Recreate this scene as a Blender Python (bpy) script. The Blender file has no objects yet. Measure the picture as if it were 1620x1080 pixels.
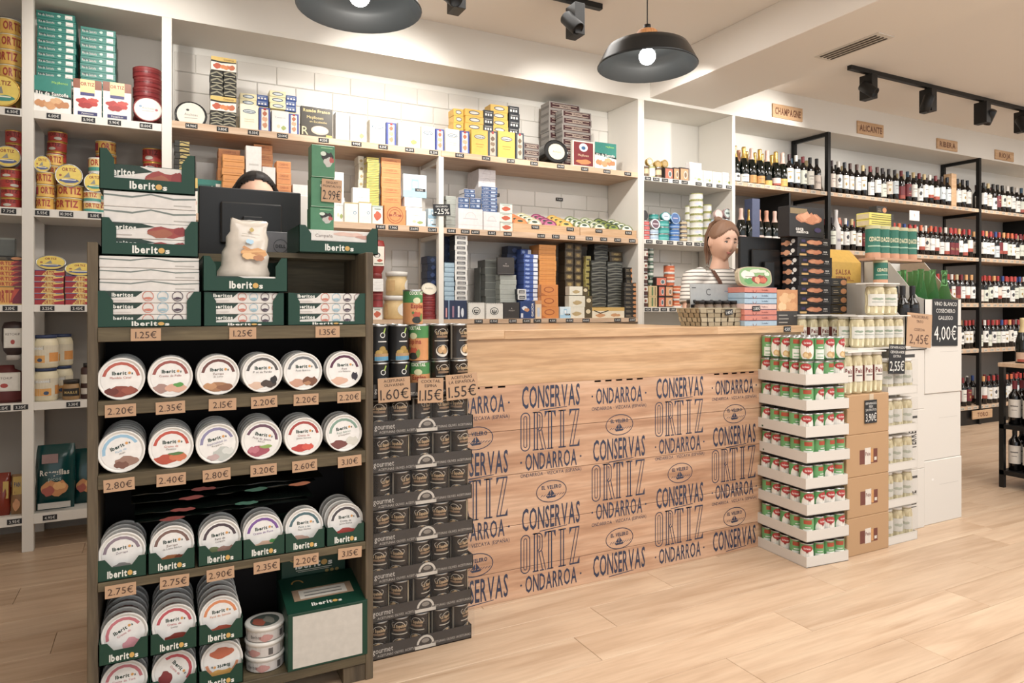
import bpy, math, random
from math import sin, cos, pi, radians, sqrt
from mathutils import Vector, Matrix
random.seed(7)
SC = bpy.context.scene
COL = SC.collection

# ---------------------------------------------------------------- camera, world, lights, exposure
F, CX, HY, CAMZ = 1085.0, 810.0, 487.0, 1.25        # focal length in px, image centre, horizon row, eye height
THETA = math.atan2(F, 2110.0)
S_, C_ = sin(THETA), cos(THETA)
cam_d = bpy.data.cameras.new('camera'); cam = bpy.data.objects.new('camera', cam_d); COL.objects.link(cam)
cam.location = (0, 0, CAMZ); cam.rotation_euler = (pi/2, 0, -THETA)
cam_d.sensor_width = 36; cam_d.lens = F/1620*36; cam_d.shift_y = (HY-540)/1620; cam_d.clip_start = .02
SC.camera = cam
SC.view_settings.view_transform = 'Standard'; SC.view_settings.look = 'None'
SC.view_settings.gamma = 1; SC.view_settings.use_curve_mapping = False
SC.view_settings.exposure = 0.42
w = bpy.data.worlds.new('world'); SC.world = w; w.use_nodes = True
w.node_tree.nodes['Background'].inputs[0].default_value = (.92, .96, 1, 1)
w.node_tree.nodes['Background'].inputs[1].default_value = 1.0

def light(name, kind, loc, energy, color=(1, .96, .91), size=.3, size_y=None, aim=None, spot=None, blend=.6):
    d = bpy.data.lights.new(name, kind); d.energy = energy; d.color = color
    if kind == 'AREA':
        d.size = size
        if size_y: d.shape = 'RECTANGLE'; d.size_y = size_y
    elif kind == 'SPOT':
        d.spot_size = radians(spot); d.spot_blend = blend; d.shadow_soft_size = size
    else: d.shadow_soft_size = size
    o = bpy.data.objects.new(name, d); COL.objects.link(o); o.location = loc
    if aim is not None:
        o.rotation_euler = (Vector(aim)-Vector(loc)).to_track_quat('-Z', 'Y').to_euler()
    return o
# added area lights for general room fill, standing in for unseen ceiling spots
light('ceiling_fill_light', 'AREA', (1.2, .3, 3.1), 60, size=2.6, size_y=1.4)
light('ceiling_fill_light', 'AREA', (5.6, .9, 3.1), 75, size=2.6, size_y=1.6)
light('ceiling_fill_light', 'AREA', (3.0, 1.0, 3.1), 28, size=1.6, size_y=1.0)  # extra fill, added to brighten the cashier's face and the boxes
light('ceiling_fill_light', 'AREA', (8.2, 2.2, 3.1), 45, size=2.0, size_y=1.2)
light('ceiling_fill_light', 'AREA', (1.6, 3.3, 3.1), 16, size=2.6, size_y=.6)
# track spots aimed at the shelves
for (sx, ax, az, e) in ((1.25, 1.35, 2.35, 58), (2.2, 2.75, 2.25, 45), (3.1, 3.85, 2.2, 38), (4.9, 4.55, 2.45, 50),
                        (5.85, 6.0, 2.0, 32), (6.85, 7.3, 1.7, 36), (7.9, 8.4, 1.5, 36), (-.2, -.05, 2.4, 30)):
    light('track_spot_light', 'SPOT', (sx, 3.40, 2.86), e, (1, .95, .88), .03, aim=(ax, 4.5, az), spot=85, blend=.9)

# ---------------------------------------------------------------- pixel -> place
def rat(px):
    r = (px-CX)/F
    return (S_+r*C_)/(C_-r*S_)
def X(px, Y): return Y*rat(px)
def T(px, Y): return Y/(C_-(px-CX)/F*S_)
def Z(px, py, Y): return CAMZ+(HY-py)*T(px, Y)/F

# ---------------------------------------------------------------- materials
MATS = {}
def lin(h):
    h = h.lstrip('#'); v = [int(h[i:i+2], 16)/255 for i in (0, 2, 4)]
    return [c/12.92 if c <= .04045 else ((c+.055)/1.055)**2.4 for c in v]
def P(name, col, rough=.5, metal=0, trans=0, emit=0, alpha=1, coat=0, ior=1.45):
    m = bpy.data.materials.new(name); m.use_nodes = True; b = m.node_tree.nodes['Principled BSDF']
    c = lin(col) if isinstance(col, str) else col
    b.inputs['Base Color'].default_value = (*c, 1); b.inputs['Roughness'].default_value = rough
    b.inputs['Metallic'].default_value = metal; b.inputs['Transmission Weight'].default_value = trans
    b.inputs['IOR'].default_value = ior; b.inputs['Alpha'].default_value = alpha
    b.inputs['Coat Weight'].default_value = coat
    if emit: b.inputs['Emission Color'].default_value = (*c, 1); b.inputs['Emission Strength'].default_value = emit
    MATS[name] = m
    return m
def mat(k):
    if k in MATS: return MATS[k]
    col, _, opt = k.partition('/')
    r = {'': .42, 'g': .18, 'm': .8, 'f': .95}.get(opt, .42)
    if not opt or opt == 'm':                # printed card and paper: inks are never fully saturated
        c = lin(col); y = .3*c[0]+.6*c[1]+.1*c[2]; col = [min(.9, x*.84+y*.16+.006) for x in c]
    m = P(k, col, r)
    # faint print mottling so plain colours are not dead flat
    n = m.node_tree; b = n.nodes['Principled BSDF']
    t = n.nodes.new('ShaderNodeTexNoise'); t.inputs['Scale'].default_value = 45
    co = n.nodes.new('ShaderNodeTexCoord'); n.links.new(co.outputs['Object'], t.inputs['Vector'])
    mx = n.nodes.new('ShaderNodeMix'); mx.data_type = 'RGBA'; c = lin(col) if isinstance(col, str) else col
    mx.inputs[6].default_value = (*[x*.86 for x in c], 1); mx.inputs[7].default_value = (*[min(1, x*1.1) for x in c], 1)
    n.links.new(t.outputs[0], mx.inputs[0]); n.links.new(mx.outputs[2], b.inputs['Base Color'])
    return m
def wood(name, c0, c1, c2, scale=1.0, axis='X', rough=.5, vary=.0, bands=1.0):
    m = P(name, c0, rough); n = m.node_tree; b = n.nodes['Principled BSDF']; L = n.links.new
    co = n.nodes.new('ShaderNodeTexCoord'); mp = n.nodes.new('ShaderNodeMapping')
    sc = {'X': (1.2, 14, 14), 'Z': (14, 14, 1.2), 'Y': (14, 1.2, 14)}[axis]
    mp.inputs['Scale'].default_value = [s*scale for s in sc]
    oi = n.nodes.new('ShaderNodeObjectInfo'); ad = n.nodes.new('ShaderNodeVectorMath'); ad.operation = 'ADD'
    mu = n.nodes.new('ShaderNodeVectorMath'); mu.operation = 'SCALE'; mu.inputs[3].default_value = 37.0
    cb = n.nodes.new('ShaderNodeCombineXYZ')
    for i in range(3): L(oi.outputs['Random'], cb.inputs[i])
    L(cb.outputs[0], mu.inputs[0]); L(co.outputs['Object'], mp.inputs[0]); L(mp.outputs[0], ad.inputs[0]); L(mu.outputs[0], ad.inputs[1])
    t = n.nodes.new('ShaderNodeTexNoise'); t.inputs['Scale'].default_value = 1.6; t.inputs['Detail'].default_value = 6
    t.inputs['Distortion'].default_value = .9; L(ad.outputs[0], t.inputs['Vector'])
    t2 = n.nodes.new('ShaderNodeTexNoise'); t2.inputs['Scale'].default_value = 9; t2.inputs['Detail'].default_value = 3; L(ad.outputs[0], t2.inputs['Vector'])
    r = n.nodes.new('ShaderNodeValToRGB'); e = r.color_ramp.elements
    e[0].position = .3; e[0].color = (*lin(c0), 1); e[1].position = .72; e[1].color = (*lin(c2), 1)
    x = e.new(.5); x.color = (*lin(c1), 1); L(t.outputs[0], r.inputs[0])
    mx = n.nodes.new('ShaderNodeMix'); mx.data_type = 'RGBA'; mx.blend_type = 'MULTIPLY'; mx.inputs[0].default_value = .35*bands
    r2 = n.nodes.new('ShaderNodeValToRGB'); r2.color_ramp.elements[0].position = .38; r2.color_ramp.elements[0].color = (.45, .4, .35, 1); r2.color_ramp.elements[1].position = .6
    L(t2.outputs[0], r2.inputs[0]); L(r.outputs[0], mx.inputs[6]); L(r2.outputs[0], mx.inputs[7])
    hv = n.nodes.new('ShaderNodeHueSaturation'); mr = n.nodes.new('ShaderNodeMapRange')
    mr.inputs[3].default_value = 1-vary; mr.inputs[4].default_value = 1+vary*.6
    L(oi.outputs['Random'], mr.inputs[0]); L(mr.outputs[0], hv.inputs['Value']); L(mx.outputs[2], hv.inputs['Color']); L(hv.outputs[0], b.inputs['Base Color'])
    bp = n.nodes.new('ShaderNodeBump'); bp.inputs['Strength'].default_value = .08; L(t.outputs[0], bp.inputs['Height']); L(bp.outputs[0], b.inputs['Normal'])
    return m
P('wallwhite', '#e2dfd8', .7); P('ceil', '#ebe7e1', .85); P('cabinet', '#dedad2', .45); P('tilewhite', '#dedad3', .14)
P('greyback', '#8f8982', .6); P('blackmetal', '#141414', .45); P('blackplastic', '#131313', .38); P('blackgloss', '#0b0b0c', .16)
P('grout', '#d2cec6', .8); P('grille', '#d8d4cc', .5); P('slot', '#55504a', .7)
P('shade', '#1f2122', .32, .3); P('bulb', (1, .96, .88), .3, emit=40); P('brass', '#b9924a', .3, 1)
P('steel', '#b7b9ba', .28, 1); P('goldcap', '#c2a25c', .35, .8); P('gold', '#caa355', .35, .7)
P('darkboard', '#140e0d', .75); P('kraft', '#b8977a', .85); P('kraftcard', '#c08a60', .85); P('carton', '#b3926f', .8)
P('whitecard', '#d3cfc8', .7); P('whitelid', '#e2dfd9', .3); P('greencard', '#123a2c', .45); P('chalk', '#26282b', .7)
P('glassdark', '#060d08', .07, coat=.4); P('glassgreen', '#86c48a', .06, trans=.9, ior=1.12); P('glassblack', '#0a0809', .08, coat=.4)
P('glassrose', '#6d2a22', .1, coat=.3); P('jarglass', '#e6dfb2', .06, trans=.7, ior=1.2); P('film', '#8a8a8a', .15, alpha=.04)
P('skin', '#deb49d', .5); P('hairbrown', '#836450', .5); P('hairblack', '#171210', .5); P('lips', '#ba7a70', .5); P('eyewhite', '#e8e2dc', .3)
P('leather', '#5e4034', .6); P('denim', '#2c3442', .8); P('plasticbag', '#0c120f', .22); P('shadeglass', '#ffffff', .2)
wood('oakfloor', '#b69a7f', '#c6ac92', '#d0b99f', .6, 'X', .40, .07, .35)
wood('oakcounter', '#b8936e', '#caa680', '#d8b793', .8, 'X', .36, .03, .7)
wood('printboard', '#ab8266', '#c69f82', '#d8b79c', .55, 'X', .5, .08, .8)
wood('shelfoak', '#c0a286', '#cdb196', '#d8bfa6', 1, 'X', .45, .03, .4)
wood('greywood', '#4a4232', '#5c523e', '#70644c', 1.2, 'X', .65, .05, .8); wood('greywoodv', '#483f33', '#5a4f3f', '#6b5e4a', 1.2, 'Z', .65, .05, .8)
wood('traywood', '#bf9a74', '#cca985', '#d8b896', 1.5, 'X', .6, .03, .4); wood('knobwood', '#b87948', '#c98c58', '#d79f6c', 2.5, 'Z', .5)
def tee():
    m = P('tee', '#ddd9d2', .85); n = m.node_tree; b = n.nodes['Principled BSDF']; L = n.links.new
    co = n.nodes.new('ShaderNodeTexCoord'); w_ = n.nodes.new('ShaderNodeTexWave'); w_.bands_direction = 'Z'
    w_.inputs['Scale'].default_value = 14; w_.inputs['Distortion'].default_value = .6; w_.inputs['Detail Scale'].default_value = 1.2
    r = n.nodes.new('ShaderNodeValToRGB'); e = r.color_ramp.elements; r.color_ramp.interpolation = 'LINEAR'
    e[0].position = .16; e[0].color = (*lin('#7f7b76'), 1); e[1].position = .36; e[1].color = (*lin('#e6e2dc'), 1)
    L(co.outputs['Object'], w_.inputs['Vector']); L(w_.outputs[0], r.inputs[0]); L(r.outputs[0], b.inputs['Base Color'])
tee()

# ---------------------------------------------------------------- glyphs (one triangulation per character)
GL = {}
def make_glyphs():
    chars = "ABCDEFGHIJKLMNOPQRSTUVWXYZabcdefghijklmnopqrstuvwxyz0123456789.,€%-()'&·ñÑíéúó"
    tmp = []
    for st, off in (('r', 0), ('m', .012), ('b', .035)):
        for c in chars:
            cu = bpy.data.curves.new('g', 'FONT'); cu.body = c; cu.resolution_u = 2; cu.offset = off; cu.fill_mode = 'FRONT'
            o = bpy.data.objects.new('g', cu); COL.objects.link(o); tmp.append((st, c, o))
    bpy.context.view_layer.update(); dg = bpy.context.evaluated_depsgraph_get()
    for st, c, o in tmp:
        e = o.evaluated_get(dg); me = e.to_mesh(); me.calc_loop_triangles()
        vs = [(v.co.x, v.co.y) for v in me.vertices]; tr = [tuple(t.vertices) for t in me.loop_triangles]
        if vs: x0 = min(v[0] for v in vs); x1 = max(v[0] for v in vs); GL[st, c] = ([(v[0]-x0, v[1]) for v in vs], tr, x1-x0)
        e.to_mesh_clear()
    for _, _, o in tmp:
        cu = o.data; bpy.data.objects.remove(o); bpy.data.curves.remove(cu)
make_glyphs()

# ---------------------------------------------------------------- mesh builder
EPS = .00035
class Fr:                                   # a printable surface: flat (o,u,v,n) or wrapped round a vertical cylinder
    def __init__(s, o, u=(1, 0, 0), v=(0, 0, 1), n=(0, -1, 0), R=None):
        s.o, s.u, s.v, s.n, s.R = Vector(o), Vector(u), Vector(v), Vector(n), R
    def pt(s, a, b, l):
        if s.R:
            t = a/s.R; r = s.R+l*EPS
            return s.o+(s.u*sin(t)+s.n*cos(t))*r+s.v*b
        return s.o+s.u*a+s.v*b+s.n*(l*EPS)
class MB:
    def __init__(s): s.v = []; s.f = []; s.m = []; s.s = []; s.mi = {}
    def mid(s, k):
        if k not in s.mi: s.mi[k] = len(s.mi)
        return s.mi[k]
    def face(s, pts, k, sm=False):
        n = len(s.v); s.v += [tuple(p) for p in pts]; s.f.append(tuple(range(n, n+len(pts)))); s.m.append(s.mid(k)); s.s.append(sm)
    def add(s, vs, fs, k, sm=False, M=None):
        n = len(s.v); s.v += [tuple(M @ Vector(p)) if M else tuple(p) for p in vs]; i = s.mid(k)
        for f in fs: s.f.append(tuple(n+a for a in f)); s.m.append(i); s.s.append(sm)
    def box(s, x0, x1, y0, y1, z0, z1, k, M=None, c=0):
        if c:                                    # chamfered box
            vs = []; 
            for (dx, dy, dz) in ((c, c, 0), (0, 0, c)): pass
            X_ = (x0, x1); Y_ = (y0, y1); Z_ = (z0, z1); idx = {}
            for i in (0, 1):
                for j in (0, 1):
                    for l in (0, 1):
                        sx, sy, sz = (1-2*i), (1-2*j), (1-2*l)
                        for a in range(3):
                            p = [X_[i]+sx*c, Y_[j]+sy*c, Z_[l]+sz*c]
                            p[a] = (X_[i], Y_[j], Z_[l])[a]; idx[i, j, l, a] = len(vs); vs.append(p)
            fs = []
            for i in (0, 1):
                fs.append([idx[i, 0, 0, 0], idx[i, 1, 0, 0], idx[i, 1, 1, 0], idx[i, 0, 1, 0]][::(-1 if i == 0 else 1)])
                fs.append([idx[0, i, 0, 1], idx[1, i, 0, 1], idx[1, i, 1, 1], idx[0, i, 1, 1]][::(1 if i == 0 else -1)])
                fs.append([idx[0, 0, i, 2], idx[1, 0, i, 2], idx[1, 1, i, 2], idx[0, 1, i, 2]][::(-1 if i == 0 else 1)])
            for i in (0, 1):
                for j in (0, 1):
                    fs.append([idx[i, j, 0, 0], idx[i, j, 1, 0], idx[i, j, 1, 1], idx[i, j, 0, 1]])
                    fs.append([idx[i, 0, j, 0], idx[i, 1, j, 0], idx[i, 1, j, 2], idx[i, 0, j, 2]])
                    fs.append([idx[0, i, j, 1], idx[1, i, j, 1], idx[1, i, j, 2], idx[0, i, j, 2]])
                    for l in (0, 1): fs.append([idx[i, j, l, 0], idx[i, j, l, 1], idx[i, j, l, 2]])
            s.add(vs, fs, k, False, M); return
        vs = [(x, y, z) for z in (z0, z1) for y in (y0, y1) for x in (x0, x1)]
        s.add(vs, [(0, 2, 3, 1), (4, 5, 7, 6), (0, 1, 5, 4), (2, 6, 7, 3), (0, 4, 6, 2), (1, 3, 7, 5)], k, False, M)
    def lathe(s, prof, k, n=14, M=None, sx=1, sy=1, sm=True):
        # prof: (r, z) or (r, z, material); shared rings, caps when r == 0
        vs = []; fs = []; ms = []
        for p in prof:
            for i in range(n):
                a = 2*pi*i/n; vs.append((p[0]*cos(a)*sx, p[0]*sin(a)*sy, p[1]))
        base = len(s.v); s.v += [tuple(M @ Vector(p)) if M else p for p in vs]
        for j in range(len(prof)-1):
            kk = prof[j+1][2] if len(prof[j+1]) > 2 else k; i_ = s.mid(kk)
            for i in range(n):
                a, b = base+j*n+i, base+j*n+(i+1) % n
                s.f.append((a, b, b+n, a+n)); s.m.append(i_); s.s.append(sm)
    def tube(s, pts, r, k, n=6, sm=True):
        pts = [Vector(p) for p in pts]; rs = r if isinstance(r, (list, tuple)) else [r]*len(pts); base = len(s.v)
        up = Vector((.01, .02, 1)).normalized()
        for i, p in enumerate(pts):
            d = (pts[min(i+1, len(pts)-1)]-pts[max(i-1, 0)]).normalized()
            if abs(d.dot(up)) > .97: up = Vector((1, .05, .02)).normalized()
            a = d.cross(up).normalized(); b = d.cross(a).normalized()
            for j in range(n):
                t = 2*pi*j/n; s.v.append(tuple(p+(a*cos(t)+b*sin(t))*rs[i]))
        m = s.mid(k)
        for i in range(len(pts)-1):
            for j in range(n):
                a, b = base+i*n+j, base+i*n+(j+1) % n
                s.f.append((a, b, b+n, a+n)); s.m.append(m); s.s.append(sm)
        s.f.append(tuple(base+j for j in range(n))); s.m.append(m); s.s.append(False)
        s.f.append(tuple(base+(len(pts)-1)*n+j for j in range(n))[::-1]); s.m.append(m); s.s.append(False)
    def prism(s, pts, vec, k):                 # extrude a polygon by a vector
        vec = Vector(vec); a = [Vector(p) for p in pts]; n = len(a)
        s.add(a+[p+vec for p in a], [tuple(range(n))[::-1], tuple(range(n, 2*n))]+[(i, (i+1) % n, n+(i+1) % n, n+i) for i in range(n)], k)
    # --- printing
    def strip(s, fr, u0, u1, lo, hi, k, l, n=1):
        if fr.R: n = max(n, int(abs(u1-u0)/fr.R/.22)+1)
        for i in range(n):
            a, b = u0+(u1-u0)*i/n, u0+(u1-u0)*(i+1)/n
            s.face([fr.pt(a, lo(a), l), fr.pt(b, lo(b), l), fr.pt(b, hi(b), l), fr.pt(a, hi(a), l)], k)
    def paint(s, fr, w, h, ops, l0=1):
        for q, op in enumerate(ops):
            l = l0+q*.6; c = op[0]
            if c == 'r':
                _, x0, y0, x1, y1, k = op
                s.strip(fr, (x0-.5)*w, (x1-.5)*w, lambda a: y0*h, lambda a: y1*h, k, l)
            elif c == 'q':                       # slanted quad: 4 points
                _, p, k = op; s.face([fr.pt((x-.5)*w, y*h, l) for x, y in p], k)
            elif c in 'eb':
                _, cx, cy, rx, ry, k = op[:6]; cu, cv, ru, rv = (cx-.5)*w, cy*h, rx*w, ry*h; n = 10
                rn = random.Random(op[6] if len(op) > 6 else 1)
                jt = [1 if c == 'e' else rn.uniform(.6, 1.1) for _ in range(n+1)]; jb = [1 if c == 'e' else rn.uniform(.6, 1.1) for _ in range(n+1)]
                us = [-cos(pi*i/n) for i in range(n+1)]; hh = [sqrt(max(0, 1-x*x)) for x in us]
                for i in range(n):
                    s.face([fr.pt(cu+us[i]*ru, cv-hh[i]*rv*jb[i], l), fr.pt(cu+us[i+1]*ru, cv-hh[i+1]*rv*jb[i+1], l),
                            fr.pt(cu+us[i+1]*ru, cv+hh[i+1]*rv*jt[i+1], l), fr.pt(cu+us[i]*ru, cv+hh[i]*rv*jt[i], l)], k)
            elif c == 'a':                       # arc band (radius and thickness as fractions of w)
                _, cx, cy, r, th, a0, a1, k = op; n = max(6, int(abs(a1-a0)/18)); cu, cv = (cx-.5)*w, cy*h
                for i in range(n):
                    A, B = radians(a0+(a1-a0)*i/n), radians(a0+(a1-a0)*(i+1)/n); R0, R1 = r*w, (r-th)*w
                    s.face([fr.pt(cu+cos(A)*R1, cv+sin(A)*R1, l), fr.pt(cu+cos(A)*R0, cv+sin(A)*R0, l), fr.pt(cu+cos(B)*R0, cv+sin(B)*R0, l), fr.pt(cu+cos(B)*R1, cv+sin(B)*R1, l)], k)
            elif c == 't':
                txt, cx, cy, hh, k = op[1:6]; mw = op[6] if len(op) > 6 else 1; st = op[7] if len(op) > 7 else 'r'; rot = op[8] if len(op) > 8 else 0
                s.text(fr, txt, (cx-.5)*w, cy*h, hh*h, mw*w, k, l, st, rot)
    def text(s, fr, txt, cu, cv, H, MW, k, l=2, st='r', rot=0, fit=False):
        sp, wd = .09, 0
        for ch in txt: wd += (.28 if ch == ' ' or (st, ch) not in GL else GL[st, ch][2])+sp
        wd -= sp; sy = H/.72; sx = sy
        if wd*sx > MW or fit: sx = MW/wd
        x = -wd/2; ca, sa = cos(rot), sin(rot); m = s.mid(k)
        for ch in txt:
            g = GL.get((st, ch))
            if ch == ' ' or g is None: x += .28+sp; continue
            n = len(s.v)
            for (a, b) in g[0]:
                U, V = (x+a)*sx, (b-.36)*sy
                s.v.append(tuple(fr.pt(cu+U*ca-V*sa, cv+U*sa+V*ca, l)))
            for t in g[1]: s.f.append(tuple(n+i for i in t)); s.m.append(m); s.s.append(False)
            x += g[2]+sp
    def mesh(s, name='m'):
        me = bpy.data.meshes.new(name); me.from_pydata(s.v, [], s.f)
        for k in s.mi: me.materials.append(mat(k))
        me.polygons.foreach_set('material_index', s.m); me.polygons.foreach_set('use_smooth', s.s); me.update()
        return me

# ---------------------------------------------------------------- scene objects
LABELS = {}
PLAIN = [('Iberitos carton', 'pate carton'), ('CONSERVAS ORTIZ lettering', 'CONSERVAS lettering'), ('yellow ORTIZ', 'yellow fish'), ('ORTIZ pepper', 'red pepper'), ('ORTIZ tin', 'fish tin'), ('ORTIZ', 'fish'),
         ('round DELL logo', 'round maker logo'), ('with Peix label', 'with maroon label'), ('Peix jars', 'maroon-label jars'), ('ACEITUNAS OLIVARNIA ', 'ACEITUNAS '), ('ACEITUNAS LA ESPAÑOLA ', 'ACEITUNAS '),
         ('COCKTAIL ESPINA ', 'COCKTAIL '), ('SALSA ESPINALER', 'SALSA'), (' Ría de Santoña', ''), ('vertical GALICIA lettering', 'vertical white lettering'), ('over the GALICIA box', 'over the vertical-lettered box'), ('GALICIA box', 'vertical-lettered box')]
def plain(t):
    for a, b in PLAIN: t = t.replace(a, b)
    return t
def thing(name, me, label, cat, loc=(0, 0, 0), rot=(0, 0, 0), group=None):
    o = bpy.data.objects.new(name, me); COL.objects.link(o); o.location = loc; o.rotation_euler = rot
    label = plain(label)
    if group: group = plain(group)
    o['label'] = label; o['category'] = cat
    if group: o['group'] = group
    LABELS.setdefault(label, []).append(group)
    return o
def part(name, me, parent, loc=(0, 0, 0), rot=(0, 0, 0), label=None, kind=None):
    o = bpy.data.objects.new(name, me); COL.objects.link(o); o.parent = parent; o.location = loc; o.rotation_euler = rot
    if label: o['label'] = plain(label)
    if kind: o['kind'] = kind
    return o
def struct(name, me, loc=(0, 0, 0)):
    o = bpy.data.objects.new(name, me); COL.objects.link(o); o.location = loc; o['kind'] = 'structure'; return o
def bm(*a, **k):
    m = MB(); m.box(*a, **k); return m.mesh()
ORD = ['first', 'second', 'third', 'fourth', 'fifth', 'sixth', 'seventh', 'eighth', 'ninth', 'tenth', 'eleventh', 'twelfth', 'thirteenth', 'fourteenth',
       'fifteenth', 'sixteenth', 'seventeenth', 'eighteenth', 'nineteenth', 'twentieth']
TENS = {2: 'twenty', 3: 'thirty', 4: 'forty'}
def nth(i):
    if i < 20: return ORD[i]
    t, u = divmod(i+1, 10)
    return {2: 'twentieth', 3: 'thirtieth', 4: 'fortieth', 5: 'fiftieth'}[t] if u == 0 else {2: 'twenty', 3: 'thirty', 4: 'forty', 5: 'fifty'}[t]+'-'+ORD[u-1]
def lvl(i, n):
    if n == 1: return ''
    if i == 0: return ', bottom one'
    if i == n-1: return ', top one'
    return ', '+nth(i)+' from bottom'
def tag_mesh(text, w, h, base='chalk', ink='#e8e6e0', lines=None, st='r'):
    m = MB(); m.box(-w/2, w/2, 0, .002, 0, h, base); fr = Fr((0, 0, 0))
    if lines:
        for (t, y, hh) in lines: m.text(fr, t, 0, y*h, hh*h, w*.88, ink, 2, st)
    else: m.text(fr, text, 0, h*.5, h*.55, w*.84, ink, 2, st)
    return m.mesh()

# ================================================================ SETTING
YS, YB = 4.26, 4.66
ZC, ZL = 3.14, 2.885                      # high ceiling, low beam
floor = struct('floor', bm(-2.4, 11.2, -3, 4.8, -.05, -.012, 'oakfloor'))
pl = {L: bm(0, L-.0015, 0, .1885, -.012, 0, 'oakfloor', c=.0012) for L in (1.3, .65, .9, .4)}
for r in range(19):
    y = 1.07+r*.19; x = -1.9+[0, .45, .9, .2, .65, 1.1][r % 6]-.4
    xe = min(10.4, 3.2*max(y, 1.6)+1.0)
    while x < xe:
        L = 1.3
        if x > -1.5+(-.75*y) or True: part('plank', pl[L], floor, (x, y, 0))
        x += L
struct('ceiling', bm(-2.4, 11.2, -3, 4.8, ZC, ZC+.08, 'ceil'))
struct('wall_left', bm(-2.5, -2.4, -3, 4.8, -.05, ZC, 'wallwhite'))
struct('wall_right', bm(11.2, 11.3, -3, 4.8, -.05, ZC, 'wallwhite'))
wall_back = struct('wall_back', bm(-2.4, 11.2, YB+.012, 4.8, -.05, ZC, 'wallwhite'))
struct('trim_1', bm(-2.4, 11.2, YS, YB+.012, 2.862, ZC, 'wallwhite'))            # bulkhead above the shelves
struct('trim_2', bm(3.40, 4.05, -3, YS, ZL, ZC, 'ceil', c=.003))                 # dropped beam
tile = bm(0, .238, -.006, 0, 0, .118, 'tilewhite', c=.004); tileh = bm(0, .118, -.006, 0, 0, .118, 'tilewhite', c=.004)
grout_y = YB+.012
def tiles(x0, x1, z0, z1, z_off=0):
    r = 0; z = z0
    while z+.118 < z1+.02:
        x = x0
        if (round(z/.12)) % 2: part('wall_tile', tileh, wall_back, (x, grout_y, z)); x += .12
        while x+.238 < x1+.02: part('wall_tile', tile, wall_back, (x, grout_y, z)); x += .24
        if x+.118 < x1+.02: part('wall_tile', tileh, wall_back, (x, grout_y, z))
        z += .12; r += 1
tiles(.08, 3.30, 2.34, 2.86); tiles(.08, 3.30, 1.80, 2.22); tiles(1.45, 3.30, 1.30, 1.73); tiles(3.35, 4.27, 1.28, 2.22)
# air grille in the beam
g = thing('air_vent', bm(3.79, 3.94, 2.62, 3.07, ZL-.006, ZL+.001, 'grille', c=.002), 'white slotted air vent let into the underside of the ceiling beam', 'air vent')
for i in range(4): part('slat', bm(3.806+i*.033, 3.818+i*.033, 2.65, 3.04, ZL-.010, ZL-.005, 'slot'), g)

# ================================================================ CABINETRY
def shelving(label, xs, zs, wide, mt='cabinet', side_top=2.862, solid=(), short=()):
    root = thing('shelving_unit', None, label, 'shelves')
    for i, x in enumerate(xs):
        wd = wide[i]
        if i in solid: part('side_panel', bm(x, x+wd, YS, YB, 0, side_top, 'cabinet', c=.0015), root)
        else:
            st = 2.254 if i in short else side_top
            part('post', bm(x, x+wd, YS, YS+.045, 0, st, 'cabinet', c=.0015), root)
            part('post', bm(x, x+wd, YB-.04, YB-.004, 0, st, 'cabinet'), root)
    return root
def shelf(root, x0, x1, ztop, th, mt='shelfoak', y0=YS+.001, tags=()):
    s = part('shelf', bm(x0, x1, y0, YB-.002, ztop-th, ztop, mt, c=.001), root)
    tg(s, tags, ztop, th, y0); return s
TAGM = {}
def tg(s, tags, ztop, th, y0, w=.062, h=.026):
    for px, txt in tags:
        txt = txt.replace(',', '.')
        if txt not in TAGM: TAGM[txt] = tag_mesh(txt, w, h)
        part('price_tag', TAGM[txt], s, (X(px, y0), y0-.0025, ztop-th*.5-h*.5), label='black price tag reading '+txt)
# left bays (X -1.26 .. .04)
uL = shelving('white open shelving with ketchup, mayonnaise and red fish tins at far left', [-1.27, -.625], [], [.05, .05])
back = part('back_panel', bm(-1.3, .011, YB-.004, YB+.01, 0, 2.862, 'greyback'), uL)
for z, th in ((2.268, .042), (1.762, .042), (1.266, .036), (.764, .04), (.189, .05)):
    t1 = {2.268: [(20, '6,50€')], 1.762: [(14, '7,75€')], 1.266: [(16, '3,10€')], .764: [(5, '2,15€'), (33, '3,35€')], .189: [(23, '3,95€')]}[z]
    t2 = {2.268: [(85, '6,00€'), (140, '5,90€'), (181, '5,90€'), (231, '13,00€')], 1.762: [(67, '5,55€'), (105, '10,90€'), (150, '5,10€')],
          1.266: [(75, '3,25€'), (123, '3,45€')], .764: [(116, '3,30€')], .189: [(79, '4,95€')]}[z]
    shelf(uL, -1.22, -.625, z, th, 'cabinet', tags=t1); shelf(uL, -.575, .011, z, th, 'cabinet', tags=t2)
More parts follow.
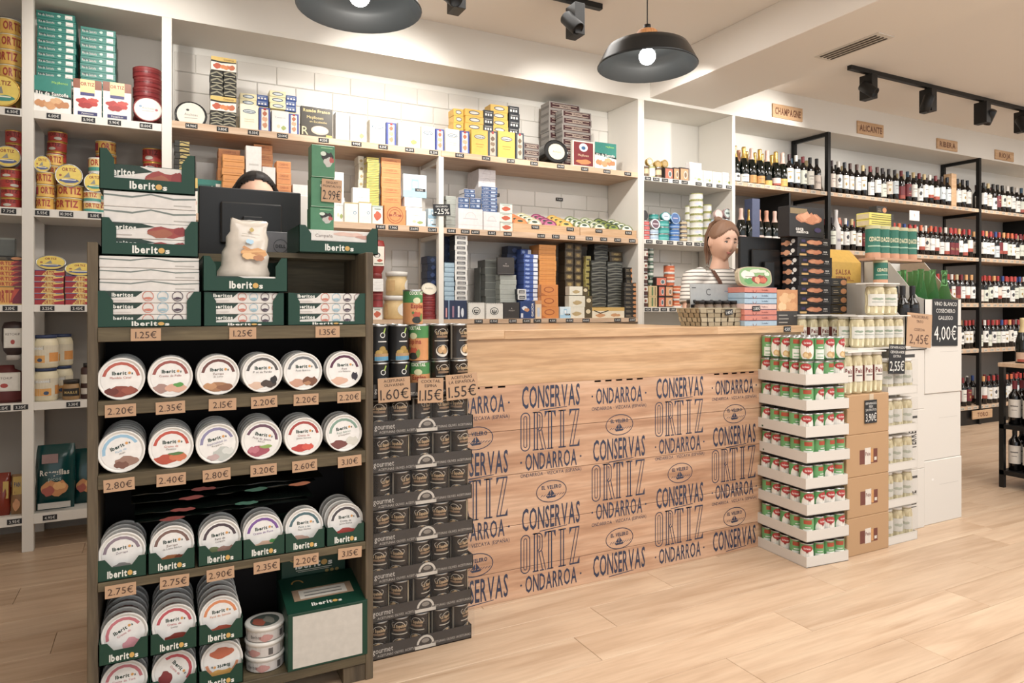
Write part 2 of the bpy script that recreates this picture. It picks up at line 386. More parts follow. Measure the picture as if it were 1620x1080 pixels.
# centre unit
uC = shelving('long white shelving with pale oak shelves of canned fish behind the counter', [.012, 1.645, 3.285], [], [.05, .036, .045], solid=(2,), short=(1,))
e1 = [(303, '14,90€'), (352, '3,80€'), (401, '15,50€'), (447, '21,00€'), (512, '8,55€'), (564, '9,90€'), (606, '11,25€'), (648, '14,25€'), (686, '12,25€')]
e2 = [(727, '13,10€'), (769, '21,25€'), (808, '29,25€'), (845, '25,90€'), (887, '24,95€'), (925, '9,80€'), (960, '10,80€'), (993, '9,50€')]
shelf(uC, .062, 1.663, 2.295, .04, tags=e1); shelf(uC, 1.665, 3.285, 2.295, .04, tags=e2)
shelf(uC, .062, 1.663, 1.785, .04, tags=[(602, '9,40€'), (622, '7,90€'), (655, '21,60€'), (684, '12,20€')])
shelf(uC, 1.665, 3.285, 1.785, .04, tags=[(714, '12,10€'), (736, '8,50€'), (752, '6,80€'), (778, '6,30€'), (803, '10,20€'), (856, '12,40€'), (879, '7,95€'), (904, '9,90€'),
      (932, '12,30€'), (955, '9,35€'), (977, '6,95€'), (1000, '6,80€')])
shelf(uC, .062, 1.663, 1.175, .032); shelf(uC, 1.665, 3.285, 1.175, .032, tags=[(757, '7,90€'), (781, '15,70€'), (811, '12,00€'), (833, '4,60€'), (850, '7,60€'),
      (874, '4,50€'), (901, '10,50€'), (927, '18,60€'), (977, '5,40€'), (1000, '6,80€')])
for z in (.55,): shelf(uC, .062, 3.285, z, .04)
for z in (2.255, 1.745): part('brace', bm(1.650, 1.676, YS+.045, YB-.04, z-.03, z-.002, 'cabinet'), uC)
# narrow white unit
uR = shelving('narrow white shelving bay holding small round tins right of the long shelves', [3.332, 4.262], [], [.01, .035], solid=(0, 1))
for z, tgs in ((2.275, [(1025, '3,80€'), (1038, '4,30€'), (1052, '5,20€'), (1069, '6,20€'), (1083, '6,50€'), (1105, '5,30€'), (1122, '6,10€'), (1138, '5,90€'), (1153, '4,70€')]),
               (1.785, [(1027, '3,40€'), (1043, '4,20€'), (1060, '5,30€'), (1076, '3,90€'), (1090, '6,10€'), (1103, '2,70€'), (1114, '5,30€')]),
               (1.256, [(1025, '4,20€'), (1037, '3,80€'), (1050, '4,10€'), (1064, '3,50€'), (1078, '5,20€')]), (.7, [])):
    shelf(uR, 3.343, 4.262, z, .036, 'cabinet', tags=[(a+.0, b) for a, b in tgs])
# wine rack: black metal frame, oak shelves
XW0, XW1 = 4.30, 9.05
uW = thing('wine_rack', None, 'long black metal wine rack with pale wood shelves full of bottles at right', 'wine rack')
WZ = [(2.315, .036), (1.789, .04), (1.303, .045), (.815, .045), (.20, .035)]
for i, (z, th) in enumerate(WZ):
    s = part('shelf', bm(XW0, XW1, YS+.004, YB-.02, z-th, z, 'shelfoak', c=.001), uW)
    x = XW0+.05; rn = random.Random(i); tm = []
    while x < XW1-.05:
        if not (i >= 2 and x < 6.9):
            txt = rn.choice(['6,95€', '8,20€', '12,50€', '5,75€', '9,90€', '14,30€', '7,40€', '11,60€'])
            if txt not in TAGM: TAGM[txt] = tag_mesh(txt, .062, .026)
            TAGM.setdefault('w'+txt, tag_mesh(txt, .066, .028, '#c9bfae', '#4a4540'))
            part('price_tag', TAGM['w'+txt], s, (x, YS+.0015, z-th*.5-.014), label='small shelf ticket reading '+txt)
        x += rn.uniform(.095, .13)
fr_x = [5.457, 7.854]
for x in fr_x:
    part('post', bm(x-.018, x+.018, YS-.004, YS+.032, 0, 2.862, 'blackmetal'), uW)
    part('post', bm(x-.018, x+.018, YB-.03, YB+.004, 0, 2.862, 'blackmetal'), uW)
    for z in (2.862, 2.28, 1.75, 1.26, .77): part('cross_bar', bm(x-.015, x+.015, YS+.032, YB-.03, z-.034, z-.001 if z > 2.8 else z, 'blackmetal'), uW)
part('post', bm(XW1-.03, XW1, YS, YS+.034, 0, 2.862, 'blackmetal'), uW); part('side_panel', bm(XW1-.02, XW1, YS+.05, YB-.02, 0, 2.5, 'blackmetal'), uW)
part('back_panel', bm(XW0, XW1, YB-.016, YB-.006, .1, 2.28, 'greyback'), uW)
part('base_board', bm(XW0, XW1, YS+.02, YS+.04, 0, .165, 'blackmetal'), uW)
part('divider_panel', bm(4.96, 4.98, YS+.02, YB-.03, 1.80, 2.27, 'blackmetal'), uW, label='black upright divider panel')
def plaque(px0, px1, py0, py1, txt, Y, lab):
    x0, x1 = X(px0, Y), X(px1, Y); zc = (Z(px0, py0, Y)+Z(px1, py1, Y)+Z(px1, py0+(py1-py0)*.35, Y)*0)/2
    h = (py1-py0)*.78*T((px0+px1)/2, Y)/F; wd = x1-x0
    m = MB(); m.box(0, wd, 0, .012, 0, h, 'traywood', c=.001); m.text(Fr((0, 0, 0)), txt, wd/2, h*.5, h*.5, wd*.86, '#7a4c30', 2, 'b')
    thing('wooden_sign', m.mesh(), lab, 'sign', (x0, Y-.013, zc-h/2))
plaque(1221, 1268, 165, 192, 'CHAMPAGNE', YS, 'wooden plaque above the sparkling wine, leftmost sign over the wine rack')
plaque(1355, 1396, 192, 217, 'ALICANTE', YS, 'wooden plaque reading ALICANTE on the bulkhead')
plaque(1481, 1513, 219, 240, 'RIBERA', YS, 'small wooden plaque between the ALICANTE and RIOJA signs')
plaque(1573, 1602, 237, 256, 'RIOJA', YS, 'wooden plaque reading RIOJA, rightmost sign on the bulkhead')
plaque(1537, 1568, 646, 663, 'TORO', YS-.002, 'wooden plaque low on the bottom edge of the wine rack')
thing('shelf_sign', tag_mesh('', .16, .10, '#dedbd4', '#aa3333', [('S', .55, .25)]), 'small white card sign hanging over the second wine shelf', 'sign', (X(1446, YS), YS-.005, Z(1446, 349, YS)))

# ================================================================ COUNTER
YC = 2.61
ct = thing('counter', None, 'long oak shop counter printed with navy CONSERVAS ORTIZ lettering', 'counter')
part('worktop', bm(0, 1.30, YC-.012, 2.95, 1.118, 1.155, 'oakcounter', c=.0015), ct); part('worktop', bm(1.30, 2.5, YC-.012, 3.65, 1.118, 1.155, 'oakcounter', c=.0015), ct)
part('worktop', bm(2.5, 3.125, YC-.012, 2.97, 1.118, 1.155, 'oakcounter', c=.0015), ct)
part('upper_panel', bm(.0, 3.12, YC+.002, YC+.03, .921, 1.118, 'oakcounter'), ct)
for z0, z1 in ((.727, .920), (.538, .725), (.319, .536), (.131, .317), (0, .129)):
    for x0, x1 in ((0.0, 3.12),): part('board', bm(x0, x1, YC, YC+.03, z0, z1, 'printboard', c=.0012), ct)
part('carcass', bm(.02, 1.32, YC+.03, 2.92, 0, 1.118, 'oakcounter'), ct); part('carcass', bm(1.32, 2.48, YC+.03, 3.62, 0, 1.118, 'oakcounter'), ct); part('carcass', bm(2.48, 3.10, YC+.03, 2.94, 0, 1.118, 'oakcounter'), ct)
m = MB(); INK = '#2c3550'; fr = Fr((0, YC, 0))
def ortiz(x0, z0, wd, h):
    cw = wd*.155; g = (wd-5*cw*1.06)/4; t = .0055
    def vb(x, w_, a=z0, b=z0+h):             # hollow stem
        m.paint(Fr((0, YC, 0)), 1, 1, [('r', x+.5, a, x+t+.5, b, INK), ('r', x+w_-t+.5, a, x+w_+.5, b, INK)])
        m.paint(Fr((0, YC, 0)), 1, 1, [('r', x+.5, b-t, x+w_+.5, b, INK), ('r', x+.5, a, x+w_+.5, a+t, INK)])
    def bar(x, y, a, b): m.paint(Fr((0, YC, 0)), 1, 1, [('r', x+.5, a, y+.5, b, INK)])
    def ar(x, z, r, a0, a1, th=.0045): m.paint(Fr((0, YC, 0)), 1, 1, [('a', x+.5, z, r, th, a0, a1, INK)])
    sw = cw*.42; x = x0
    # O
    for (o_, tt) in ((0, .0045), (sw*.75, .0035)):
        r = cw/2-o_
        if r > .004:
            ar(x+cw/2, z0+h-cw/2, cw/2-o_, 0, 180, tt); ar(x+cw/2, z0+cw/2, cw/2-o_, 180, 360, tt)
            m.paint(Fr((0, YC, 0)), 1, 1, [('r', x+o_+.5, z0+cw/2, x+o_+tt+.5, z0+h-cw/2, INK), ('r', x+cw-o_-tt+.5, z0+cw/2, x+cw-o_+.5, z0+h-cw/2, INK)])
    x += cw+g                                 # R
    vb(x+sw*.2, sw); bar(x-sw*.1, x+sw*1.4, z0, z0+.005); bar(x-sw*.1, x+cw*.7, z0+h-.005, z0+h)
    for o_ in (0, sw*.6):
        ar(x+cw*.55, z0+h-cw*.45, cw*.45-o_, 0, 90); ar(x+cw*.55, z0+h*.55+cw*.2, cw*.45-o_, 270, 360)
        m.paint(Fr((0, YC, 0)), 1, 1, [('r', x+cw-o_-.004+.5, z0+h*.55+cw*.2, x+cw-o_+.5, z0+h-cw*.45, INK)])
    bar(x+sw, x+cw*.6, z0+h*.52, z0+h*.52+.005)
    for o_ in (0, sw*.75): m.face([fr.pt(x+sw*1.3+o_+dx, zz, 2) for dx, zz in ((0, z0+h*.52), (.004, z0+h*.52), (cw*.42+.004, z0), (cw*.42, z0))], INK)
    bar(x+cw*.7, x+cw*1.15, z0, z0+.005)
    x += cw+g                                 # T
    vb(x+cw/2-sw/2, sw); bar(x-cw*.08, x+cw*1.08, z0+h-.006, z0+h); bar(x+cw*.15, x+cw*.85, z0, z0+.005)
    for q in (0, 1): m.face([fr.pt(x+(cw*1.08-a if q else a-cw*.08), zz, 2) for a, zz in ((0, z0+h), (cw*.3, z0+h), (0, z0+h-.03))][::(1 if q else -1)], INK)
    x += cw+g                                 # I
    vb(x+cw/2-sw/2, sw); bar(x+cw*.1, x+cw*.9, z0+h-.006, z0+h); bar(x+cw*.1, x+cw*.9, z0, z0+.006)
    x += cw+g                                 # Z
    for a in (z0, z0+h-.007): bar(x, x+cw*1.1, a, a+.007)
    for o_ in (0, sw*.8): m.face([fr.pt(x+a+o_, zz, 2) for a, zz in ((0, z0+.005), (.004, z0+.005), (cw*1.1-sw*.8+.0, z0+h-.005), (cw*1.1-sw*.8-.004, z0+h-.005))], INK)
    m.face([fr.pt(x+a, zz, 2) for a, zz in ((0, z0+h), (0, z0+h-.032), (cw*.3, z0+h))], INK)
    m.face([fr.pt(x+cw*1.1+a, zz, 2) for a, zz in ((0, z0), (0, z0+.032), (-cw*.3, z0))], INK)
def column(xc, off):
    for k in (-1, 0, 1, 2):
        b = .917-off-k*.5285
        def ok(a, c): return b-a < .921 and b-c > .0
        if ok(0, .101): m.text(fr, 'CONSERVAS', xc, b-.052, .098, .295, INK, 2, 'm', fit=True)
        if ok(.105, .113): m.paint(fr, 1, 1, [('q', [(xc-.06+.5, b-.116), (xc+.08+.5, b-.107), (xc+.08+.5, b-.104), (xc-.06+.5, b-.112)], INK)])
        if ok(.12, .29): ortiz(xc-.155, b-.287, .31, .168)
        elif k == 1 or (b-.287 < .921 < b-.12):
            for i in range(5): m.paint(fr, 1, 1, [('r', xc-.14+i*.06+.5, .912, xc-.105+i*.06+.5, .919, INK)])
        if ok(.295, .37):
            m.text(fr, 'ONDARROA', xc, b-.333, .074, .262, INK, 2, 'm', fit=True)
            m.paint(fr, 1, 1, [('e', xc-.152+.5, b-.334, .0045, .0045, INK), ('e', xc+.152+.5, b-.334, .0045, .0045, INK)])
        if ok(.38, .40): m.text(fr, 'ONDARROA · VIZCAYA (ESPAÑA)', xc, b-.391, .016, .31, INK, 2)
        if ok(.425, .525):
            c_ = b-.474
            m.v, n0 = m.v, len(m.v)
            for i in range(28):
                a0, a1 = 2*pi*i/28, 2*pi*(i+1)/28
                m.face([fr.pt(xc+cos(a)*(.078-o), c_+sin(a)*(.049-o), 2) for a, o in ((a0, 0), (a1, 0), (a1, .0035), (a0, .0035))], INK)
            m.text(fr, 'EL VELERO', xc, c_+.019, .016, .1, INK, 2, 'b')
            for q in range(9):                  # sailing boat and waves
                a = -.055+q*.0135; m.paint(fr, 1, 1, [('q', [(xc+a+.5, c_-.022), (xc+a+.012+.5, c_-.014), (xc+a+.012+.5, c_-.011), (xc+a+.5, c_-.019)], INK)])
            m.paint(fr, 1, 1, [('q', [(xc-.02+.5, c_-.03), (xc+.018+.5, c_-.028), (xc+.026+.5, c_-.02), (xc-.028+.5, c_-.02)], INK),
                               ('q', [(xc-.003+.5, c_-.02), (xc-.001+.5, c_+.008), (xc+.016+.5, c_-.014), (xc+.016+.5, c_-.015)], INK),
                               ('q', [(xc-.006+.5, c_-.018), (xc-.006+.5, c_+.006), (xc-.022+.5, c_-.014), (xc-.022+.5, c_-.015)], INK)])
for i, (xc, off) in enumerate(((1.175, .2645), (1.538, 0), (1.905, .2645), (2.268, 0), (2.628, .2645), (.81, 0), (2.99, 0))): column(xc, off)
part('printed_lettering', m.mesh(), ct, label='navy printed lettering and oval boat emblems')
tg4 = part('price_tag', tag_mesh('4,50€', .052, .030), ct, (X(1245, YC-.012), YC-.0155, 1.122), label='black price tag reading 4,50€')

# ================================================================ LAMPS
def pendant(px, label, zr=2.395, Y=2.6):
    o = thing('pendant_lamp', None, label, 'lamp', (X(px, Y), Y, zr), group=None)
    prof = [(.235, 0), (.228, .004), (.200, .075), (.185, .105), (.150, .122), (.06, .128), (.036, .130)]
    pr = prof+[(r-.004, z-.006) for r, z in prof[::-1]]
    m = MB(); m.lathe([(.2335, -.003), (.237, 0), (.231, .010), (.203, .066), (.188, .090), (.150, .104), (.06, .108), (.0, .109)], 'shade', 40)
    m.lathe([(.2335, -.003), (.226, .007), (.197, .060), (.180, .083), (.146, .097), (.06, .101), (0, .102)][::-1], 'shade', 40); part('shade', m.mesh(), o, label='black metal shade')
    m = MB(); m.lathe([(0, .108), (.050, .108), (.052, .116), (.049, .162), (.042, .169), (0, .169)], 'knobwood', 24); part('wooden_cap', m.mesh(), o, label='pale wooden cap')
    m = MB(); m.lathe([(0, .169), (.017, .169), (.017, .196), (0, .196)], 'blackplastic', 12); m.tube([(0, 0, .19), (0, 0, ZC-zr-.02)], .003, 'blackplastic', 6); m.lathe([(0, ZC-zr-.03), (.05, ZC-zr-.03), (.05, ZC-zr), (0, ZC-zr)], 'blackplastic', 16); part('cord', m.mesh(), o)
    m = MB(); m.lathe([(0, .10), (.02, .10), (.02, .085), (.0, .085)], 'brass', 12); part('lamp_holder', m.mesh(), o)
    m = MB(); R = .039; m.lathe([(R*sin(pi*i/12), .048-R*cos(pi*i/12)) for i in range(13)], 'bulb', 20); part('bulb', m.mesh(), o, label='glowing round bulb')
    light('pendant_light', 'POINT', (X(px, Y), Y, zr-.01), 11, (1, .95, .88), .04)
pendant(569, 'black dome pendant lamp with lit bulb cut by the top left edge')
pendant(1024, 'black dome pendant lamp with wooden cap hanging over the counter end')

def track(x0, x1, Y, heads, label):
    o = thing('track_light', None, label, 'track light', (0, 0, 0))
    part('rail', bm(x0, x1, Y-.018, Y+.018, ZC-.034, ZC, 'blackmetal'), o)
    for (x, yaw, tilt) in heads:
        b = part('lamp_box', bm(-.035, .035, -.055, .055, -.235, -.045, 'blackmetal', c=.002), o, (x, Y, ZC))
        m = MB(); m.box(-.014, .014, -.02, .02, -.05, -.028, 'blackmetal'); part('adapter', m.mesh(), b)
        m = MB(); M_ = Matrix.Rotation(yaw, 4, 'Z') @ Matrix.Rotation(tilt, 4, 'X')
        m.lathe([(0, .06), (.036, .058), (.042, .05), (.042, -.07), (.038, -.075), (.034, -.06), (0, -.055)], 'blackmetal', 20, M_)
        part('spot_head', m.mesh(), b, (-.055*cos(yaw), -.03, -.165))
track(4.78, 9.6, 3.55, [(X(1374, 3.55), .3, -.85), (X(1468, 3.55), .1, .35), (X(1554, 3.55), 2.8, -.6), (X(1617, 3.55), 0, -.5)], 'black ceiling track with box spotlights in front of the wine rack')
track(-1.2, 2.45, 3.55, [(X(910, 3.55), .5, -.75), (X(722, 3.55), .3, -.9), (.55, 0, -.7), (-.4, 0, -.7)], 'black ceiling track with box spotlights in front of the canned fish shelves')

# ================================================================ PRODUCT BUILDERS
def boxmesh(wd, h, d, base, ops, side=None, top=None, M=None):
    m = MB(); m.box(0, wd, 0, d, 0, h, base, M, c=min(.0015, h*.1))
    if M is None:
        m.paint(Fr((wd/2, 0, 0)), wd, h, ops)
        if side: m.paint(Fr((0, d/2, 0), (0, -1, 0), (0, 0, 1), (-1, 0, 0)), d, h, side)
        if top: m.paint(Fr((wd/2, 0, h), (1, 0, 0), (0, 1, 0), (0, 0, 1)), wd, d, top)
    return m.mesh()
def disc_on(m, c, R, ops, n=(0, -1, 0), u=(1, 0, 0), v=(0, 0, 1)):
    v = Vector(v); m.paint(Fr(Vector(c)-v*R, u, v, n), 2*R, 2*R, ops)
# standing / stacked cartons of one look: pixels px0..px1 wide and py0 high at front plane Y, resting at z0 (or at pixel row py1)
BNAME = {'teal': 'mussel_box', 'tealbig': 'mussel_box', 'tealbig': 'mussel_box', 'yellowflat': 'shellfish_box', 'blackflat': 'shellfish_box', 'creamflat': 'shellfish_box', 'blueflat': 'shellfish_box', 'sardine': 'sardine_box', 'sardinegold': 'sardine_box', 'blackwhite': 'sardine_box', 'bluewhite': 'tuna_box', 'navybox': 'tuna_box', 'orangeflat': 'tuna_box', 'orange': 'anchovy_box', 'stripey': 'anchovy_box', 'maroon': 'mussel_box', 'blacklayers': 'squid_box', 'brownlayers': 'squid_box', 'dots': 'squid_box', 'bluelayer': 'cockle_box', 'cookie': 'biscuit_box', 'cookiebig': 'biscuit_box', 'greybox': 'anchovy_box', 'greydark': 'anchovy_box', 'golddark': 'squid_box'}
def B(style, px0, px1, py0, py1, n, Y, d, label, z0=None, group=None, name='food_box', cat='food box', cols=1, gap=.001, jit=.003, side=None, depthcopies=0):
    if name == 'food_box': name = BNAME.get(style, name)
    base, ops = STY[style][:2]; sd = STY[style][2] if len(STY[style]) > 2 else side
    x0, x1 = X(px0, Y), X(px1, Y); pm = (px0+px1)/2
    zb = z0 if z0 is not None else Z(pm, py1, Y); zt = Z(pm, py0, Y)
    h = (zt-zb)/n; cw = (x1-x0)/cols
    me = boxmesh(cw-gap, h-.0004, d, base, ops, sd); out = []
    for k in range(cols):
        for i in range(n):
            lab = label + ((', %s column' % ['left', 'right'][k] if cols == 2 else ', %s column from left' % nth(k)) if cols > 1 else '') + lvl(i, n)
            out.append(thing(name, me, lab, cat, (x0+k*cw+(random.uniform(-jit, jit) if n > 1 else 0), Y+(random.uniform(0, jit) if n > 1 else 0), zb+i*h), (0, 0, 0), group or (label if n*cols > 1 else None)))
    return out
W_ = '#e4e0d9'
# --- label looks: (base colour, front ops [, left side ops])
STY = {
 'teal': ('#157f72', [('r', .0, .62, 1, .72, '#0e5f57'), ('q', [(.05, .45), (.45, .3), (.45, .42), (.05, .62)], '#0c3d3c'), ('t', 'Ría de Santoña', .25, .42, .34, W_, .4), ('r', .74, .2, .93, .8, W_), ('r', .77, .3, .9, .36, '#8a9a96'), ('b', .58, .5, .05, .2, '#b8d9c9')], [('r', .1, .2, .4, .8, '#c9d8d0'), ('r', .5, .25, .85, .75, '#0f5b52')]),
 'tealbig': ('#e4e2dc', [('r', 0, .62, 1, 1, '#157f72'), ('q', [(0, .52), (1, .42), (1, .66), (0, .66)], '#157f72'), ('q', [(0, .52), (.5, .50), (1, .42), (1, .48), (.5, .58), (0, .60)], '#12211f'), ('t', 'Ría de Santoña', .5, .535, .1, W_, .85, 'b'), ('t', 'Mejillones', .7, .86, .07, '#9fd63f', .45), ('b', .2, .25, .16, .12, '#c98a52', 3), ('b', .45, .22, .17, .13, '#d59a63', 4), ('b', .75, .25, .2, .13, '#c07f4a', 5), ('b', .6, .35, .15, .1, '#dba873', 6)]),
 'ortizred': ('#efece5', [('r', 0, .75, 1, 1, '#8d4a2a'), ('r', .24, .6, .76, 1, '#ead08a'), ('t', 'ORTIZ', .5, .88, .09, '#a13a24', .5, 'b'), ('b', .5, .36, .44, .22, '#e9e4dc', 3), ('b', .3, .42, .22, .09, '#b4211d', 4), ('b', .6, .36, .27, .1, '#c02a22', 5), ('b', .42, .3, .25, .09, '#a71c1a', 6), ('b', .7, .46, .2, .07, '#c93b2c', 7), ('r', .25, .57, .75, .65, '#3b3a7a'), ('r', .15, .04, .85, .13, '#2a2c66'), ('t', 'Pimientos', .5, .085, .05, W_, .6)], [('r', 0, 0, 1, 1, '#7a2a1c')]),
 'rectortiz': ('#a31420', [('q', [(.22, 0), (.38, 1), (1, 1), (1, .7), (.55, 0)], '#e0bf55'), ('t', 'ORTIZ', .48, .5, .62, '#a8301c', .34, 'b'), ('q', [(.7, .0), (1, .25), (1, .75), (.62, .5)], '#b01526'), ('r', 0, .9, .4, 1, '#2a3f8f'), ('r', .72, .88, .95, 1, '#2a3f8f'), ('r', 0, 0, 1, .06, '#d9d2c4')]),
 'rectortiz2': ('#d89a2e', [('t', 'ORTIZ', .38, .5, .66, '#a8301c', .6, 'b'), ('q', [(.62, 0), (.7, 1), (1, 1), (1, 0)], '#7c1632'), ('q', [(.5, 0), (.9, .9), (.7, .9)], '#c2402a'), ('r', 0, 0, 1, .06, '#e4c26a')]),
 'yellowbox': ('#e6b32c', [('e', .5, .72, .34, .09, '#3a3f45'), ('e', .5, .72, .3, .065, '#c9c9c2'), ('t', 'Conservas', .5, .72, .06, '#22384f', .5, 'b'), ('r', .25, .42, .75, .45, '#c08a1e'), ('r', .3, .33, .7, .35, '#c08a1e')]),
 'yellowflat': ('#e2b02c', [('e', .5, .5, .3, .3, '#3a3f45'), ('e', .5, .5, .25, .2, '#c9c9c2')]),
 'blackflat': ('#23282f', [('r', .15, .2, .3, .5, W_), ('r', .4, .2, .55, .5, W_), ('r', .65, .2, .8, .5, W_), ('r', .15, .65, .85, .75, '#9a9a9a')]),
 'creambox': ('#efe7cf', [('e', .5, .72, .36, .08, '#37566f'), ('e', .5, .72, .31, .055, '#cfd8dc'), ('t', 'Conservas', .5, .72, .05, '#22384f', .5, 'b'), ('r', .22, .4, .78, .42, '#c9b98a'), ('r', .22, .32, .78, .335, '#c9b98a')]),
 'creamflat': ('#efe2ae', [('e', .5, .5, .34, .3, '#2c4a66'), ('e', .5, .5, .28, .18, '#cfd8dc')]),
 'blueflat': ('#2c4f95', [('r', .1, .2, .28, .5, W_), ('r', .38, .2, .56, .5, W_), ('r', .66, .2, .84, .5, W_), ('r', .1, .65, .84, .75, '#9fb0d0')]),
 'photo': ('#3f4f9a', [('r', .2, .05, .82, .93, '#e6dccb'), ('b', .5, .75, .2, .1, '#b8633c', 2), ('b', .5, .52, .24, .12, '#d9a27a', 3), ('b', .5, .27, .22, .12, '#c98a60', 4), ('e', .5, .93, .14, .05, '#b0282a')]),
 'photodark': ('#3a4452', [('r', .2, .05, .82, .93, '#bfb3a0'), ('b', .5, .7, .22, .09, '#6d5a44', 2), ('b', .5, .5, .24, .09, '#8a745a', 3), ('b', .5, .27, .22, .1, '#7a6650', 4), ('e', .5, .93, .14, .05, '#b0282a')]),
 'sardine': ('#26251f', [('q', [(0, .3), (.5, .75), (1, .3), (1, .55), (.5, 1), (0, .55)], '#8f8a72'), ('r', .08, .08, .9, .2, '#b9b394')]),
 'sardinegold': ('#242015', [('r', .35, .15, 1, .85, '#b39c4c'), ('q', [(0, .2), (.5, .6), (1, .3), (1, .45), (.5, .8), (0, .4)], '#171510')]),
 'seapicture': ('#efe9dc', [('r', 0, .68, 1, 1, '#d8b552'), ('q', [(0, .62), (.4, .56), (1, .64), (1, .72), (.4, .68), (0, .74)], '#1a1a18'), ('b', .25, .32, .18, .22, '#c1502c', 2), ('b', .55, .28, .2, .2, '#d9803f', 3), ('b', .8, .3, .15, .2, '#c96a3a', 4), ('t', 'Conservas', .7, .85, .14, '#6a3f14', .4)]),
 'darktext': ('#3a3326', [('t', 'Ramón Franco', .5, .88, .1, '#e0c878', .85, 'b'), ('t', 'Mejillones', .45, .66, .1, '#e0c878', .7), ('t', 'en Escabeche', .55, .52, .075, '#e0c878', .7), ('t', 'R', .13, .2, .28, '#e8d8a0', .3), ('e', .6, .24, .28, .15, '#d8b8a0'), ('e', .6, .26, .23, .11, '#ead6c0'), ('r', .8, .02, .98, .1, '#e0c030')]),
 'white': ('#e2dfd9', [('r', .2, .45, .8, .5, '#c5c1ba'), ('r', .3, .3, .7, .34, '#c9c5be')]),
 'whitelabel': ('#e6e3dc', [('t', 'Conserva', .5, .7, .08, '#7d8fa5', .6), ('b', .7, .25, .15, .1, '#9fae5a', 2), ('e', .4, .3, .1, .08, '#d8cfae')]),
 'maroon': ('#8c8680', [('r', .04, .15, .96, .85, '#3c1518'), ('r', .1, .28, .9, .34, '#c9b9a6'), ('r', .1, .66, .9, .72, '#c9b9a6'), ('t', 'SELECCION', .5, .5, .25, '#c9b9a6', .7)], [('r', .05, .15, .95, .5, '#6b6560')]),
 'redsq': ('#e0d8c8', [('r', .05, .05, .95, .95, '#7c1a22'), ('e', .5, .75, .2, .16, '#dfe3e6'), ('e', .5, .73, .1, .07, '#2f5f8f'), ('t', 'Mejillones', .5, .45, .09, '#e0c8a0', .6), ('b', .5, .2, .36, .1, '#c9803f', 4)]),
 'orange': ('#dd8a3a', [('r', .1, .42, .9, .48, '#b9652a'), ('r', .0, .93, 1, 1, '#e8a860'), ('t', 'CONSERVAS', .5, .72, .2, '#a8501e', .6)]),
 'orangeseal': ('#e08a3a', [('a', .5, .5, .38, .03, 0, 360, '#9c4418'), ('a', .5, .5, .27, .02, 0, 360, '#9c4418'), ('r', .2, .44, .8, .54, '#9c4418'), ('t', 'ZALLO', .5, .49, .07, '#f0b070', .5, 'b'), ('e', .5, .62, .06, .05, '#9c4418')]),
 'orangeflat': ('#d98c2c', [('r', .08, .3, .92, .4, '#b56c1c')]),
 'stripey': ('#d9cc45', [('r', 0, .0, 1, .1, '#8a7a3a'), ('r', .08, .3, .9, .42, '#6f6a2a'), ('r', .08, .6, .9, .7, '#6f6a2a'), ('r', .9, 0, 1, 1, '#33302a')], [('r', .05, .1, .95, .8, '#c9b98f')]),
 'zero': ('#e9e3d2', [('a', .75, .5, .12, .04, 0, 360, '#3f87b5'), ('r', 0, .94, 1, 1, '#b9a468')]),
 'sky': ('#cfe3ee', [('r', .0, .0, 1, .3, '#9fcbe6'), ('r', .35, .3, .65, .8, '#8fc0dd'), ('r', .4, .4, .6, .7, '#e8eff3'), ('r', .5, .26, .95, .4, '#2b2b2b'), ('t', '14,50€', .72, .33, .08, W_, .4)]),
 'bluelayer': ('#3a5a8c', [('t', 'La Curra', .28, .5, .5, '#dfe8f2', .3), ('r', .6, .3, .88, .7, '#b8c8dd'), ('r', 0, .92, 1, 1, '#c9c9d8')], [('r', 0, 0, 1, 1, '#d9d6d4')]),
 'pinkwhite': ('#e2dcdc', [('r', .2, .5, .8, .53, '#c4b8bb'), ('r', .0, .2, 1, .22, '#cfc5c8'), ('a', .5, .55, .22, .015, 0, 180, '#c4b8bb')]),
 'cansorange': ('#e6ddd0', [('r', 0, .9, 1, 1, '#9fb0a8'), ('b', .5, .45, .35, .25, '#c8552c', 2), ('r', .2, .78, .8, .84, '#7a8f84')]),
 'blackwhite': ('#dcdbd6', [('r', .16, .2, .84, .75, '#2b333b'), ('t', 'SARDINAS', .5, .47, .25, W_, .56, 'b')], [('r', 0, 0, 1, 1, '#222831')]),
 'paleblue': ('#9fbccd', [('r', 0, .88, 1, 1, '#5d7c92'), ('r', .1, .3, .9, .36, '#83a3b6')]),
 'darkblue': ('#1c2c50', [('r', .2, .0, .24, 1, '#8fb0d0'), ('r', .08, .1, .14, .6, '#d98f8f'), ('r', .36, .1, .44, .7, '#9a6f86'), ('r', .6, .1, .68, .7, '#d9dde6'), ('e', .8, .35, .06, .25, '#d9dde6')]),
 'stamp': ('#dedbd2', [('e', .5, .48, .24, .24, '#26292b'), ('e', .5, .48, .2, .2, '#dedbd2'), ('e', .5, .46, .15, .14, '#26292b'), ('q', [(.42, .5), (.5, .72), (.5, .5)], '#dedbd2'), ('q', [(.52, .5), (.52, .7), (.6, .5)], '#dedbd2'), ('r', .4, .42, .62, .46, '#dedbd2')]+[('r', .03+.1*i, .96, .08+.1*i, 1, '#3a3a3a') for i in range(10)]+[('r', 0, .03+.1*i, .03, .08+.1*i, '#3a3a3a') for i in range(10)]),
 'darkgrey': ('#3c3836', [('r', .05, .05, .95, .06, '#6a6562'), ('t', 'FRINSA', .5, .5, .09, '#b5aca4', .5), ('q', [(.46, .6), (.5, .68), (.54, .6)], '#b5aca4')]),
 'greybox': ('#a3a8a0', [('r', 0, .9, 1, 1, '#c8ccc4'), ('r', 0, 0, 1, .06, '#70746e')]),
 'greydark': ('#5f635e', [('r', 0, .9, 1, 1, '#83877f')]),
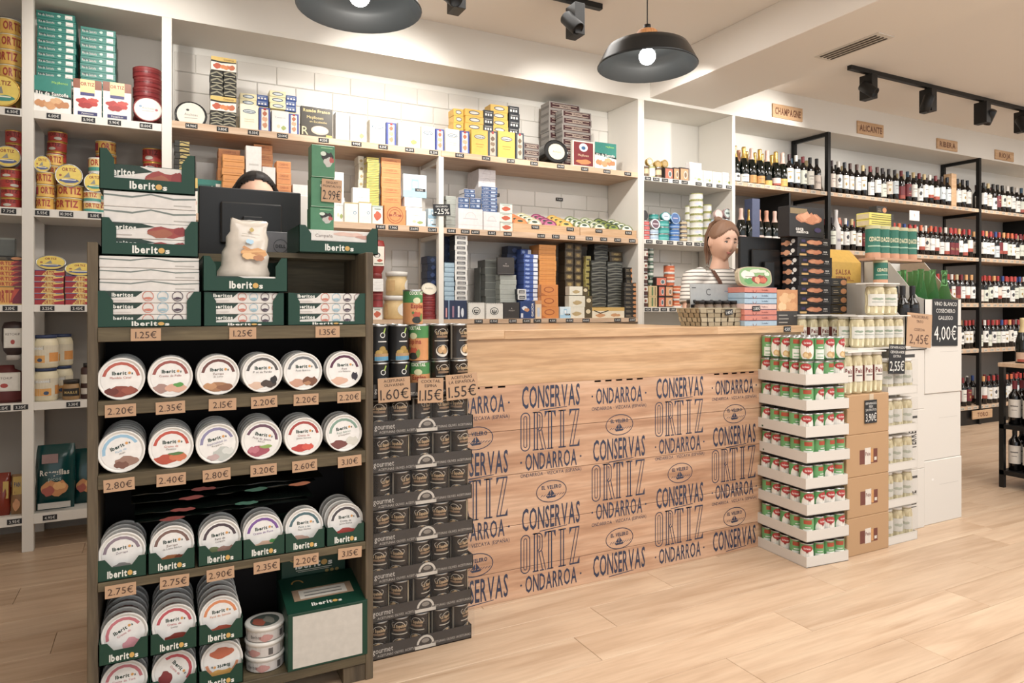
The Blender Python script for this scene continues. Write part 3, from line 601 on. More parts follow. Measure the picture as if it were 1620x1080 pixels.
 'bluewhite': ('#3a5aa8', [('r', .68, .1, 1, .9, '#dfe6f2'), ('b', .25, .5, .16, .3, '#8fa8dd', 3), ('r', 0, 0, 1, .1, '#22366c')]),
 'navybox': ('#22304f', [('b', .5, .5, .2, .3, '#43598c', 2)]),
 'galicia': ('#1f3f7a', [('t', 'GALICIA', .84, .5, .13, W_, .9, 'b', pi/2), ('b', .3, .6, .2, .12, '#d9dde6', 2), ('b', .45, .5, .18, .12, '#c98a5a', 3), ('r', .05, .05, .2, .3, '#d9dde6')]),
 'fish': ('#e2c9a8', [('r', 0, .8, 1, 1, '#c98f5a'), ('r', .3, .1, .7, .6, '#b9c5d8')]),
 'orangefish': ('#d9842a', [('e', .45, .55, .3, .26, '#a8521e'), ('e', .45, .55, .24, .18, '#d9842a'), ('q', [(0, .3), (.35, 0), (0, 0)], '#b9651c')]),
 'smallcream': ('#ded9c6', [('b', .35, .4, .2, .2, '#b9a06a', 2), ('r', .68, 0, 1, 1, '#55482a'), ('e', .84, .6, .1, .2, '#d9c9a0')]),
 'blacklayers': ('#2a2b27', [('q', [(.02, .2), (.6, .6), (.98, .5), (.98, .65), (.55, .85), (.02, .5)], '#6c6d62'), ('r', .05, .05, .9, .12, '#8a8a7a')]),
 'brownlayers': ('#3b2f1c', [('r', .15, .2, .85, .8, '#6f5a32'), ('b', .5, .5, .2, .25, '#a08848', 3)]),
 'golddark': ('#a89a4a', [('r', .1, .3, .9, .6, '#4a4220')]),
 'dots': ('#2a2620', [('e', .78, .5, .2, .34, '#c9854a'), ('r', .1, .3, .45, .38, '#9a8a6a'), ('r', .1, .55, .4, .62, '#9a8a6a')]),
 'longcream': ('#e3d8bd', [('r', 0, .66, 1, 1, '#d0a84f'), ('q', [(.05, .75), (.25, .5), (.5, .75), (.5, .66), (.25, .4), (.05, .66)], '#2a2418'), ('b', .25, .25, .15, .18, '#c9905a', 2), ('b', .72, .25, .15, .18, '#c9905a', 5)]),
 'smallwood': ('#c9b078', [('r', .3, .1, .5, .9, '#5a7a4a'), ('r', .7, .1, .8, .9, '#6a5a3a')]),
 'coralbox': ('#2a1c18', [('r', .06, .08, .94, .9, '#d9694a'), ('e', .62, .45, .22, .3, '#cfc5b8'), ('e', .62, .45, .14, .2, '#4a6a7a')]),
 'peachbox': ('#3a2418', [('r', .06, .08, .94, .9, '#e09a62'), ('e', .62, .45, .22, .3, '#cfc5b8'), ('e', .62, .45, .14, .2, '#8a6a4a')]),
 'redbox': ('#cf7a68', [('r', .0, .94, 1, 1, '#3a4a6a'), ('t', 'Sardinillas', .62, .48, .3, '#7a2f28', .4), ('a', .3, .42, .06, .012, 180, 360, '#7a2f28')]),
 'bluebox': ('#9db8cc', [('r', .0, .94, 1, 1, '#3a4a6a'), ('t', 'Sardinillas', .62, .48, .3, '#2f3f5f', .4), ('a', .3, .42, .06, .012, 180, 360, '#8a4a3a')]),
 'roseb': ('#dcb8ac', [('r', .0, .94, 1, 1, '#3a4a6a'), ('t', 'Mejillones', .62, .48, .3, '#7a4f48', .4)]),
 'cookie': ('#1d1a1c', [('b', .5, .52, .24, .3, '#b8714a', 3), ('b', .42, .5, .12, .2, '#cf8d62', 4), ('b', .58, .5, .12, .22, '#c98058', 8), ('r', .06, .1, .26, .3, '#c8a05a'), ('r', .1, .5, .22, .75, '#3a2f5a'), ('t', 'coca', .83, .6, .2, W_, .16, 'b'), ('t', 'd mallorca', .83, .35, .13, W_, .2)], [('r', 0, .3, .4, .55, '#c98058'), ('b', .35, .45, .22, .3, '#d99a70', 2), ('e', .72, .62, .12, .22, W_), ('e', .6, .3, .07, .12, W_)]),
 'cookiebig': ('#1d1a1c', [('r', .02, .75, .5, .93, '#8a744a'), ('b', .55, .62, .38, .2, '#b8714a', 3), ('b', .4, .66, .2, .14, '#cf8d62', 4), ('b', .65, .62, .22, .16, '#d39066', 8), ('q', [(.42, .62), (.62, .82), (.8, .6), (.6, .42)], '#c47c50'), ('q', [(.3, .7), (.5, .85), (.6, .7), (.42, .55)], '#d89a70'), ('t', 'coca', .28, .27, .12, W_, .25, 'b'), ('t', 'mallorca', .36, .17, .1, W_, .4, 'b'), ('e', .8, .25, .1, .08, '#3a2f5a')]),
 'cracker': ('#3a3735', [('r', 0, .4, 1, 1, '#c98a52'), ('b', .4, .75, .3, .17, '#e0b078', 2), ('b', .65, .55, .3, .14, '#d59a60', 3), ('b', .25, .52, .2, .13, '#e6bd88', 5), ('b', .7, .82, .2, .1, '#d9a468', 6), ('r', .08, .27, .5, .3, '#9a948a'), ('r', .08, .17, .55, .2, '#9a948a'), ('r', .08, .07, .5, .1, '#9a948a'), ('r', .8, .25, .92, .28, '#9a948a')]),
}
# --- round things
def canmesh(R, h, base, ops, lid='steel', w=None, arc=1.0, n=18):
    m = MB(); m.lathe([(0, 0, lid), (R*.96, 0, lid), (R, .003, lid), (R, .004, lid), (R*.985, .006, base), (R*.985, h-.006, base), (R, h-.004, lid), (R, h, lid), (R*.94, h, lid), (R*.93, h-.004, lid), (0, h-.004, lid)], base, n)
    if ops: m.paint(Fr((0, 0, 0), R=R*.99), w or R*2.0*arc, h, ops)
    return m.mesh()
def ccan(kind, R, h):                         # cached can meshes
    key = (kind, R, h)
    if key not in CC: CC[key] = canmesh(R, h, *CAN[kind])
    return CC[key]
CC = {}
CAN = {
 'olive': ('#17181a', [('a', .5, .72, .13, .035, 0, 360, '#e8e6e0'), ('q', [(.52, .78), (.62, .92), (.68, .9), (.58, .76)], '#9fc03a'), ('r', .28, .53, .72, .56, '#cfcdc6'), ('e', .5, .33, .17, .09, '#a8862e'), ('e', .32, .24, .17, .08, '#b8963a'), ('e', .66, .24, .16, .08, '#9a7a28'), ('r', .12, .13, .88, .22, '#b08a5a'), ('r', .12, .03, .88, .14, '#4f93b5')]),
 'cocktail': ('#3f8a45', [('r', -.4, 0, 1.4, .62, '#d08a48'), ('q', [(-.4, .5), (-.4, .8), (1.4, .66), (1.4, .45)], '#7fae54'), ('t', 'COCKTAIL', .5, .9, .09, '#e8ead8', .75, 'b'), ('e', .5, .68, .2, .09, '#cfd0a0'), ('t', 'Espina', .55, .53, .13, '#a03a20', .7, 'b'), ('b', .5, .28, .22, .1, '#b84a28', 3), ('e', .5, .12, .24, .1, '#2a2c26'), ('b', .75, .2, .1, .12, '#6f8a3a', 4), ('e', .3, .33, .06, .04, '#4f7a34')]),
 'black': ('#2b2521/g', [('r', -.35, 0, -.25, 1, '#8f8778'), ('r', 1.2, 0, 1.3, 1, '#a89878'), ('a', .5, .72, .28, .03, 20, 160, '#c9c0b0'), ('a', .22, .8, .12, .02, 90, 250, '#c9c0b0'), ('a', .78, .8, .12, .02, -70, 90, '#c9c0b0'), ('t', 'La Española', .5, .76, .09, '#c9a87a', .66, 'b'), ('r', .2, .62, .8, .68, '#8a6a4a'), ('r', .1, .52, .9, .55, '#b9b0a0'), ('e', .5, .25, .34, .17, '#d8d2c6'), ('e', .5, .28, .3, .13, '#5a4a30'), ('e', .38, .27, .12, .09, '#c9a06a'), ('e', .6, .25, .12, .09, '#b9905a'), ('e', .5, .34, .1, .07, '#d9b480')]),
 'bean': ('#4f9a55', [('e', .5, .47, .60, .42, '#e4e0d8'), ('e', .5, .78, .42, .15, '#b5282a'), ('t', 'Gran Hermano', .5, .78, .08, '#f0e6e0', .5, 'b'), ('q', [(.4, .68), (.6, .68), (.55, .55), (.5, .62), (.45, .55)], '#8a1616'), ('b', .5, .28, .33, .16, '#cda76a', 3), ('b', .4, .26, .15, .09, '#dcbf86', 5), ('b', .66, .3, .12, .08, '#b98f55', 6), ('r', 1.2, .1, 1.6, .9, '#3f9a4d'), ('r', -.6, .1, -.3, .5, '#dfe4dc'), ('r', -.35, .04, 1.35, .12, '#1d4a26')]),
 'beanside': ('#62a864', [('r', .2, .72, .8, .9, '#b0431d'), ('r', .15, .1, .85, .5, '#dfe2da'), ('r', .25, .16, .75, .2, '#7fae84'), ('r', .25, .3, .75, .34, '#7fae84'), ('r', .3, .56, .7, .6, '#dfe2da'), ('r', -.4, .04, 1.4, .1, '#1d4a26')]),
 'tomatogreen': ('#1f6f5c', [('r', -.5, 0, 1.5, .16, '#c9906a'), ('r', -.5, .9, 1.5, 1, '#b9b58a'), ('t', 'CIDACOS', .5, .58, .14, '#e0d8b0', .8, 'b'), ('r', .0, .34, 1, .38, '#9fc0a8'), ('r', 1.0, .2, 1.5, .85, '#2f9a86')]),
 'whitegreen': ('#dcdad0', [('r', -.5, 0, 1.5, .14, '#9a9a4a'), ('r', -.5, .86, 1.5, 1, '#9a9a4a'), ('b', .5, .5, .3, .2, '#c9cfe0', 2), ('e', .6, .12, .12, .08, '#5a8a3a')]),
 'orangecan': ('#d4622a', [('r', -.5, .0, 1.5, .2, '#e2ddd4'), ('r', .1, .45, .9, .6, '#e8b890')]),
 'brownjar': ('#6a5038', [('r', -.5, .3, 1.5, .75, '#c9b48a')]),
 'spicejar': ('#4a2218', [('r', -.3, .35, 1.3, .8, '#d9d2c4'), ('b', .5, .55, .2, .12, '#8a3a2a', 2)]),
 'greenjar': ('#3f5f4a', [('r', -.5, .35, 1.5, .7, '#cfd4c8')]),
 'coraltin': ('#cf4a48', [('r', -.5, .4, 1.5, .5, '#e4a29a')]), 'tealtin': ('#149a94', [('r', -.5, .35, 1.5, .45, '#7fd0cc')]), 'bluetin': ('#3a72b8', [('r', -.5, .35, 1.5, .45, '#a8c4e4')]), 'icetin': ('#b8cfe0', [('r', -.5, .35, 1.5, .45, '#7a9ac0')]),
 'ortizround': ('#e0ae30', [('q', [(-.9, 0), (-.9, .42), (1.7, .2), (1.7, 0)], '#b3241e'), ('q', [(-.8, .12), (-.8, .5), (.1, .12)], '#b3241e'), ('t', 'ORTIZ', .62, .55, .52, '#a8301c', .95, 'b'), ('q', [(.4, .05), (1.5, .28), (1.5, .05)], '#c2402a'), ('r', -.4, .2, -.02, .8, '#a32a3a'), ('r', -.8, .94, 1.8, 1, '#d8cfae')], 'gold'),
 'ortizteal': ('#e6c878', [('t', 'ORTIZ', .55, .66, .4, '#b5401c', .9, 'b'), ('r', -.8, .06, 1.8, .32, '#3a9a8c'), ('r', -.5, .45, -.1, .9, '#c2382a')], 'whitelid'),
 'ortizred2': ('#b32a1e', [('q', [(-.8, .5), (-.8, 1), (1.8, 1), (1.8, .8)], '#e0ae30'), ('t', 'ORTIZ', .5, .7, .34, '#7a1a10', .9, 'b'), ('e', .5, .3, .2, .14, '#c9c3b4')], 'gold'),
 'redtin': ('#8e1f22', [('r', -.9, .42, 1.9, .5, '#6d1518'), ('r', -.9, .8, 1.9, .86, '#b04a44')], '#8e1f22'),
}
# Iberitos style lids
def lid_ops(ring, line, foods, rot=0, sub=''):
    o = [('e', .5, .5, .44, .44, '#e6e3de'), ('a', .5, .5, .41, .07, 10+rot, 170+rot, ring)]
    for i, (x, y, rx, ry, c) in enumerate(foods): o.append(('b', x, y, rx, ry, c, i+2))
    cr, sr = cos(radians(rot)), sin(radians(rot))
    def ro(x, y): return .5+(x-.5)*cr-(y-.5)*sr, .5+(x-.5)*sr+(y-.5)*cr
    a, b = ro(.46, .64); o.append(('t', 'Iberit', a, b, .085, '#1c3a2e', .36, 'b', radians(rot)))
    a, b = ro(.675, .64); o.append(('e', a, b, .032, .032, '#d9953a')); a, b = ro(.735, .635); o.append(('t', 's', a, b, .06, '#1c3a2e', .05, 'b', radians(rot)))
    if line: a, b = ro(.5, .53); o.append(('t', line, a, b, .055, ring, .5, 'r', radians(rot)))
    if sub: a, b = ro(.5, .46); o.append(('t', sub, a, b, .045, '#6a5f5a', .45, 'r', radians(rot)))
    return o
def patetin(ops, R=.061, h=.038):              # lid faces -Y, resting on its rim at z=0
    m = MB(); M_ = Matrix.Translation((0, 0, R)) @ Matrix.Rotation(pi/2, 4, 'X')
    m.lathe([(0, -h), (R*.86, -h), (R*.88, -h+.004), (R*.93, -.008), (R*.93, -.007)], '#a9a5a2', 28, M_)
    body = m.mesh(); m = MB()
    m.lathe([(R*.93, -.009), (R, -.009), (R, -.001), (R*.985, 0), (R*.93, 0), (R*.915, -.0015), (0, -.0015)], 'whitelid', 32, M_)
    if ops: disc_on(m, (0, .0013, R), R*.98, ops)
    return body, m.mesh()


# ================================================================ NEAR DISPLAY RACK
YD = 2.273; DX0, DX1 = -.182, .642
dr = thing('display_rack', None, 'dark greyish wooden display rack with tins of pate at the front left', 'display rack', (DX0, YD, 0))
def dp(name, *a, **k):
    lab = k.pop('label', None); return part(name, bm(a[0]-DX0, a[1]-DX0, a[2]-YD, a[3]-YD, *a[4:], **k), dr, label=lab)
dp('side_panel', DX0, DX0+.026, YD, YD+.322, .0, 1.437, 'greywoodv', c=.002); dp('side_panel', DX1-.026, DX1, YD, YD+.322, .0, 1.437, 'greywoodv', c=.002)
bk = dp('back_panel', DX0+.026, DX1-.026, YD+.312, YD+.322, .05, 1.14, 'darkboard'); dp('back_panel', DX0+.026, DX1-.026, YD+.30, YD+.322, 1.15, 1.437, 'greywood')
dp('top_rail', .30, DX1-.026, YD+.14, YD+.322, 1.42, 1.437, 'greywood')
dp('foot', DX1-.10, DX1-.003, YD+.005, YD+.09, 0, .055, 'greywoodv', c=.002); dp('foot', DX0+.003, DX0+.10, YD+.005, YD+.09, 0, .055, 'greywoodv', c=.002)
BR = [(1.194, .041), (.983, .040), (.772, .040), (.466, .025), (.088, .03)]
SH = []
for z, th in BR: SH.append(dp('shelf', DX0+.026, DX1-.026, YD-.001, YD+.312, z-th, z, 'greywood', c=.0015))
KT = {}
def kraft(sh, px, txt, z, tilt=0):
    txt = txt.replace(',', '.')
    if txt not in KT: KT[txt] = tag_mesh(txt, .078, .036, 'kraft', '#4a3226')
    part('price_tag', KT[txt], sh, (X(px, YD)-DX0, -.0045, z), (0, tilt, 0), label='kraft paper price tag reading '+txt)
for px, t in ((231, '1,25€'), (384, '1,25€'), (518, '1,35€')): kraft(SH[0], px, t, 1.172-.018)
for px, t in ((191, '2,20€'), (270, '2,35€'), (352, '2,15€'), (418, '2,20€'), (484, '2,20€'), (552, '2,20€')): kraft(SH[1], px, t, .955-.018, random.uniform(-.03, .03))
for px, t in ((189, '2,80€'), (271, '2,40€'), (343, '2,80€'), (417, '3,20€'), (482, '2,60€'), (553, '3,10€')): kraft(SH[2], px, t, .742-.018, random.uniform(-.03, .03))
for px, t in ((191, '2,75€'), (276, '2,75€'), (349, '2,90€'), (422, '2,35€'), (484, '2,20€'), (553, '3,15€')): kraft(SH[3], px, t, .438-.018, random.uniform(-.03, .03))
# --- tins of pate
br = '#8a3a24'; gr = '#55565a'; pk = '#d8a488'
R1 = [lid_ops('#b8503a', 'Mandela Catalá', [(.5, .2, .36, .13, br), (.3, .2, .15, .1, '#6d2a1c'), (.65, .22, .15, .1, '#9c4a30')]),
      lid_ops('#9c4a40', 'Crema de Pollo', [(.3, .22, .2, .12, '#a88478'), (.62, .22, .25, .12, pk), (.68, .3, .12, .06, '#4f9a3a')]),
      lid_ops('#6d3c34', 'Zurrapa', [(.5, .2, .34, .12, '#a87448'), (.3, .22, .16, .1, '#c08a58'), (.65, .18, .2, .09, '#8f5c38')], 0, 'de Lomo'),
      lid_ops('#55504e', 'Pâté de Perdiz', [(.35, .18, .22, .1, '#d8b49a'), (.65, .22, .2, .12, '#4a3a30'), (.78, .32, .09, .11, '#2a2624')]),
      lid_ops('#6a6c70', 'Paté Ibérico', [(.35, .2, .22, .11, '#c99478'), (.68, .24, .2, .14, '#7a4a2c'), (.6, .18, .1, .06, '#b07a50')]),
      lid_ops('#5a2440', 'Paté', [(.35, .2, .25, .11, '#d9ab90'), (.78, .32, .09, .13, '#2c2330')], 0, 'a la Pimienta')]
R2 = [lid_ops('#8fbcd8', 'Paté de', [(.62, .26, .26, .13, '#9a7360'), (.5, .18, .16, .1, '#7a4c3a')], 22, 'Atún'),
      lid_ops('#c0442a', 'Crema de', [(.4, .22, .3, .12, '#b84420'), (.65, .26, .2, .12, '#cf6a34'), (.6, .34, .18, .04, '#4f7a3a')], 0, 'Pimiento'),
      lid_ops('#8a84a8', 'Especialidad de', [(.65, .24, .26, .18, '#b9bdb6'), (.75, .3, .14, .1, '#d4d6d0'), (.4, .16, .15, .08, '#c0a4a0')], 12, 'Roquefort'),
      lid_ops('#6a4458', 'Paté de Jamón', [(.42, .22, .28, .14, '#a8485a'), (.3, .26, .14, .1, '#c06a78'), (.6, .32, .16, .05, '#8aa84a')], -14, 'Ibérico'),
      lid_ops('#a8362c', 'Crema de', [(.45, .2, .28, .1, '#c03020'), (.6, .22, .16, .1, '#d84a30')], 0, 'Jamón Serrano'),
      lid_ops('#7a9a88', 'Paté Ibérico', [(.35, .2, .25, .12, '#7a4038'), (.72, .28, .17, .14, '#d0cdc0')], 8, 'al Roquefort')]
R3 = [lid_ops('#8a7884', 'Zurrapa', [(.5, .2, .2, .09, '#8a8684')], 6), lid_ops('#7a5a50', 'Zurrapa', [(.5, .2, .34, .1, '#a8642c'), (.7, .22, .15, .08, '#7a3c1c')], 4, 'de Lomo Ibérico'),
      lid_ops('#4a3a40', 'Paté de', [(.35, .22, .22, .12, '#6f7a4a'), (.65, .24, .22, .11, '#a07868')], 5, 'Campaña'),
      lid_ops('#7a4f9a', 'Crema de Pavo', [(.55, .2, .26, .11, '#d9b094'), (.75, .28, .1, .06, '#4f9a4a')], 4), lid_ops('#4a6a70', 'Paté a las', [(.35, .2, .28, .12, '#c09a88')], 0, 'Finas Hierbas'),
      lid_ops('#4a4448', 'Crema de', [(.5, .22, .3, .12, '#b83a30')], 0, 'Jamón Ibérico')]
R4 = [lid_ops('#c96a74', 'Crema de', [(.65, .24, .2, .18, '#d8909a')], 25), lid_ops('#c24650', 'Crema de', [(.6, .2, .32, .11, '#8a3020')], 0, 'Lomo'), lid_ops('#dc8448', 'Paté de Salmón', [(.55, .18, .3, .1, '#b0482c')], 3)]
R5 = [lid_ops('#c46a74', 'Crema de York', [(.5, .2, .3, .1, '#d8909a')], 0), lid_ops('#c24650', 'Crema de', [(.3, .35, .16, .2, '#8a2f30')], -50), lid_ops('#d88c60', '', [(.5, .7, .3, .14, '#c0603a'), (.5, .2, .3, .1, '#d8a040')], 180)]
RNM = [['Mandela Catala orange ring', 'Crema de Pollo brown ring', 'brown ring Zurrapa', 'grey ring partridge pate', 'grey ring Iberian pate', 'purple ring pepper pate'],
       ['pale blue ring tuna pate', 'orange-red ring pepper cream', 'lilac ring Roquefort', 'plum ring ham pate', 'red ring ham cream', 'grey-green ring pate'],
       ['mauve ring Zurrapa', 'brown ring Zurrapa', 'dark ring Campaña pate', 'violet ring turkey cream', 'slate ring herb pate', 'charcoal ring ham cream'],
       ['pink ring cream', 'crimson ring cream', 'orange ring salmon pate'], ['pink ring lower', 'tilted crimson ring lower', 'upside-down orange ring lower']]
blank = patetin([('a', .5, .5, .41, .07, 10, 170, '#8a5a50'), ('b', .5, .25, .3, .12, '#a07058', 3)])
def tinrow(pxs, looks, names, shelf_word, z, ns, y0=YD+.012, pitch=.042, lean=-.10):
    for j, px in enumerate(pxs):
        b, l = patetin(looks[j]); x = X(px, y0)
        for i in range(ns[j]):
            lab = ('pate tin, %s, %s' % (names[j], shelf_word)) + (', front one' if i == 0 else ', %s behind the front one' % nth(i-1) if ns[j] > 1 else '')
            bb, ll = (b, l) if i == 0 else blank
            o = thing('pate_tin', bb, lab, 'tin', (x+random.uniform(-.002, .002), y0+i*pitch, z+.0005), (lean, 0, 0), 'pate tins on the display rack')
            part('lid', ll, o)
tinrow([191.5, 270.5, 345, 415.5, 481, 546], R1, RNM[0], 'top tin shelf', BR[1][0], [6, 3, 3, 4, 4, 2])
tinrow([192, 271, 345, 415.5, 481.5, 545], R2, RNM[1], 'second tin shelf', BR[2][0], [6, 5, 5, 5, 4, 3])
tinrow([193, 272, 349, 418, 483, 547], R3, RNM[2], 'third tin shelf', BR[3][0]+.004, [4, 3, 3, 3, 2, 4], y0=YD+.03)
tinrow([196, 275, 350], R4, RNM[3], 'bottom shelf upper tray', BR[4][0]+.142, [6, 6, 6], y0=YD+.032, pitch=.047, lean=-.12)
tinrow([197, 276, 351], R5, RNM[4], 'bottom shelf lower tray', BR[4][0]+.004, [3, 3, 3], y0=YD+.034, lean=-.06)
# green cardboard trays with a dipped front lip
def liptray(px, z, label, d=.24, hh=.055, wd=.126):
    m = MB(); h0, h1 = hh, hh*.62
    pts = [(-wd/2, 0), (wd/2, 0), (wd/2, h0), (wd*.34, h0), (wd*.2, h1), (-wd*.2, h1), (-wd*.34, h0), (-wd/2, h0)]
    m.prism([(x, 0, z_) for x, z_ in pts], (0, .002, 0), 'greencard'); m.box(-wd/2, wd/2, 0, d, 0, .002, 'greencard')
    m.box(-wd/2, -wd/2+.002, 0, d, 0, hh, 'greencard'); m.box(wd/2-.002, wd/2, 0, d, 0, hh, 'greencard'); m.box(-wd/2, wd/2, d-.002, d, 0, hh, 'greencard')
    ib(m, Fr((0, 0, 0)), 0, h1*.48, .020, .075)
    return thing('cardboard_tray', m.mesh(), label, 'tray', (X(px, YD+.006), YD+.006, z), (0, 0, 0), 'green lipped trays')
def ib(m, fr, cx, cz, h, wd):
    m.text(fr, 'Iberit', cx-wd*.16, cz, h, wd*.66, '#dfe0d8', 2, 'b', fit=True); m.paint(fr, 1, 1, [('e', cx+wd*.27+.5, cz-h*.1, wd*.085, h*.38, '#d0a03c')]); m.text(fr, 's', cx+wd*.43, cz-h*.12, h*.74, wd*.12, '#dfe0d8', 2, 'b', fit=True)
for j, px in enumerate([193, 272, 349, 418, 483, 547]): liptray(px, BR[3][0], 'green lipped cardboard tray holding the %s tins, third tin shelf' % RNM[2][j], hh=.062)
for j, px in enumerate([196, 275, 350]):
    liptray(px, BR[4][0]+.138, 'green lipped tray of the %s tins on bottom shelf' % RNM[3][j], hh=.062, d=.27); liptray(px, BR[4][0], 'green tray under the stacked tray, %s bottom tray from left' % nth(j), hh=.06, d=.27)
# three tins lying flat
m = MB(); m.lathe([(0, 0), (.053, 0), (.057, .004), (.059, .036), (.0605, .037), (.062, .040), (.062, .046), (.060, .048), (.055, .0475), (0, .0475)], 'whitelid', 28)
fr = Fr((0, 0, 0), R=.0585); m.paint(fr, .11, .038, [('r', -.3, .1, 1.1, .85, '#c8c2bd'), ('r', .72, .2, .85, .75, '#5a5654'), ('b', .3, .4, .2, .3, '#c08a84', 2), ('t', 'Iberitos', .0, .5, .3, '#3a3a3a', .3)])
m.paint(Fr((0, -.05, .0475), (1, 0, 0), (0, 1, 0), (0, 0, 1)), .1, .1, [('e', .5, .5, .45, .45, '#4a5650'), ('b', .3, .5, .2, .3, '#a0503a', 2), ('b', .6, .45, .16, .3, '#7a7a70', 4)])
lying = m.mesh()
for i in range(3): thing('pate_tin', lying, 'white pate tin lying flat in a stack of three, bottom shelf'+lvl(i, 3), 'tin', (X(419, YD+.085), YD+.085, BR[4][0]+.0005+i*.0482), (0, 0, random.uniform(-.4, .4)), 'flat stacked pate tins')
# flat dark plastic packs lying over the third tin shelf
for i, (a, b, za, tl) in enumerate(((214, 480, .612, -.02), (214, 488, .640, .02), (209, 492, .668, -.015), (209, 503, .697, .02))):
    x0, x1 = X(a, YD+.13), X(b, YD+.13); m = MB(); n = 14; rn = random.Random(i); vs = []
    for q in range(n+1):
        e = min(1, q/1.2, (n-q)/1.2); t = .011*(.25+.75*e)
        for (yy, s_) in ((0, 0), (.03, 1), (.17, 1), (.2, 0)): 
            wv = rn.uniform(-.003, .003); vs += [((x1-x0)*q/n, yy+wv, t*s_+wv), ((x1-x0)*q/n, yy+wv, -t*s_+wv)]
    fs = []
    for q in range(n):
        A = q*8; Bq = A+8
        for s_ in range(3): fs += [(A+2*s_, Bq+2*s_, Bq+2*s_+2, A+2*s_+2), (A+2*s_+1, A+2*s_+3, Bq+2*s_+3, Bq+2*s_+1)]
        fs += [(A, A+1, Bq+1, Bq), (A+6, Bq+6, Bq+7, A+7)]
    m.add(vs, fs, 'plasticbag', True)
    rr = [(.2, '#7a2a24'), (.55, '#1d5a48'), (.8, '#a05a30')]
    for f_, c_ in rr[:1+i % 3]: m.paint(Fr(((x1-x0)*(f_+.05*i), -.004, 0)), .07, .014, [('b', .5, 0, .5, .45, c_, i+2)])
    thing('plastic_pack', m.mesh(), 'flat shiny black plastic pack lying across the third row of tins'+lvl(i, 4), 'pack', (x0, YD+.045, za), (0, tl, 0), 'flat black packs')
# green box with the white card and the box behind
x0, x1 = X(455, YD+.0), X(582.5, YD+.0)-.003
m = MB(); wd = x1-x0; m.box(0, wd, 0, .20, 0, .184, 'greencard', c=.002); m.prism([(0, 0, .184), (0, .20, .224), (0, .20, .184)], (wd, 0, 0), 'greencard')
f2 = Fr((wd/2, 0, 0)); m.paint(f2, wd, .184, [('r', .06, .04, .93, .95, '#c4bfb5')])
vn = Vector((0, -.04, .2)).normalized(); vv = Vector((0, .2, .04)).normalized(); f3 = Fr((wd/2, 0, .185), (1, 0, 0), vv, vn)
m.paint(f3, wd, .2, [('r', .12, .3, .88, .62, '#a08468'), ('r', .2, .34, .8, .58, '#cfc9bd'), ('r', .26, .4, .74, .43, '#6a6a66'), ('r', .26, .49, .74, .51, '#6a6a66'), ('a', .22, .8, .08, .02, 0, 180, '#c08a2c')])
ib(m, f3, 0, .03, .018, .1)
thing('carton', m.mesh(), 'dark green sloping dispenser box with a blank white card front, bottom shelf', 'box', (x0, YD-.003, BR[4][0]))
m = MB(); wd2 = wd*.86; m.box(0, wd2, 0, .14, 0, .33, 'greencard', c=.002); f2 = Fr((wd2/2, 0, 0)); ib(m, f2, .0, .262, .026, .13); m.paint(f2, wd2, .33, [('r', .22, .73, .78, .738, '#b9b9a8'), ('r', .25, .715, .74, .72, '#b9b9a8'), ('a', .18, .88, .07, .012, 180, 360, '#b9a04a'), ('e', .78, .69, .03, .018, '#8a7430'), ('e', .86, .69, .03, .018, '#8a7430'), ('e', .7, .69, .03, .018, '#8a7430')])
thing('carton', m.mesh(), 'dark green Iberitos carton standing behind the dispenser box, bottom shelf', 'box', (x0+.012, YD+.205, BR[4][0]))
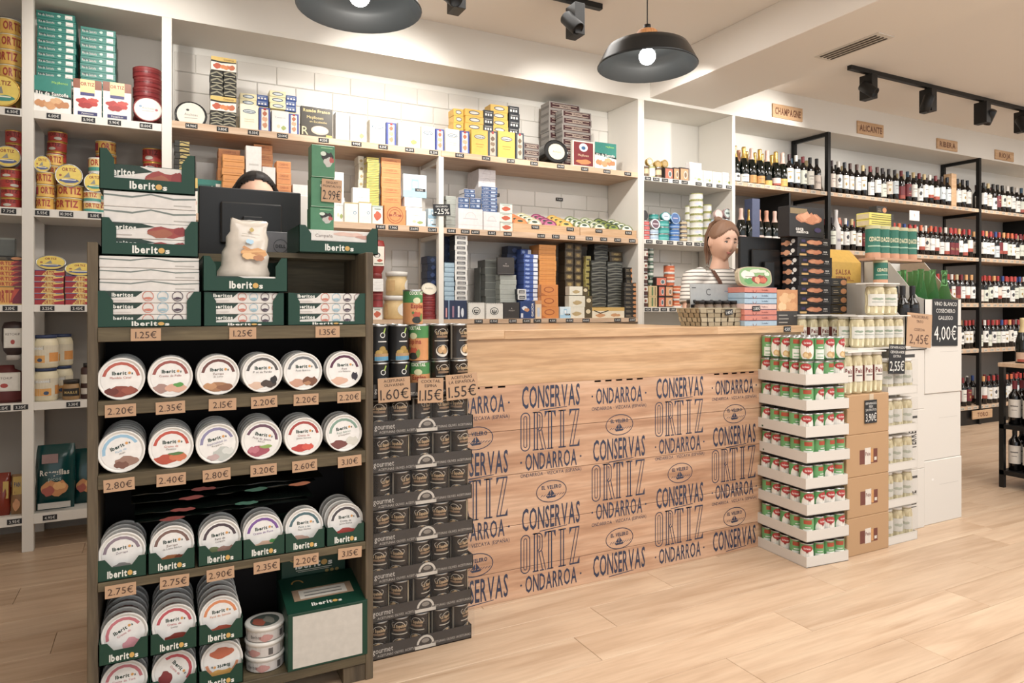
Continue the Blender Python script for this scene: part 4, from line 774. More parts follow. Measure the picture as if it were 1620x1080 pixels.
# --- trays of flat packs on top
def packtray(px0, px1, z, h, Y, d, label, style, npk, lip=.035, ph=.03, shoulder=.5, textrow=True, extra=0):
    x0, x1 = X(px0, Y), X(px1, Y); wd = x1-x0; m = MB(); k = 'greencard'
    s_ = wd*.11
    pts = [(0, 0), (wd, 0), (wd, h), (wd-s_*.55, h), (wd-s_*1.35, h-.03*1.0), (wd-s_*1.35, lip), (s_*1.35, lip), (s_*1.35, h-.03), (s_*.55, h), (0, h)]
    m.prism([(x, 0, zz) for x, zz in pts[:3]+[pts[3], pts[4], pts[5], (wd-s_*1.35, 0)]][:1]and [(wd-s_*1.35, 0, 0), (wd, 0, 0), (wd, 0, h), (wd-s_*.7, 0, h), (wd-s_*1.35, 0, h-.028)], (0, .002, 0), k)
    m.prism([(0, 0, 0), (s_*1.35, 0, 0), (s_*1.35, 0, h-.028), (s_*.7, 0, h), (0, 0, h)], (0, .002, 0), k); m.box(s_*1.35, wd-s_*1.35, 0, .002, 0, lip, k)
    m.box(0, .002, 0, d, 0, h, k); m.box(wd-.002, wd, 0, d, 0, h, k); m.box(0, wd, d-.002, d, 0, h, k); m.box(0, wd, 0, d, 0, .002, k)
    ib(m, Fr((wd/2, 0, 0)), 0, lip*.5, min(.022, lip*.6), .10)
    thing('cardboard_tray', m.mesh(), label, 'tray', (x0, Y, z))
    ops = {'foie': [('q', [(.0, .5), (.0, 1), (.4, 1), (.55, .8)], '#16352a'), ('q', [(.0, .45), (.55, .8), (.4, 1), (0, 1)], '#16352a'), ('t', 'Iberitos', .2, .72, .3, '#dfe0d8', .3, 'b'), ('b', .68, .5, .22, .42, '#9a3a34', 3), ('b', .6, .4, .14, .3, '#a0583c', 4), ('b', .85, .55, .1, .3, '#8a2a2c', 5), ('r', .02, .2, .3, .26, '#b0a8a0')],
           'circ': [('q', [(.0, .4), (.35, .55), (.42, 1), (0, 1)], '#16352a'), ('t', 'Iberitos', .22, .72, .32, '#dfe0d8', .34, 'b')]+[z_ for i, c in enumerate(('#c8705a', '#8fb4c4', '#4a3a48', '#8a6a6a')) for z_ in (('a', .47+i*.15, .6, .058, .008, 0, 360, c), ('b', .47+i*.15, .42, .04, .12, c, i))]+[('r', .05, .2, .3, .24, '#b0a8a0')],
           'camp': [('t', 'Iberitos', .12, .8, .28, '#dfe0d8', .3, 'b'), ('t', 'Campaña', .3, .5, .3, '#7a6a62', .45), ('b', .62, .7, .2, .22, '#d8b4a4', 3), ('b', .85, .5, .14, .2, '#c09080', 4)]}[style]
    pw = wd-.012; n = npk+extra
    pm = boxmesh(pw, ph-.001, d-.02, '#d6d2cc', ops)
    pm2 = boxmesh(pw, ph-.001, d-.02, '#d6d2cc', [('q', [(0, .7), (.3, .6), (.5, .85), (.75, .6), (1, .7), (1, .8), (.75, .72), (.5, .95), (.3, .72), (0, .8)], '#6f7a74'), ('r', .75, .2, .95, .28, '#a8a49c')])
    for i in range(n):
        thing('food_pack', pm if i < npk else pm2, '%s pack, %s' % ({'foie': 'pate', 'circ': 'variety', 'camp': 'Campaña'}[style], label.replace('green cardboard tray ', 'tray '))+lvl(i, n), 'food pack', (x0+.006+random.uniform(-.001, .001), Y+.004+(.004 if i >= npk else 0), z+.003+i*ph), (0, 0, 0), 'pate packs in trays')
zt = BR[0][0]
packtray(153, 319, zt, .105, YD+.004, .26, 'green cardboard tray lowest at left end of the rack top', 'circ', 3, lip=.022, ph=.034, extra=3)
packtray(322, 450, zt, .105, YD+.004, .26, 'green cardboard tray in the middle of the rack top', 'circ', 3, lip=.012, ph=.034)
packtray(455, 579, zt, .105, YD+.004, .26, 'green cardboard tray at right end of the rack top', 'circ', 3, lip=.012, ph=.034)
packtray(160, 314, zt+.21, .107, YD+.012, .25, 'green cardboard tray second in the left stack', 'foie', 2, lip=.036, ph=.046, extra=2)
packtray(157, 309, zt+.398, .118, YD+.016, .24, 'green cardboard tray topmost in the left stack', 'foie', 1, lip=.036, ph=.072)
packtray(321, 455, zt+.107, .107, YD-.002, .26, 'green cardboard tray under the crouton bag', 'foie', 1, lip=.042, ph=.045)
packtray(473, 598, 1.438, .092, YD+.10, .24, 'green cardboard tray on the rack right end under tall green box', 'camp', 2, lip=.040, ph=.038)
# snack bag (breadsticks)
zb = zt+.107+.05; Yb = YD+.08
m = MB(); rings = []; nz = 10
for i in range(nz+1):
    t = i/nz; wd = .080*(1-.32*t)+.004*sin(i*2.1); dp_ = .05*(1-t)**.7+.002
    rings.append([(wd*cos(a)*(1 if abs(cos(a)) > .5 else .95)+.010*t, dp_*sin(a)+.01*sin(i*3+a*2)*(t*.3), t*.185+.004*sin(a*3+i)) for a in [2*pi*k/16 for k in range(16)]])
vs = [p for r_ in rings for p in r_]; fs = [(i*16+k, i*16+(k+1) % 16, (i+1)*16+(k+1) % 16, (i+1)*16+k) for i in range(nz) for k in range(16)]
m.add(vs, fs+[tuple(range(16))[::-1], tuple(range(nz*16, nz*16+16))], '#c9c0b4/g', True)
fb = Fr((.006, -.064, 0), (1, 0, 0), Vector((0, .045, .185)).normalized(), Vector((0, -.97, .24)))
m.paint(fb, .12, .19, [('b', .55, .83, .06, .04, '#b59a3a', 2), ('b', .5, .62, .1, .05, '#9cc4dc', 3), ('b', .6, .42, .34, .10, '#c98a3c', 4), ('b', .5, .36, .2, .07, '#dba860', 5), ('q', [(.3, .5), (.8, .34), (.85, .38), (.35, .54)], '#b97a30'), ('q', [(.3, .4), (.9, .46), (.9, .49), (.3, .44)], '#d59c50'), ('b', .72, .34, .14, .06, '#a8682c', 6), ('r', .3, .74, .75, .75, '#a8a090')])
thing('snack_bag', m.mesh(), 'crumpled white snack bag with a picture of fried sticks on a tray', 'snack bag', (X(385, Yb), Yb, zb-.004), (0, .05, .12))
# tall green boxes behind, kraft sign
Yg = YD+.17
for i, (a, b) in enumerate(((352, 328), (328, 281), (281, 229))):
    x0, x1 = X(491, Yg), X(528, Yg); z0, z1 = Z(510, max(a, 0), Yg), Z(510, b, Yg)
    if i == 0: z0 = 1.438+.004+.077
    me = boxmesh(x1-x0, z1-z0-.001, .06, '#3f7f58', [('b', .68, .66, .26, .18, '#2a2624', 3), ('b', .7, .5, .2, .16, '#b8b4ac', 4), ('b', .86, .55, .1, .1, '#b04a44', 5), ('e', .5, .74, .12, .07, '#c9d4c4'), ('r', .4, .9, .9, .93, '#8fc08a'), ('r', 0, .02, 1, .03, '#c9d4c4')])
    thing('food_box', me, 'tall green food box stacked above the right tray'+lvl(i, 3), 'food box', (x0+.002*i, Yg, z0), (0, 0, 0), 'tall green boxes')
Yk = Yg-.004; thing('price_card', tag_mesh('', X(540, Yk)-X(508, Yk), Z(524, 284, Yk)-Z(524, 320, Yk), 'kraft', '#3a2a20', [('DEGUST', .86, .10), ('MONTALVO', .7, .10), ('2.99€', .32, .42)]), 'kraft paper sign reading 2.99€ on the tall green boxes', 'sign', (X(524, Yk), Yk-.003, Z(524, 320, Yk)), (0, .03, 0))
# second tag hanging price on packs

# ================================================================ OLIVE CAN TOWER
YO = 2.385; OX0, OX1 = .668, 1.056; Rr = .0375
olid = []
lip = MB(); wO = OX1-OX0; lip.box(0, wO, 0, .003, 0, .052, '#37302b'); lip.box(0, wO, .17, .173, 0, .052, '#37302b'); lip.box(0, .003, 0, .173, 0, .052, '#37302b'); lip.box(wO-.003, wO, 0, .173, 0, .052, '#37302b'); lip.box(0, wO, 0, .173, 0, .003, '#37302b')
fo = Fr((wO/2, 0, 0)); lip.text(fo, 'gourmet', -.15, .034, .020, .075, '#cfc8bd', 2); lip.text(fo, 'ACEITUNAS OLIVES ACEITUNAS', -.09, .014, .009, .16, '#bdb6ab', 2); lip.text(fo, 'ACEITUNAS OLIVES ACEITUNAS', .11, .018, .009, .16, '#bdb6ab', 2)
lip.paint(fo, 1, 1, [('a', .5+.01, .018, .034, .008, 5, 175, '#c9c2b6'), ('r', .5-.03, .004, .5+.05, .016, '#c9c2b6'), ('e', .5+.01, .032, .015, .008, '#8a8278')]); lip = lip.mesh()
ORD_T = ['bottom', 'second', 'third', 'fourth', 'fifth', 'sixth', 'seventh', 'top']
cw = wO/5
for k in range(8):
    z = k*.1322
    thing('cardboard_tray', lip, 'black printed cardboard tray in the olive can tower, %s tray%s' % (ORD_T[k], '' if k in (0, 7) else ' from bottom'), 'tray', (OX0+random.uniform(-.006, .006), YO-.004+random.uniform(0, .004), z+.0002), (0, 0, 0), 'black olive can trays')
    for r in range(2):
        for c in range(5):
            kind = 'black' if k < 7 else ('olive', 'olive', 'cocktail', 'black', 'black')[c]
            if r and k < 7: kind = 'black'
            lab = '%s can, %s tray of the olive tower, %s row, %s from left' % ({'black': 'black', 'olive': 'black olive', 'cocktail': 'green cocktail'}[kind], ORD_T[k], ['front', 'back'][r], nth(c))
            thing('food_can', ccan(kind, Rr, .125), lab, 'can', (OX0+cw*(c+.5), YO+.043+r*.078, z+.004), (0, 0, (random.uniform(-.9, .7) if k < 7 else (.15 if c != 2 else -.5))), 'cans in the olive tower')
for c in range(5):
    for r in range(2):
        kind = ('olive', 'olive', 'cocktail', 'black', 'black')[c]
        thing('food_can', ccan(kind, Rr, .132), '%s can loose on top of the tower, %s row, %s from left' % ({'black': 'black', 'olive': 'black olive', 'cocktail': 'green cocktail'}[kind], ['front', 'back'][r], nth(c)), 'can',
              (OX0+cw*(c+.5)-.004, YO+.043+r*.078, 8*.1322-.0005+.0005), (0, 0, (.2 if c < 2 else (-.9 if c == 2 else .1+.5*(c == 4)))), 'loose cans on the olive tower')
thing('food_can', ccan('cocktail', Rr, .128), 'green and orange COCKTAIL can, highest, alone on the olive tower', 'can', (X(653, YO+.08), YO+.08, 8*.1322+.1325), (0, 0, .1))
for (a, b, c, d_, l1, l2, pr, tl, lab) in ((599, 650, 597, 635, 'ACEITUNAS', 'OLIVARNIA', '1.60€', -.03, 'kraft sign reading ACEITUNAS 1.60€, leftmost of three, beside the display rack'), (661, 701, 598, 637, 'COCKTAIL', 'ESPINA', '1.15€', .02, 'kraft price sign reading COCKTAIL ESPINA 1.15€'), (707, 757, 591, 631, 'ACEITUNAS', 'LA ESPAÑOLA', '1.55€', -.05, 'kraft sign reading ACEITUNAS 1.55€, rightmost of three, under the dark cans with olive bowl')):
    yk = YO-.012; thing('price_card', tag_mesh('', X(b, yk)-X(a, yk), Z((a+b)/2, c, yk)-Z((a+b)/2, d_, yk), 'kraft', '#33241c', [(l1, .88, .12), (l2, .70, .12), (pr, .32, .44)]), lab, 'sign', (X((a+b)/2, yk), yk, Z((a+b)/2, d_, yk)), (0, tl, 0))
thing('plastic_wrap', bm(OX0-.004, OX1+.004, YO-.0125, YO-.0120, .01, .90, 'film'), 'thin clear shrink wrap over the front of the olive can tower', 'wrap')

# ================================================================ GOODS ON THE BACK SHELVES
ZA, ZB_, ZC3 = 2.295, 1.785, 1.175
def tinstack(kind, px0, px1, py0, n, Y, label, z0, hpx=None, name='food_tin', cat='tin'):
    R = (X(px1, Y)-X(px0, Y))/2*.98; pm = (px0+px1)/2; zt = Z(pm, py0, Y); h = (zt-z0)/n
    for i in range(n):
        thing(name, ccan(kind, round(R, 4), round(h-.0005, 4)), label+lvl(i, n), cat, ((X(px0, Y)+X(px1, Y))/2+random.uniform(-.003, .003), Y+R, z0+i*h), (0, 0, random.uniform(-.5, .5)), label if n > 1 else None)
def standdisc(px0, px1, py0, py1, Y, label, rim, face, ops, d=.05, lean=-.12, name='food_tin', cat='tin'):
    a = (X(px1, Y)-X(px0, Y))/2; pm = (px0+px1)/2; z0, z1 = Z(pm, py1, Y), Z(pm, py0, Y); b = (z1-z0)/2
    m = MB(); M_ = Matrix.Translation((0, 0, b)) @ Matrix.Rotation(pi/2, 4, 'X') @ Matrix.Diagonal((1, b/a, 1, 1))
    m.lathe([(0, -d), (a*.95, -d), (a*.97, -d+.003), (a*.97, -.006), (a, -.004), (a, 0), (a*.93, 0), (a*.92, -.002), (0, -.002)], rim, 26, M_)
    m.paint(Fr((0, .0018, 0)), 2*a, 2*b, [('e', .5, .5, .46, .46, face)]+ops)
    return thing(name, m.mesh(), label, cat, ((X(px0, Y)+X(px1, Y))/2, Y, z0), (lean, 0, 0))
OF = [('t', 'ORTIZ', .5, .76, .14, '#8f3420', .5, 'b'), ('q', [(.3, .4), (.5, .65), (.55, .42)], '#8a8a80'), ('b', .5, .28, .36, .1, '#4a5a8c', 4), ('r', .25, .3, .75, .34, '#e6e0c8'), ('e', .2, .5, .05, .05, '#a35a3a')]
OFT = OF[:2]+[('b', .5, .28, .36, .1, '#2f8a7c', 4), ('r', .25, .3, .75, .34, '#e6e0c8')]
Yf = 4.285
# left shelf, upper
B('teal', 58, 120, 20, 0, 16, Yf+.10, .15, 'teal mussel box, left tall stack', z0=2.268)
B('teal', 127, 183, 45, 0, 13, Yf+.10, .15, 'teal mussel box, right stack', z0=2.268)
B('tealbig', 52, 113, 122, 0, 1, Yf, .03, 'large upright teal box Ría de Santoña with mussels, on its end at front', z0=2.268)
B('ortizred', 116, 161, 126, 0, 1, Yf, .03, 'upright ORTIZ pepper box, left one of the pair', z0=2.268)
B('ortizred', 163, 208, 131, 0, 1, Yf, .03, 'upright ORTIZ pepper box, right one beside red tins', z0=2.268)
tinstack('redtin', 209, 257, 105, 6, Yf+.06, 'large round dark red tin in a stack on upper left shelf', 2.268)
standdisc(210, 258, 152, 192, Yf-.01, 'dark red round tin leaning with cream lid facing out', '#8e1f22', '#dad4ca', [('a', .5, .5, .45, .02, 0, 360, '#b9b2a6'), ('t', 'Anchoas', .5, .55, .09, '#8f8a86', .5), ('r', .3, .42, .7, .44, '#a8a29c'), ('e', .25, .6, .05, .05, '#6d8fae'), ('e', .78, .5, .05, .05, '#b0444a')], d=.05)
tinstack('ortizround', -8, 31, 28, 6, Yf+.05, 'large round yellow ORTIZ tin, far left top stack', 2.268)
standdisc(-30, 32, 116, 168, Yf-.01, 'oval ORTIZ tin facing out at the far left top shelf', 'gold', '#dfc23e', OFT, d=.03)
# left shelf, tuna tins
z2 = 1.762
tinstack('ortizred2', -4, 33, 266, 4, Yf, 'round red and yellow ORTIZ tin at far left edge, second shelf', z2)
standdisc(-12, 33, 229, 264, Yf, 'ORTIZ tin with yellow lid facing out on the far left stack', 'steel', '#dfc23e', OF, d=.04)
tinstack('ortizred2', 6, 33, 205, 6, Yf+.13, 'round ORTIZ tin in a back stack at far left, second shelf', z2)
tinstack('ortizround', 54, 84, 271, 3, Yf, 'round ORTIZ tin in the front stack beside the white post', z2)
standdisc(53, 80, 245, 273, Yf, 'small ORTIZ tin facing out beside the white post', 'steel', '#dfc23e', OF, d=.04)
tinstack('ortizround', 86, 131, 291, 2, Yf, 'wide round ORTIZ tin under the standing lid', z2)
standdisc(86, 131, 258, 296, Yf, 'ORTIZ tin facing out, middle of the tuna shelf', 'steel', '#dfc23e', OF, d=.045)
tinstack('ortizred2', 72, 105, 207, 8, Yf+.15, 'round ORTIZ tin in the tallest back stack of the tuna shelf', z2)
tinstack('ortizround', 70, 98, 243, 5, Yf+.075, 'small ORTIZ tin in the middle stack behind the front lids', z2)
tinstack('ortizteal', 131, 160, 302, 2, Yf, 'teal banded ORTIZ tin at the right of the tuna shelf front', z2)
standdisc(132, 166, 272, 304, Yf, 'ORTIZ tin with teal waves facing out over the banded tins', 'steel', '#dfc23e', OFT, d=.045)
tinstack('ortizteal', 138, 174, 249, 4, Yf+.08, 'teal banded ORTIZ tin in the stack behind the facing lid', z2)
tinstack('ortizround', 150, 184, 222, 6, Yf+.17, 'round ORTIZ tin in the back stack near the shelf middle', z2)
tinstack('ortizround', 181, 221, 262, 3, Yf+.08, 'round ORTIZ tin behind the green pate trays', z2)
standdisc(179, 218, 285, 316, Yf, 'ORTIZ tin facing out low behind the green tray', 'steel', '#dfc23e', OF, d=.045)
tinstack('ortizred2', 218, 257, 293, 2, Yf, 'round ORTIZ tin at right end under a facing lid', z2)
standdisc(217, 257, 261, 296, Yf, 'ORTIZ tin facing out at the right end of tuna shelf', 'steel', '#dfc23e', OFT, d=.045)
tinstack('ortizred2', 225, 260, 234, 5, Yf+.13, 'round ORTIZ tin in the back stack at right end', z2)
# left shelf, flat tins
z3 = 1.266
B('rectortiz', 54, 101, 427, 0, 6, Yf, .07, 'flat red ORTIZ tin, left stack of third shelf', z0=z3, name='food_tin', cat='tin')
B('rectortiz', 103, 151, 436, 0, 5, Yf, .07, 'flat red ORTIZ tin, right stack of third shelf', z0=z3, name='food_tin', cat='tin')
standdisc(55, 104, 402, 426, Yf, 'oval yellow ORTIZ tin propped on the left flat stack', 'steel', '#dfc23e', OF, d=.02, lean=-.3)
standdisc(101, 151, 413, 436, Yf, 'oval yellow ORTIZ tin propped on the right flat stack', 'steel', '#dfc23e', OF, d=.02, lean=-.3)
B('rectortiz2', -8, 36, 412, 453, 5, Yf, .07, 'flat orange ORTIZ tin, stack at far left edge', name='food_tin', cat='tin')
B('rectortiz2', -8, 36, 454, 0, 1, Yf+.002, .07, 'flat orange ORTIZ tin lying under the far left stack', z0=z3, name='food_tin', cat='tin')
B('greydark', -6, 24, 376, 405, 1, Yf+.05, .05, 'dark grey box on top of the far left flat tins')
B('dots', -8, 36, 405, 412, 1, Yf, .07, 'thin dark tin between grey box and orange tins at far left')
# left shelf, jars
def jarmesh(R, h, body, lidk, lidh, ops, neck=.8, n=18):
    m = MB(); m.lathe([(0, 0), (R*.9, 0), (R, R*.12), (R, h-lidh-R*.45), (R*.9, h-lidh-R*.15), (R*neck, h-lidh), (0, h-lidh)], body, n); bd = m.mesh()
    m = MB(); m.lathe([(0, h-lidh), (R*neck*1.06, h-lidh), (R*neck*1.08, h-.003), (R*neck*1.03, h), (0, h)], lidk, n); ld = m.mesh()
    lb = None
    if ops: m = MB(); m.paint(Fr((0, 0, h*.14), R=R*1.003), R*2.2, h*.55, ops, 1); lb = m.mesh()
    return bd, ld, lb
def jar(J, x, y, z, label, name='jar', cat='jar', rz=0, group=None, rx=0):
    o = thing(name, J[0], label, cat, (x, y, z), (rx, 0, rz), group); part('lid', J[1], o)
    if J[2]: part('label', J[2], o)
    return o
z4 = .764
mayo = [('r', -.1, 0, 1.3, 1, '#cfc3a8'), ('r', -.05, .05, .6, .45, '#d89a3c'), ('r', .75, .1, 1.2, .6, '#d48a2c'), ('q', [(.0, .7), (.55, .76), (.55, .98), (.0, .92)], '#22405f'), ('t', 'HELLMANNS', .28, .84, .13, '#dfe3e6', .5, 'b'), ('e', .42, .2, .09, .1, '#3a5070')]
hj = (Z(72, 530, Yf)-z4)/2; J1 = jarmesh(.058, hj-.001, '#d8cba6', '#22345a', .016, mayo, .82)
for (x, y, w_) in ((72, Yf+.055, 'front'), (96, Yf+.19, 'back')):
    for i in range(2): jar(J1, X(x, y), y, z4+i*hj, 'mayonnaise jar with navy lid, %s stack%s' % (w_, lvl(i, 2)), rz=.35-.5*i, group='mayonnaise jars')
J2 = jarmesh(.041, .105, '#9a7440', '#26201a', .02, [('r', 0, .1, 1, .8, '#221c18'), ('t', 'MAILLE', .5, .45, .22, '#b89a50', .8, 'b')], .85); jar(J2, X(113, Yf+.04), Yf+.04, z4, 'small squat mustard jar with black label beside the mayonnaise')
J3 = jarmesh(.03, .19, '#3a1c16', '#1a1616', .02, [('r', -.2, .55, 1.2, 1, '#b8b0a0'), ('r', -.2, .0, 1.2, .3, '#c4bcb0')], .6); jar(J3, X(138, Yf+.04), Yf+.04, z4, 'narrow dark sauce jar with pale labels near the rack', name='sauce_jar')
def squeeze(px, Y, z, h, wd, label, col, capk, ops, inv=True):
    m = MB(); r = wd/2; pr = [(0, 0), (r*.62, 0), (r*.62, h*.12), (r*.55, h*.13), (r*.85, h*.24), (r, h*.5), (r*.97, h*.85), (r*.8, h*.97), (0, h)] if inv else [(0, 0), (r*.9, .0), (r, h*.1), (r, h*.5), (r*.8, h*.8), (r*.4, h*.9), (r*.35, h), (0, h)]
    m.lathe(pr[3:] if inv else pr, col, 18, None, 1, .6); o = thing('sauce_bottle', m.mesh(), label, 'bottle', (X(px, Y), Y, z))
    if inv: m = MB(); m.lathe(pr[:4], capk, 18, None, 1, .6); part('cap', m.mesh(), o)
    m = MB(); m.paint(Fr((0, -r*.605, h*.32)), wd*.72, h*.5, ops); part('label', m.mesh(), o); return o
KL = [('r', 0, 0, 1, 1, '#c9c4b6'), ('r', .08, .06, .92, .94, '#d8d3c8'), ('t', 'KETCHUP', .5, .7, .12, '#3a2a24', .8), ('e', .5, .3, .12, .12, '#a83226')]
squeeze(22, Yf+.05, Z(22, 570, Yf), .20, .105, 'upside-down brown sauce bottle with white cap at far left', '#2e1a18', '#b9b2aa', KL)
squeeze(10, Yf+.07, z4, .19, .19, 'squat dark red ketchup bottle lying wide at far left', '#5a1512', '#5a1512', KL, inv=False)
# left shelf, bags
def bag(px0, px1, py0, py1, Y, z0, label, col, ops, d=.08, lean=-.1):
    x0, x1 = X(px0, Y), X(px1, Y); wd = (x1-x0)/2; h = Z((px0+px1)/2, py0, Y)-z0; m = MB(); rn = random.Random(px0); nz, na = 9, 18; vs = []
    for i in range(nz+1):
        t = i/nz; pf = sin(pi*min(1, max(0, t)))**.55 if 0 < t < 1 else 0
        for k in range(na):
            a = 2*pi*k/na; vs.append((wd*(.93+.05*pf)*(abs(cos(a))**.6)*(1 if cos(a) > 0 else -1)+rn.uniform(-.003, .003), d*.5*pf*sin(a)+.002*sin(a)+rn.uniform(-.003, .003)*pf, h*t))
    m.add(vs, [(i*na+k, i*na+(k+1) % na, (i+1)*na+(k+1) % na, (i+1)*na+k) for i in range(nz) for k in range(na)], col, True)
    m.paint(Fr((0, -d*.52, 0)), wd*1.6, h, ops)
    return thing('snack_bag', m.mesh(), label, 'snack bag', ((x0+x1)/2, Y+d*.5, z0), (lean, 0, 0))
GB = [('r', .1, .72, .6, .86, '#8c6a64'), ('t', 'Rosquillas', .5, .58, .08, '#c9c4b8', .9, 'b'), ('b', .5, .34, .42, .14, '#c07a30', 3), ('b', .3, .3, .2, .08, '#a04028', 4), ('b', .65, .36, .2, .07, '#dba050', 5), ('r', 0, .03, 1, .12, '#b9b6ae'), ('t', 'picos', .5, .48, .06, '#9fb8b0', .6)]
bag(53, 118, 706, 810, Yf, .189, 'dark green bag of rosquillas standing on the bottom left shelf', '#0e3b3a/g', GB, d=.09)
bag(112, 160, 712, 815, Yf+.06, .189, 'second dark green snack bag half hidden by the display rack', '#0e3b3a/g', GB[2:5], d=.09)
bag(15, 40, 752, 818, Yf, .189, 'small snack bag with yellow label at the far left bottom', '#8a6a4a/g', [('r', .1, .5, .8, .95, '#b8962a'), ('t', 'PAN', .45, .75, .12, '#20305a', .5, 'b'), ('b', .4, .25, .3, .15, '#c98a50', 2)], d=.05)
bag(-8, 15, 750, 822, Yf, .189, 'red and yellow snack bag cut by the left picture edge', '#7a2e20/g', [('r', .5, .4, 1, .8, '#b8962a')], d=.05)

# ---- centre top shelf
Rt = 'upper shelf'
standdisc(276, 328, 159, 203, Yf-.005, 'black round tin with cream lid facing out, left end of upper shelf', 'blackgloss', '#d8d2c4', [('a', .5, .5, .46, .03, 0, 360, '#1c1d20'), ('t', 'Anchoas', .5, .52, .09, '#6d6a66', .6), ('e', .4, .68, .05, .04, '#2c2c2c'), ('r', .3, .38, .7, .4, '#9a958c')], d=.07)
for (a, b, n) in ((176, 0, 3), (112, 153, 4)):
    for c, (p0, p1) in enumerate(((333, 353), (353.5, 374))): B('sardine', p0, p1, a, b, n, Yf+.004, .12, 'dark sardine box under the %s picture box, %s column' % ('lower' if n == 3 else 'upper', ['left', 'right'][c]), z0=ZA if n == 3 else None)
B('seapicture', 333, 374, 153, 176, 1, Yf, .1, 'box with seafood picture and gold band, lower one in the sardine column')
B('seapicture', 334, 374, 91, 112, 1, Yf, .1, 'box with seafood picture and gold band, topmost of the sardine column')
B('creambox', 380, 409, 165, 0, 1, Yf, .07, 'upright cream box with oval badge, first on the upper shelf', z0=ZA)
B('photo', 410, 428, 170, 0, 1, Yf, .06, 'narrow purple box with shellfish picture, first on the upper shelf', z0=ZA)
B('creamflat', 380, 407, 148, 167, 2, Yf+.11, .1, 'flat cream box, left pair on upper shelf'); B('blueflat', 406, 424, 150, 167, 2, Yf+.11, .1, 'flat blue box, left pair on upper shelf')
B('creamflat', 380, 424, 167, 0, 3, Yf+.11, .1, 'flat cream box hidden low behind the first upright boxes', z0=ZA)
B('creamflat', 427, 453, 144, 172, 3, Yf+.11, .1, 'flat cream box, three stacked right of the first pair'); B('blueflat', 452, 469, 151, 176, 3, Yf+.11, .1, 'flat blue box, three stacked by the dark box')
B('creamflat', 427, 469, 176, 0, 3, Yf+.11, .1, 'flat cream box hidden low behind second upright boxes', z0=ZA)
B('whitelabel', 430, 457, 175, 0, 1, Yf, .07, 'upright white box with small badge left of the dark text box', z0=ZA); B('photo', 457, 473, 180, 0, 1, Yf, .06, 'narrow blue shellfish box touching the dark text box', z0=ZA)
B('darktext', 476, 526, 170, 0, 1, Yf, .03, 'dark brown upright box with gold lettering and a plate', z0=ZA)
B('white', 531, 553, 178, 0, 1, Yf, .07, 'bright white upright box right of the dark text box', z0=ZA); B('whitelabel', 554, 580, 184, 0, 1, Yf, .07, 'bright white labelled box, second right of the dark box', z0=ZA)
B('creambox', 585, 610, 190, 0, 1, Yf, .07, 'upright cream box with oval badge before the blue shellfish box', z0=ZA); B('photo', 611, 627, 194, 0, 1, Yf, .06, 'narrow blue shellfish box left of white labelled box', z0=ZA)
B('whitelabel', 630, 665, 195, 0, 1, Yf, .07, 'wide white labelled box mid upper shelf', z0=ZA)
B('creambox', 667, 688, 200, 0, 1, Yf, .07, 'cream box with blue oval over the centre post', z0=ZA); B('photo', 689, 703, 204, 0, 1, Yf, .06, 'narrow shellfish box directly over the centre post', z0=ZA)
B('creambox', 705, 727, 204, 0, 1, Yf, .07, 'cream box with blue oval right of the centre post', z0=ZA); B('photo', 728, 743, 207, 0, 1, Yf, .06, 'narrow shellfish box right of the centre post', z0=ZA)
B('yellowbox', 746, 772, 205, 0, 1, Yf, .07, 'upright yellow box with grey oval, left one', z0=ZA); B('photodark', 772, 787, 207, 0, 1, Yf, .06, 'dark shellfish box between the two yellow boxes', z0=ZA)
B('yellowbox', 788, 815, 208, 0, 1, Yf, .07, 'upright yellow box with grey oval, right one', z0=ZA); B('photodark', 816, 829, 210, 0, 1, Yf, .06, 'dark shellfish box right of the yellow boxes', z0=ZA)
B('yellowflat', 718, 734, 172, 0, 7, Yf+.12, .1, 'flat yellow box, leftmost back stack', z0=ZA); B('yellowflat', 736, 765, 173, 0, 7, Yf+.10, .1, 'flat yellow box, middle back stack', z0=ZA); B('blackflat', 765, 781, 174, 0, 7, Yf+.10, .1, 'flat black box beside the middle yellow stack', z0=ZA)
B('yellowflat', 776, 804, 166, 0, 8, Yf+.12, .1, 'flat yellow box, right back stack', z0=ZA); B('blackflat', 805, 822, 168, 0, 8, Yf+.12, .1, 'flat black box beside the right yellow stack', z0=ZA)
B('maroon', 829, 853, 226, 0, 3, Yf+.04, .15, 'low flat dark box behind the black round tin', z0=ZA)
standdisc(862, 900, 220, 258, Yf-.005, 'thick black round tin with cream lid facing out', 'blackgloss', '#17181a', [('e', .52, .5, .34, .34, '#d8d0b4'), ('t', 'Anchoas', .52, .5, .08, '#5a564e', .5)], d=.16)
B('maroon', 869, 918, 163, 0, 9, Yf+.17, .13, 'flat maroon and grey box, taller back stack', z0=ZA); B('maroon', 890, 936, 176, 0, 8, Yf+.045, .1, 'flat maroon and grey box, front stack', z0=ZA)
B('redsq', 906, 940, 223, 0, 1, Yf-.005, .03, 'square red box with pale border near the shelf right end', z0=ZA); B('tealbig', 941, 975, 226, 0, 1, Yf-.005, .03, 'small teal and white mussel box at the shelf right end', z0=ZA)
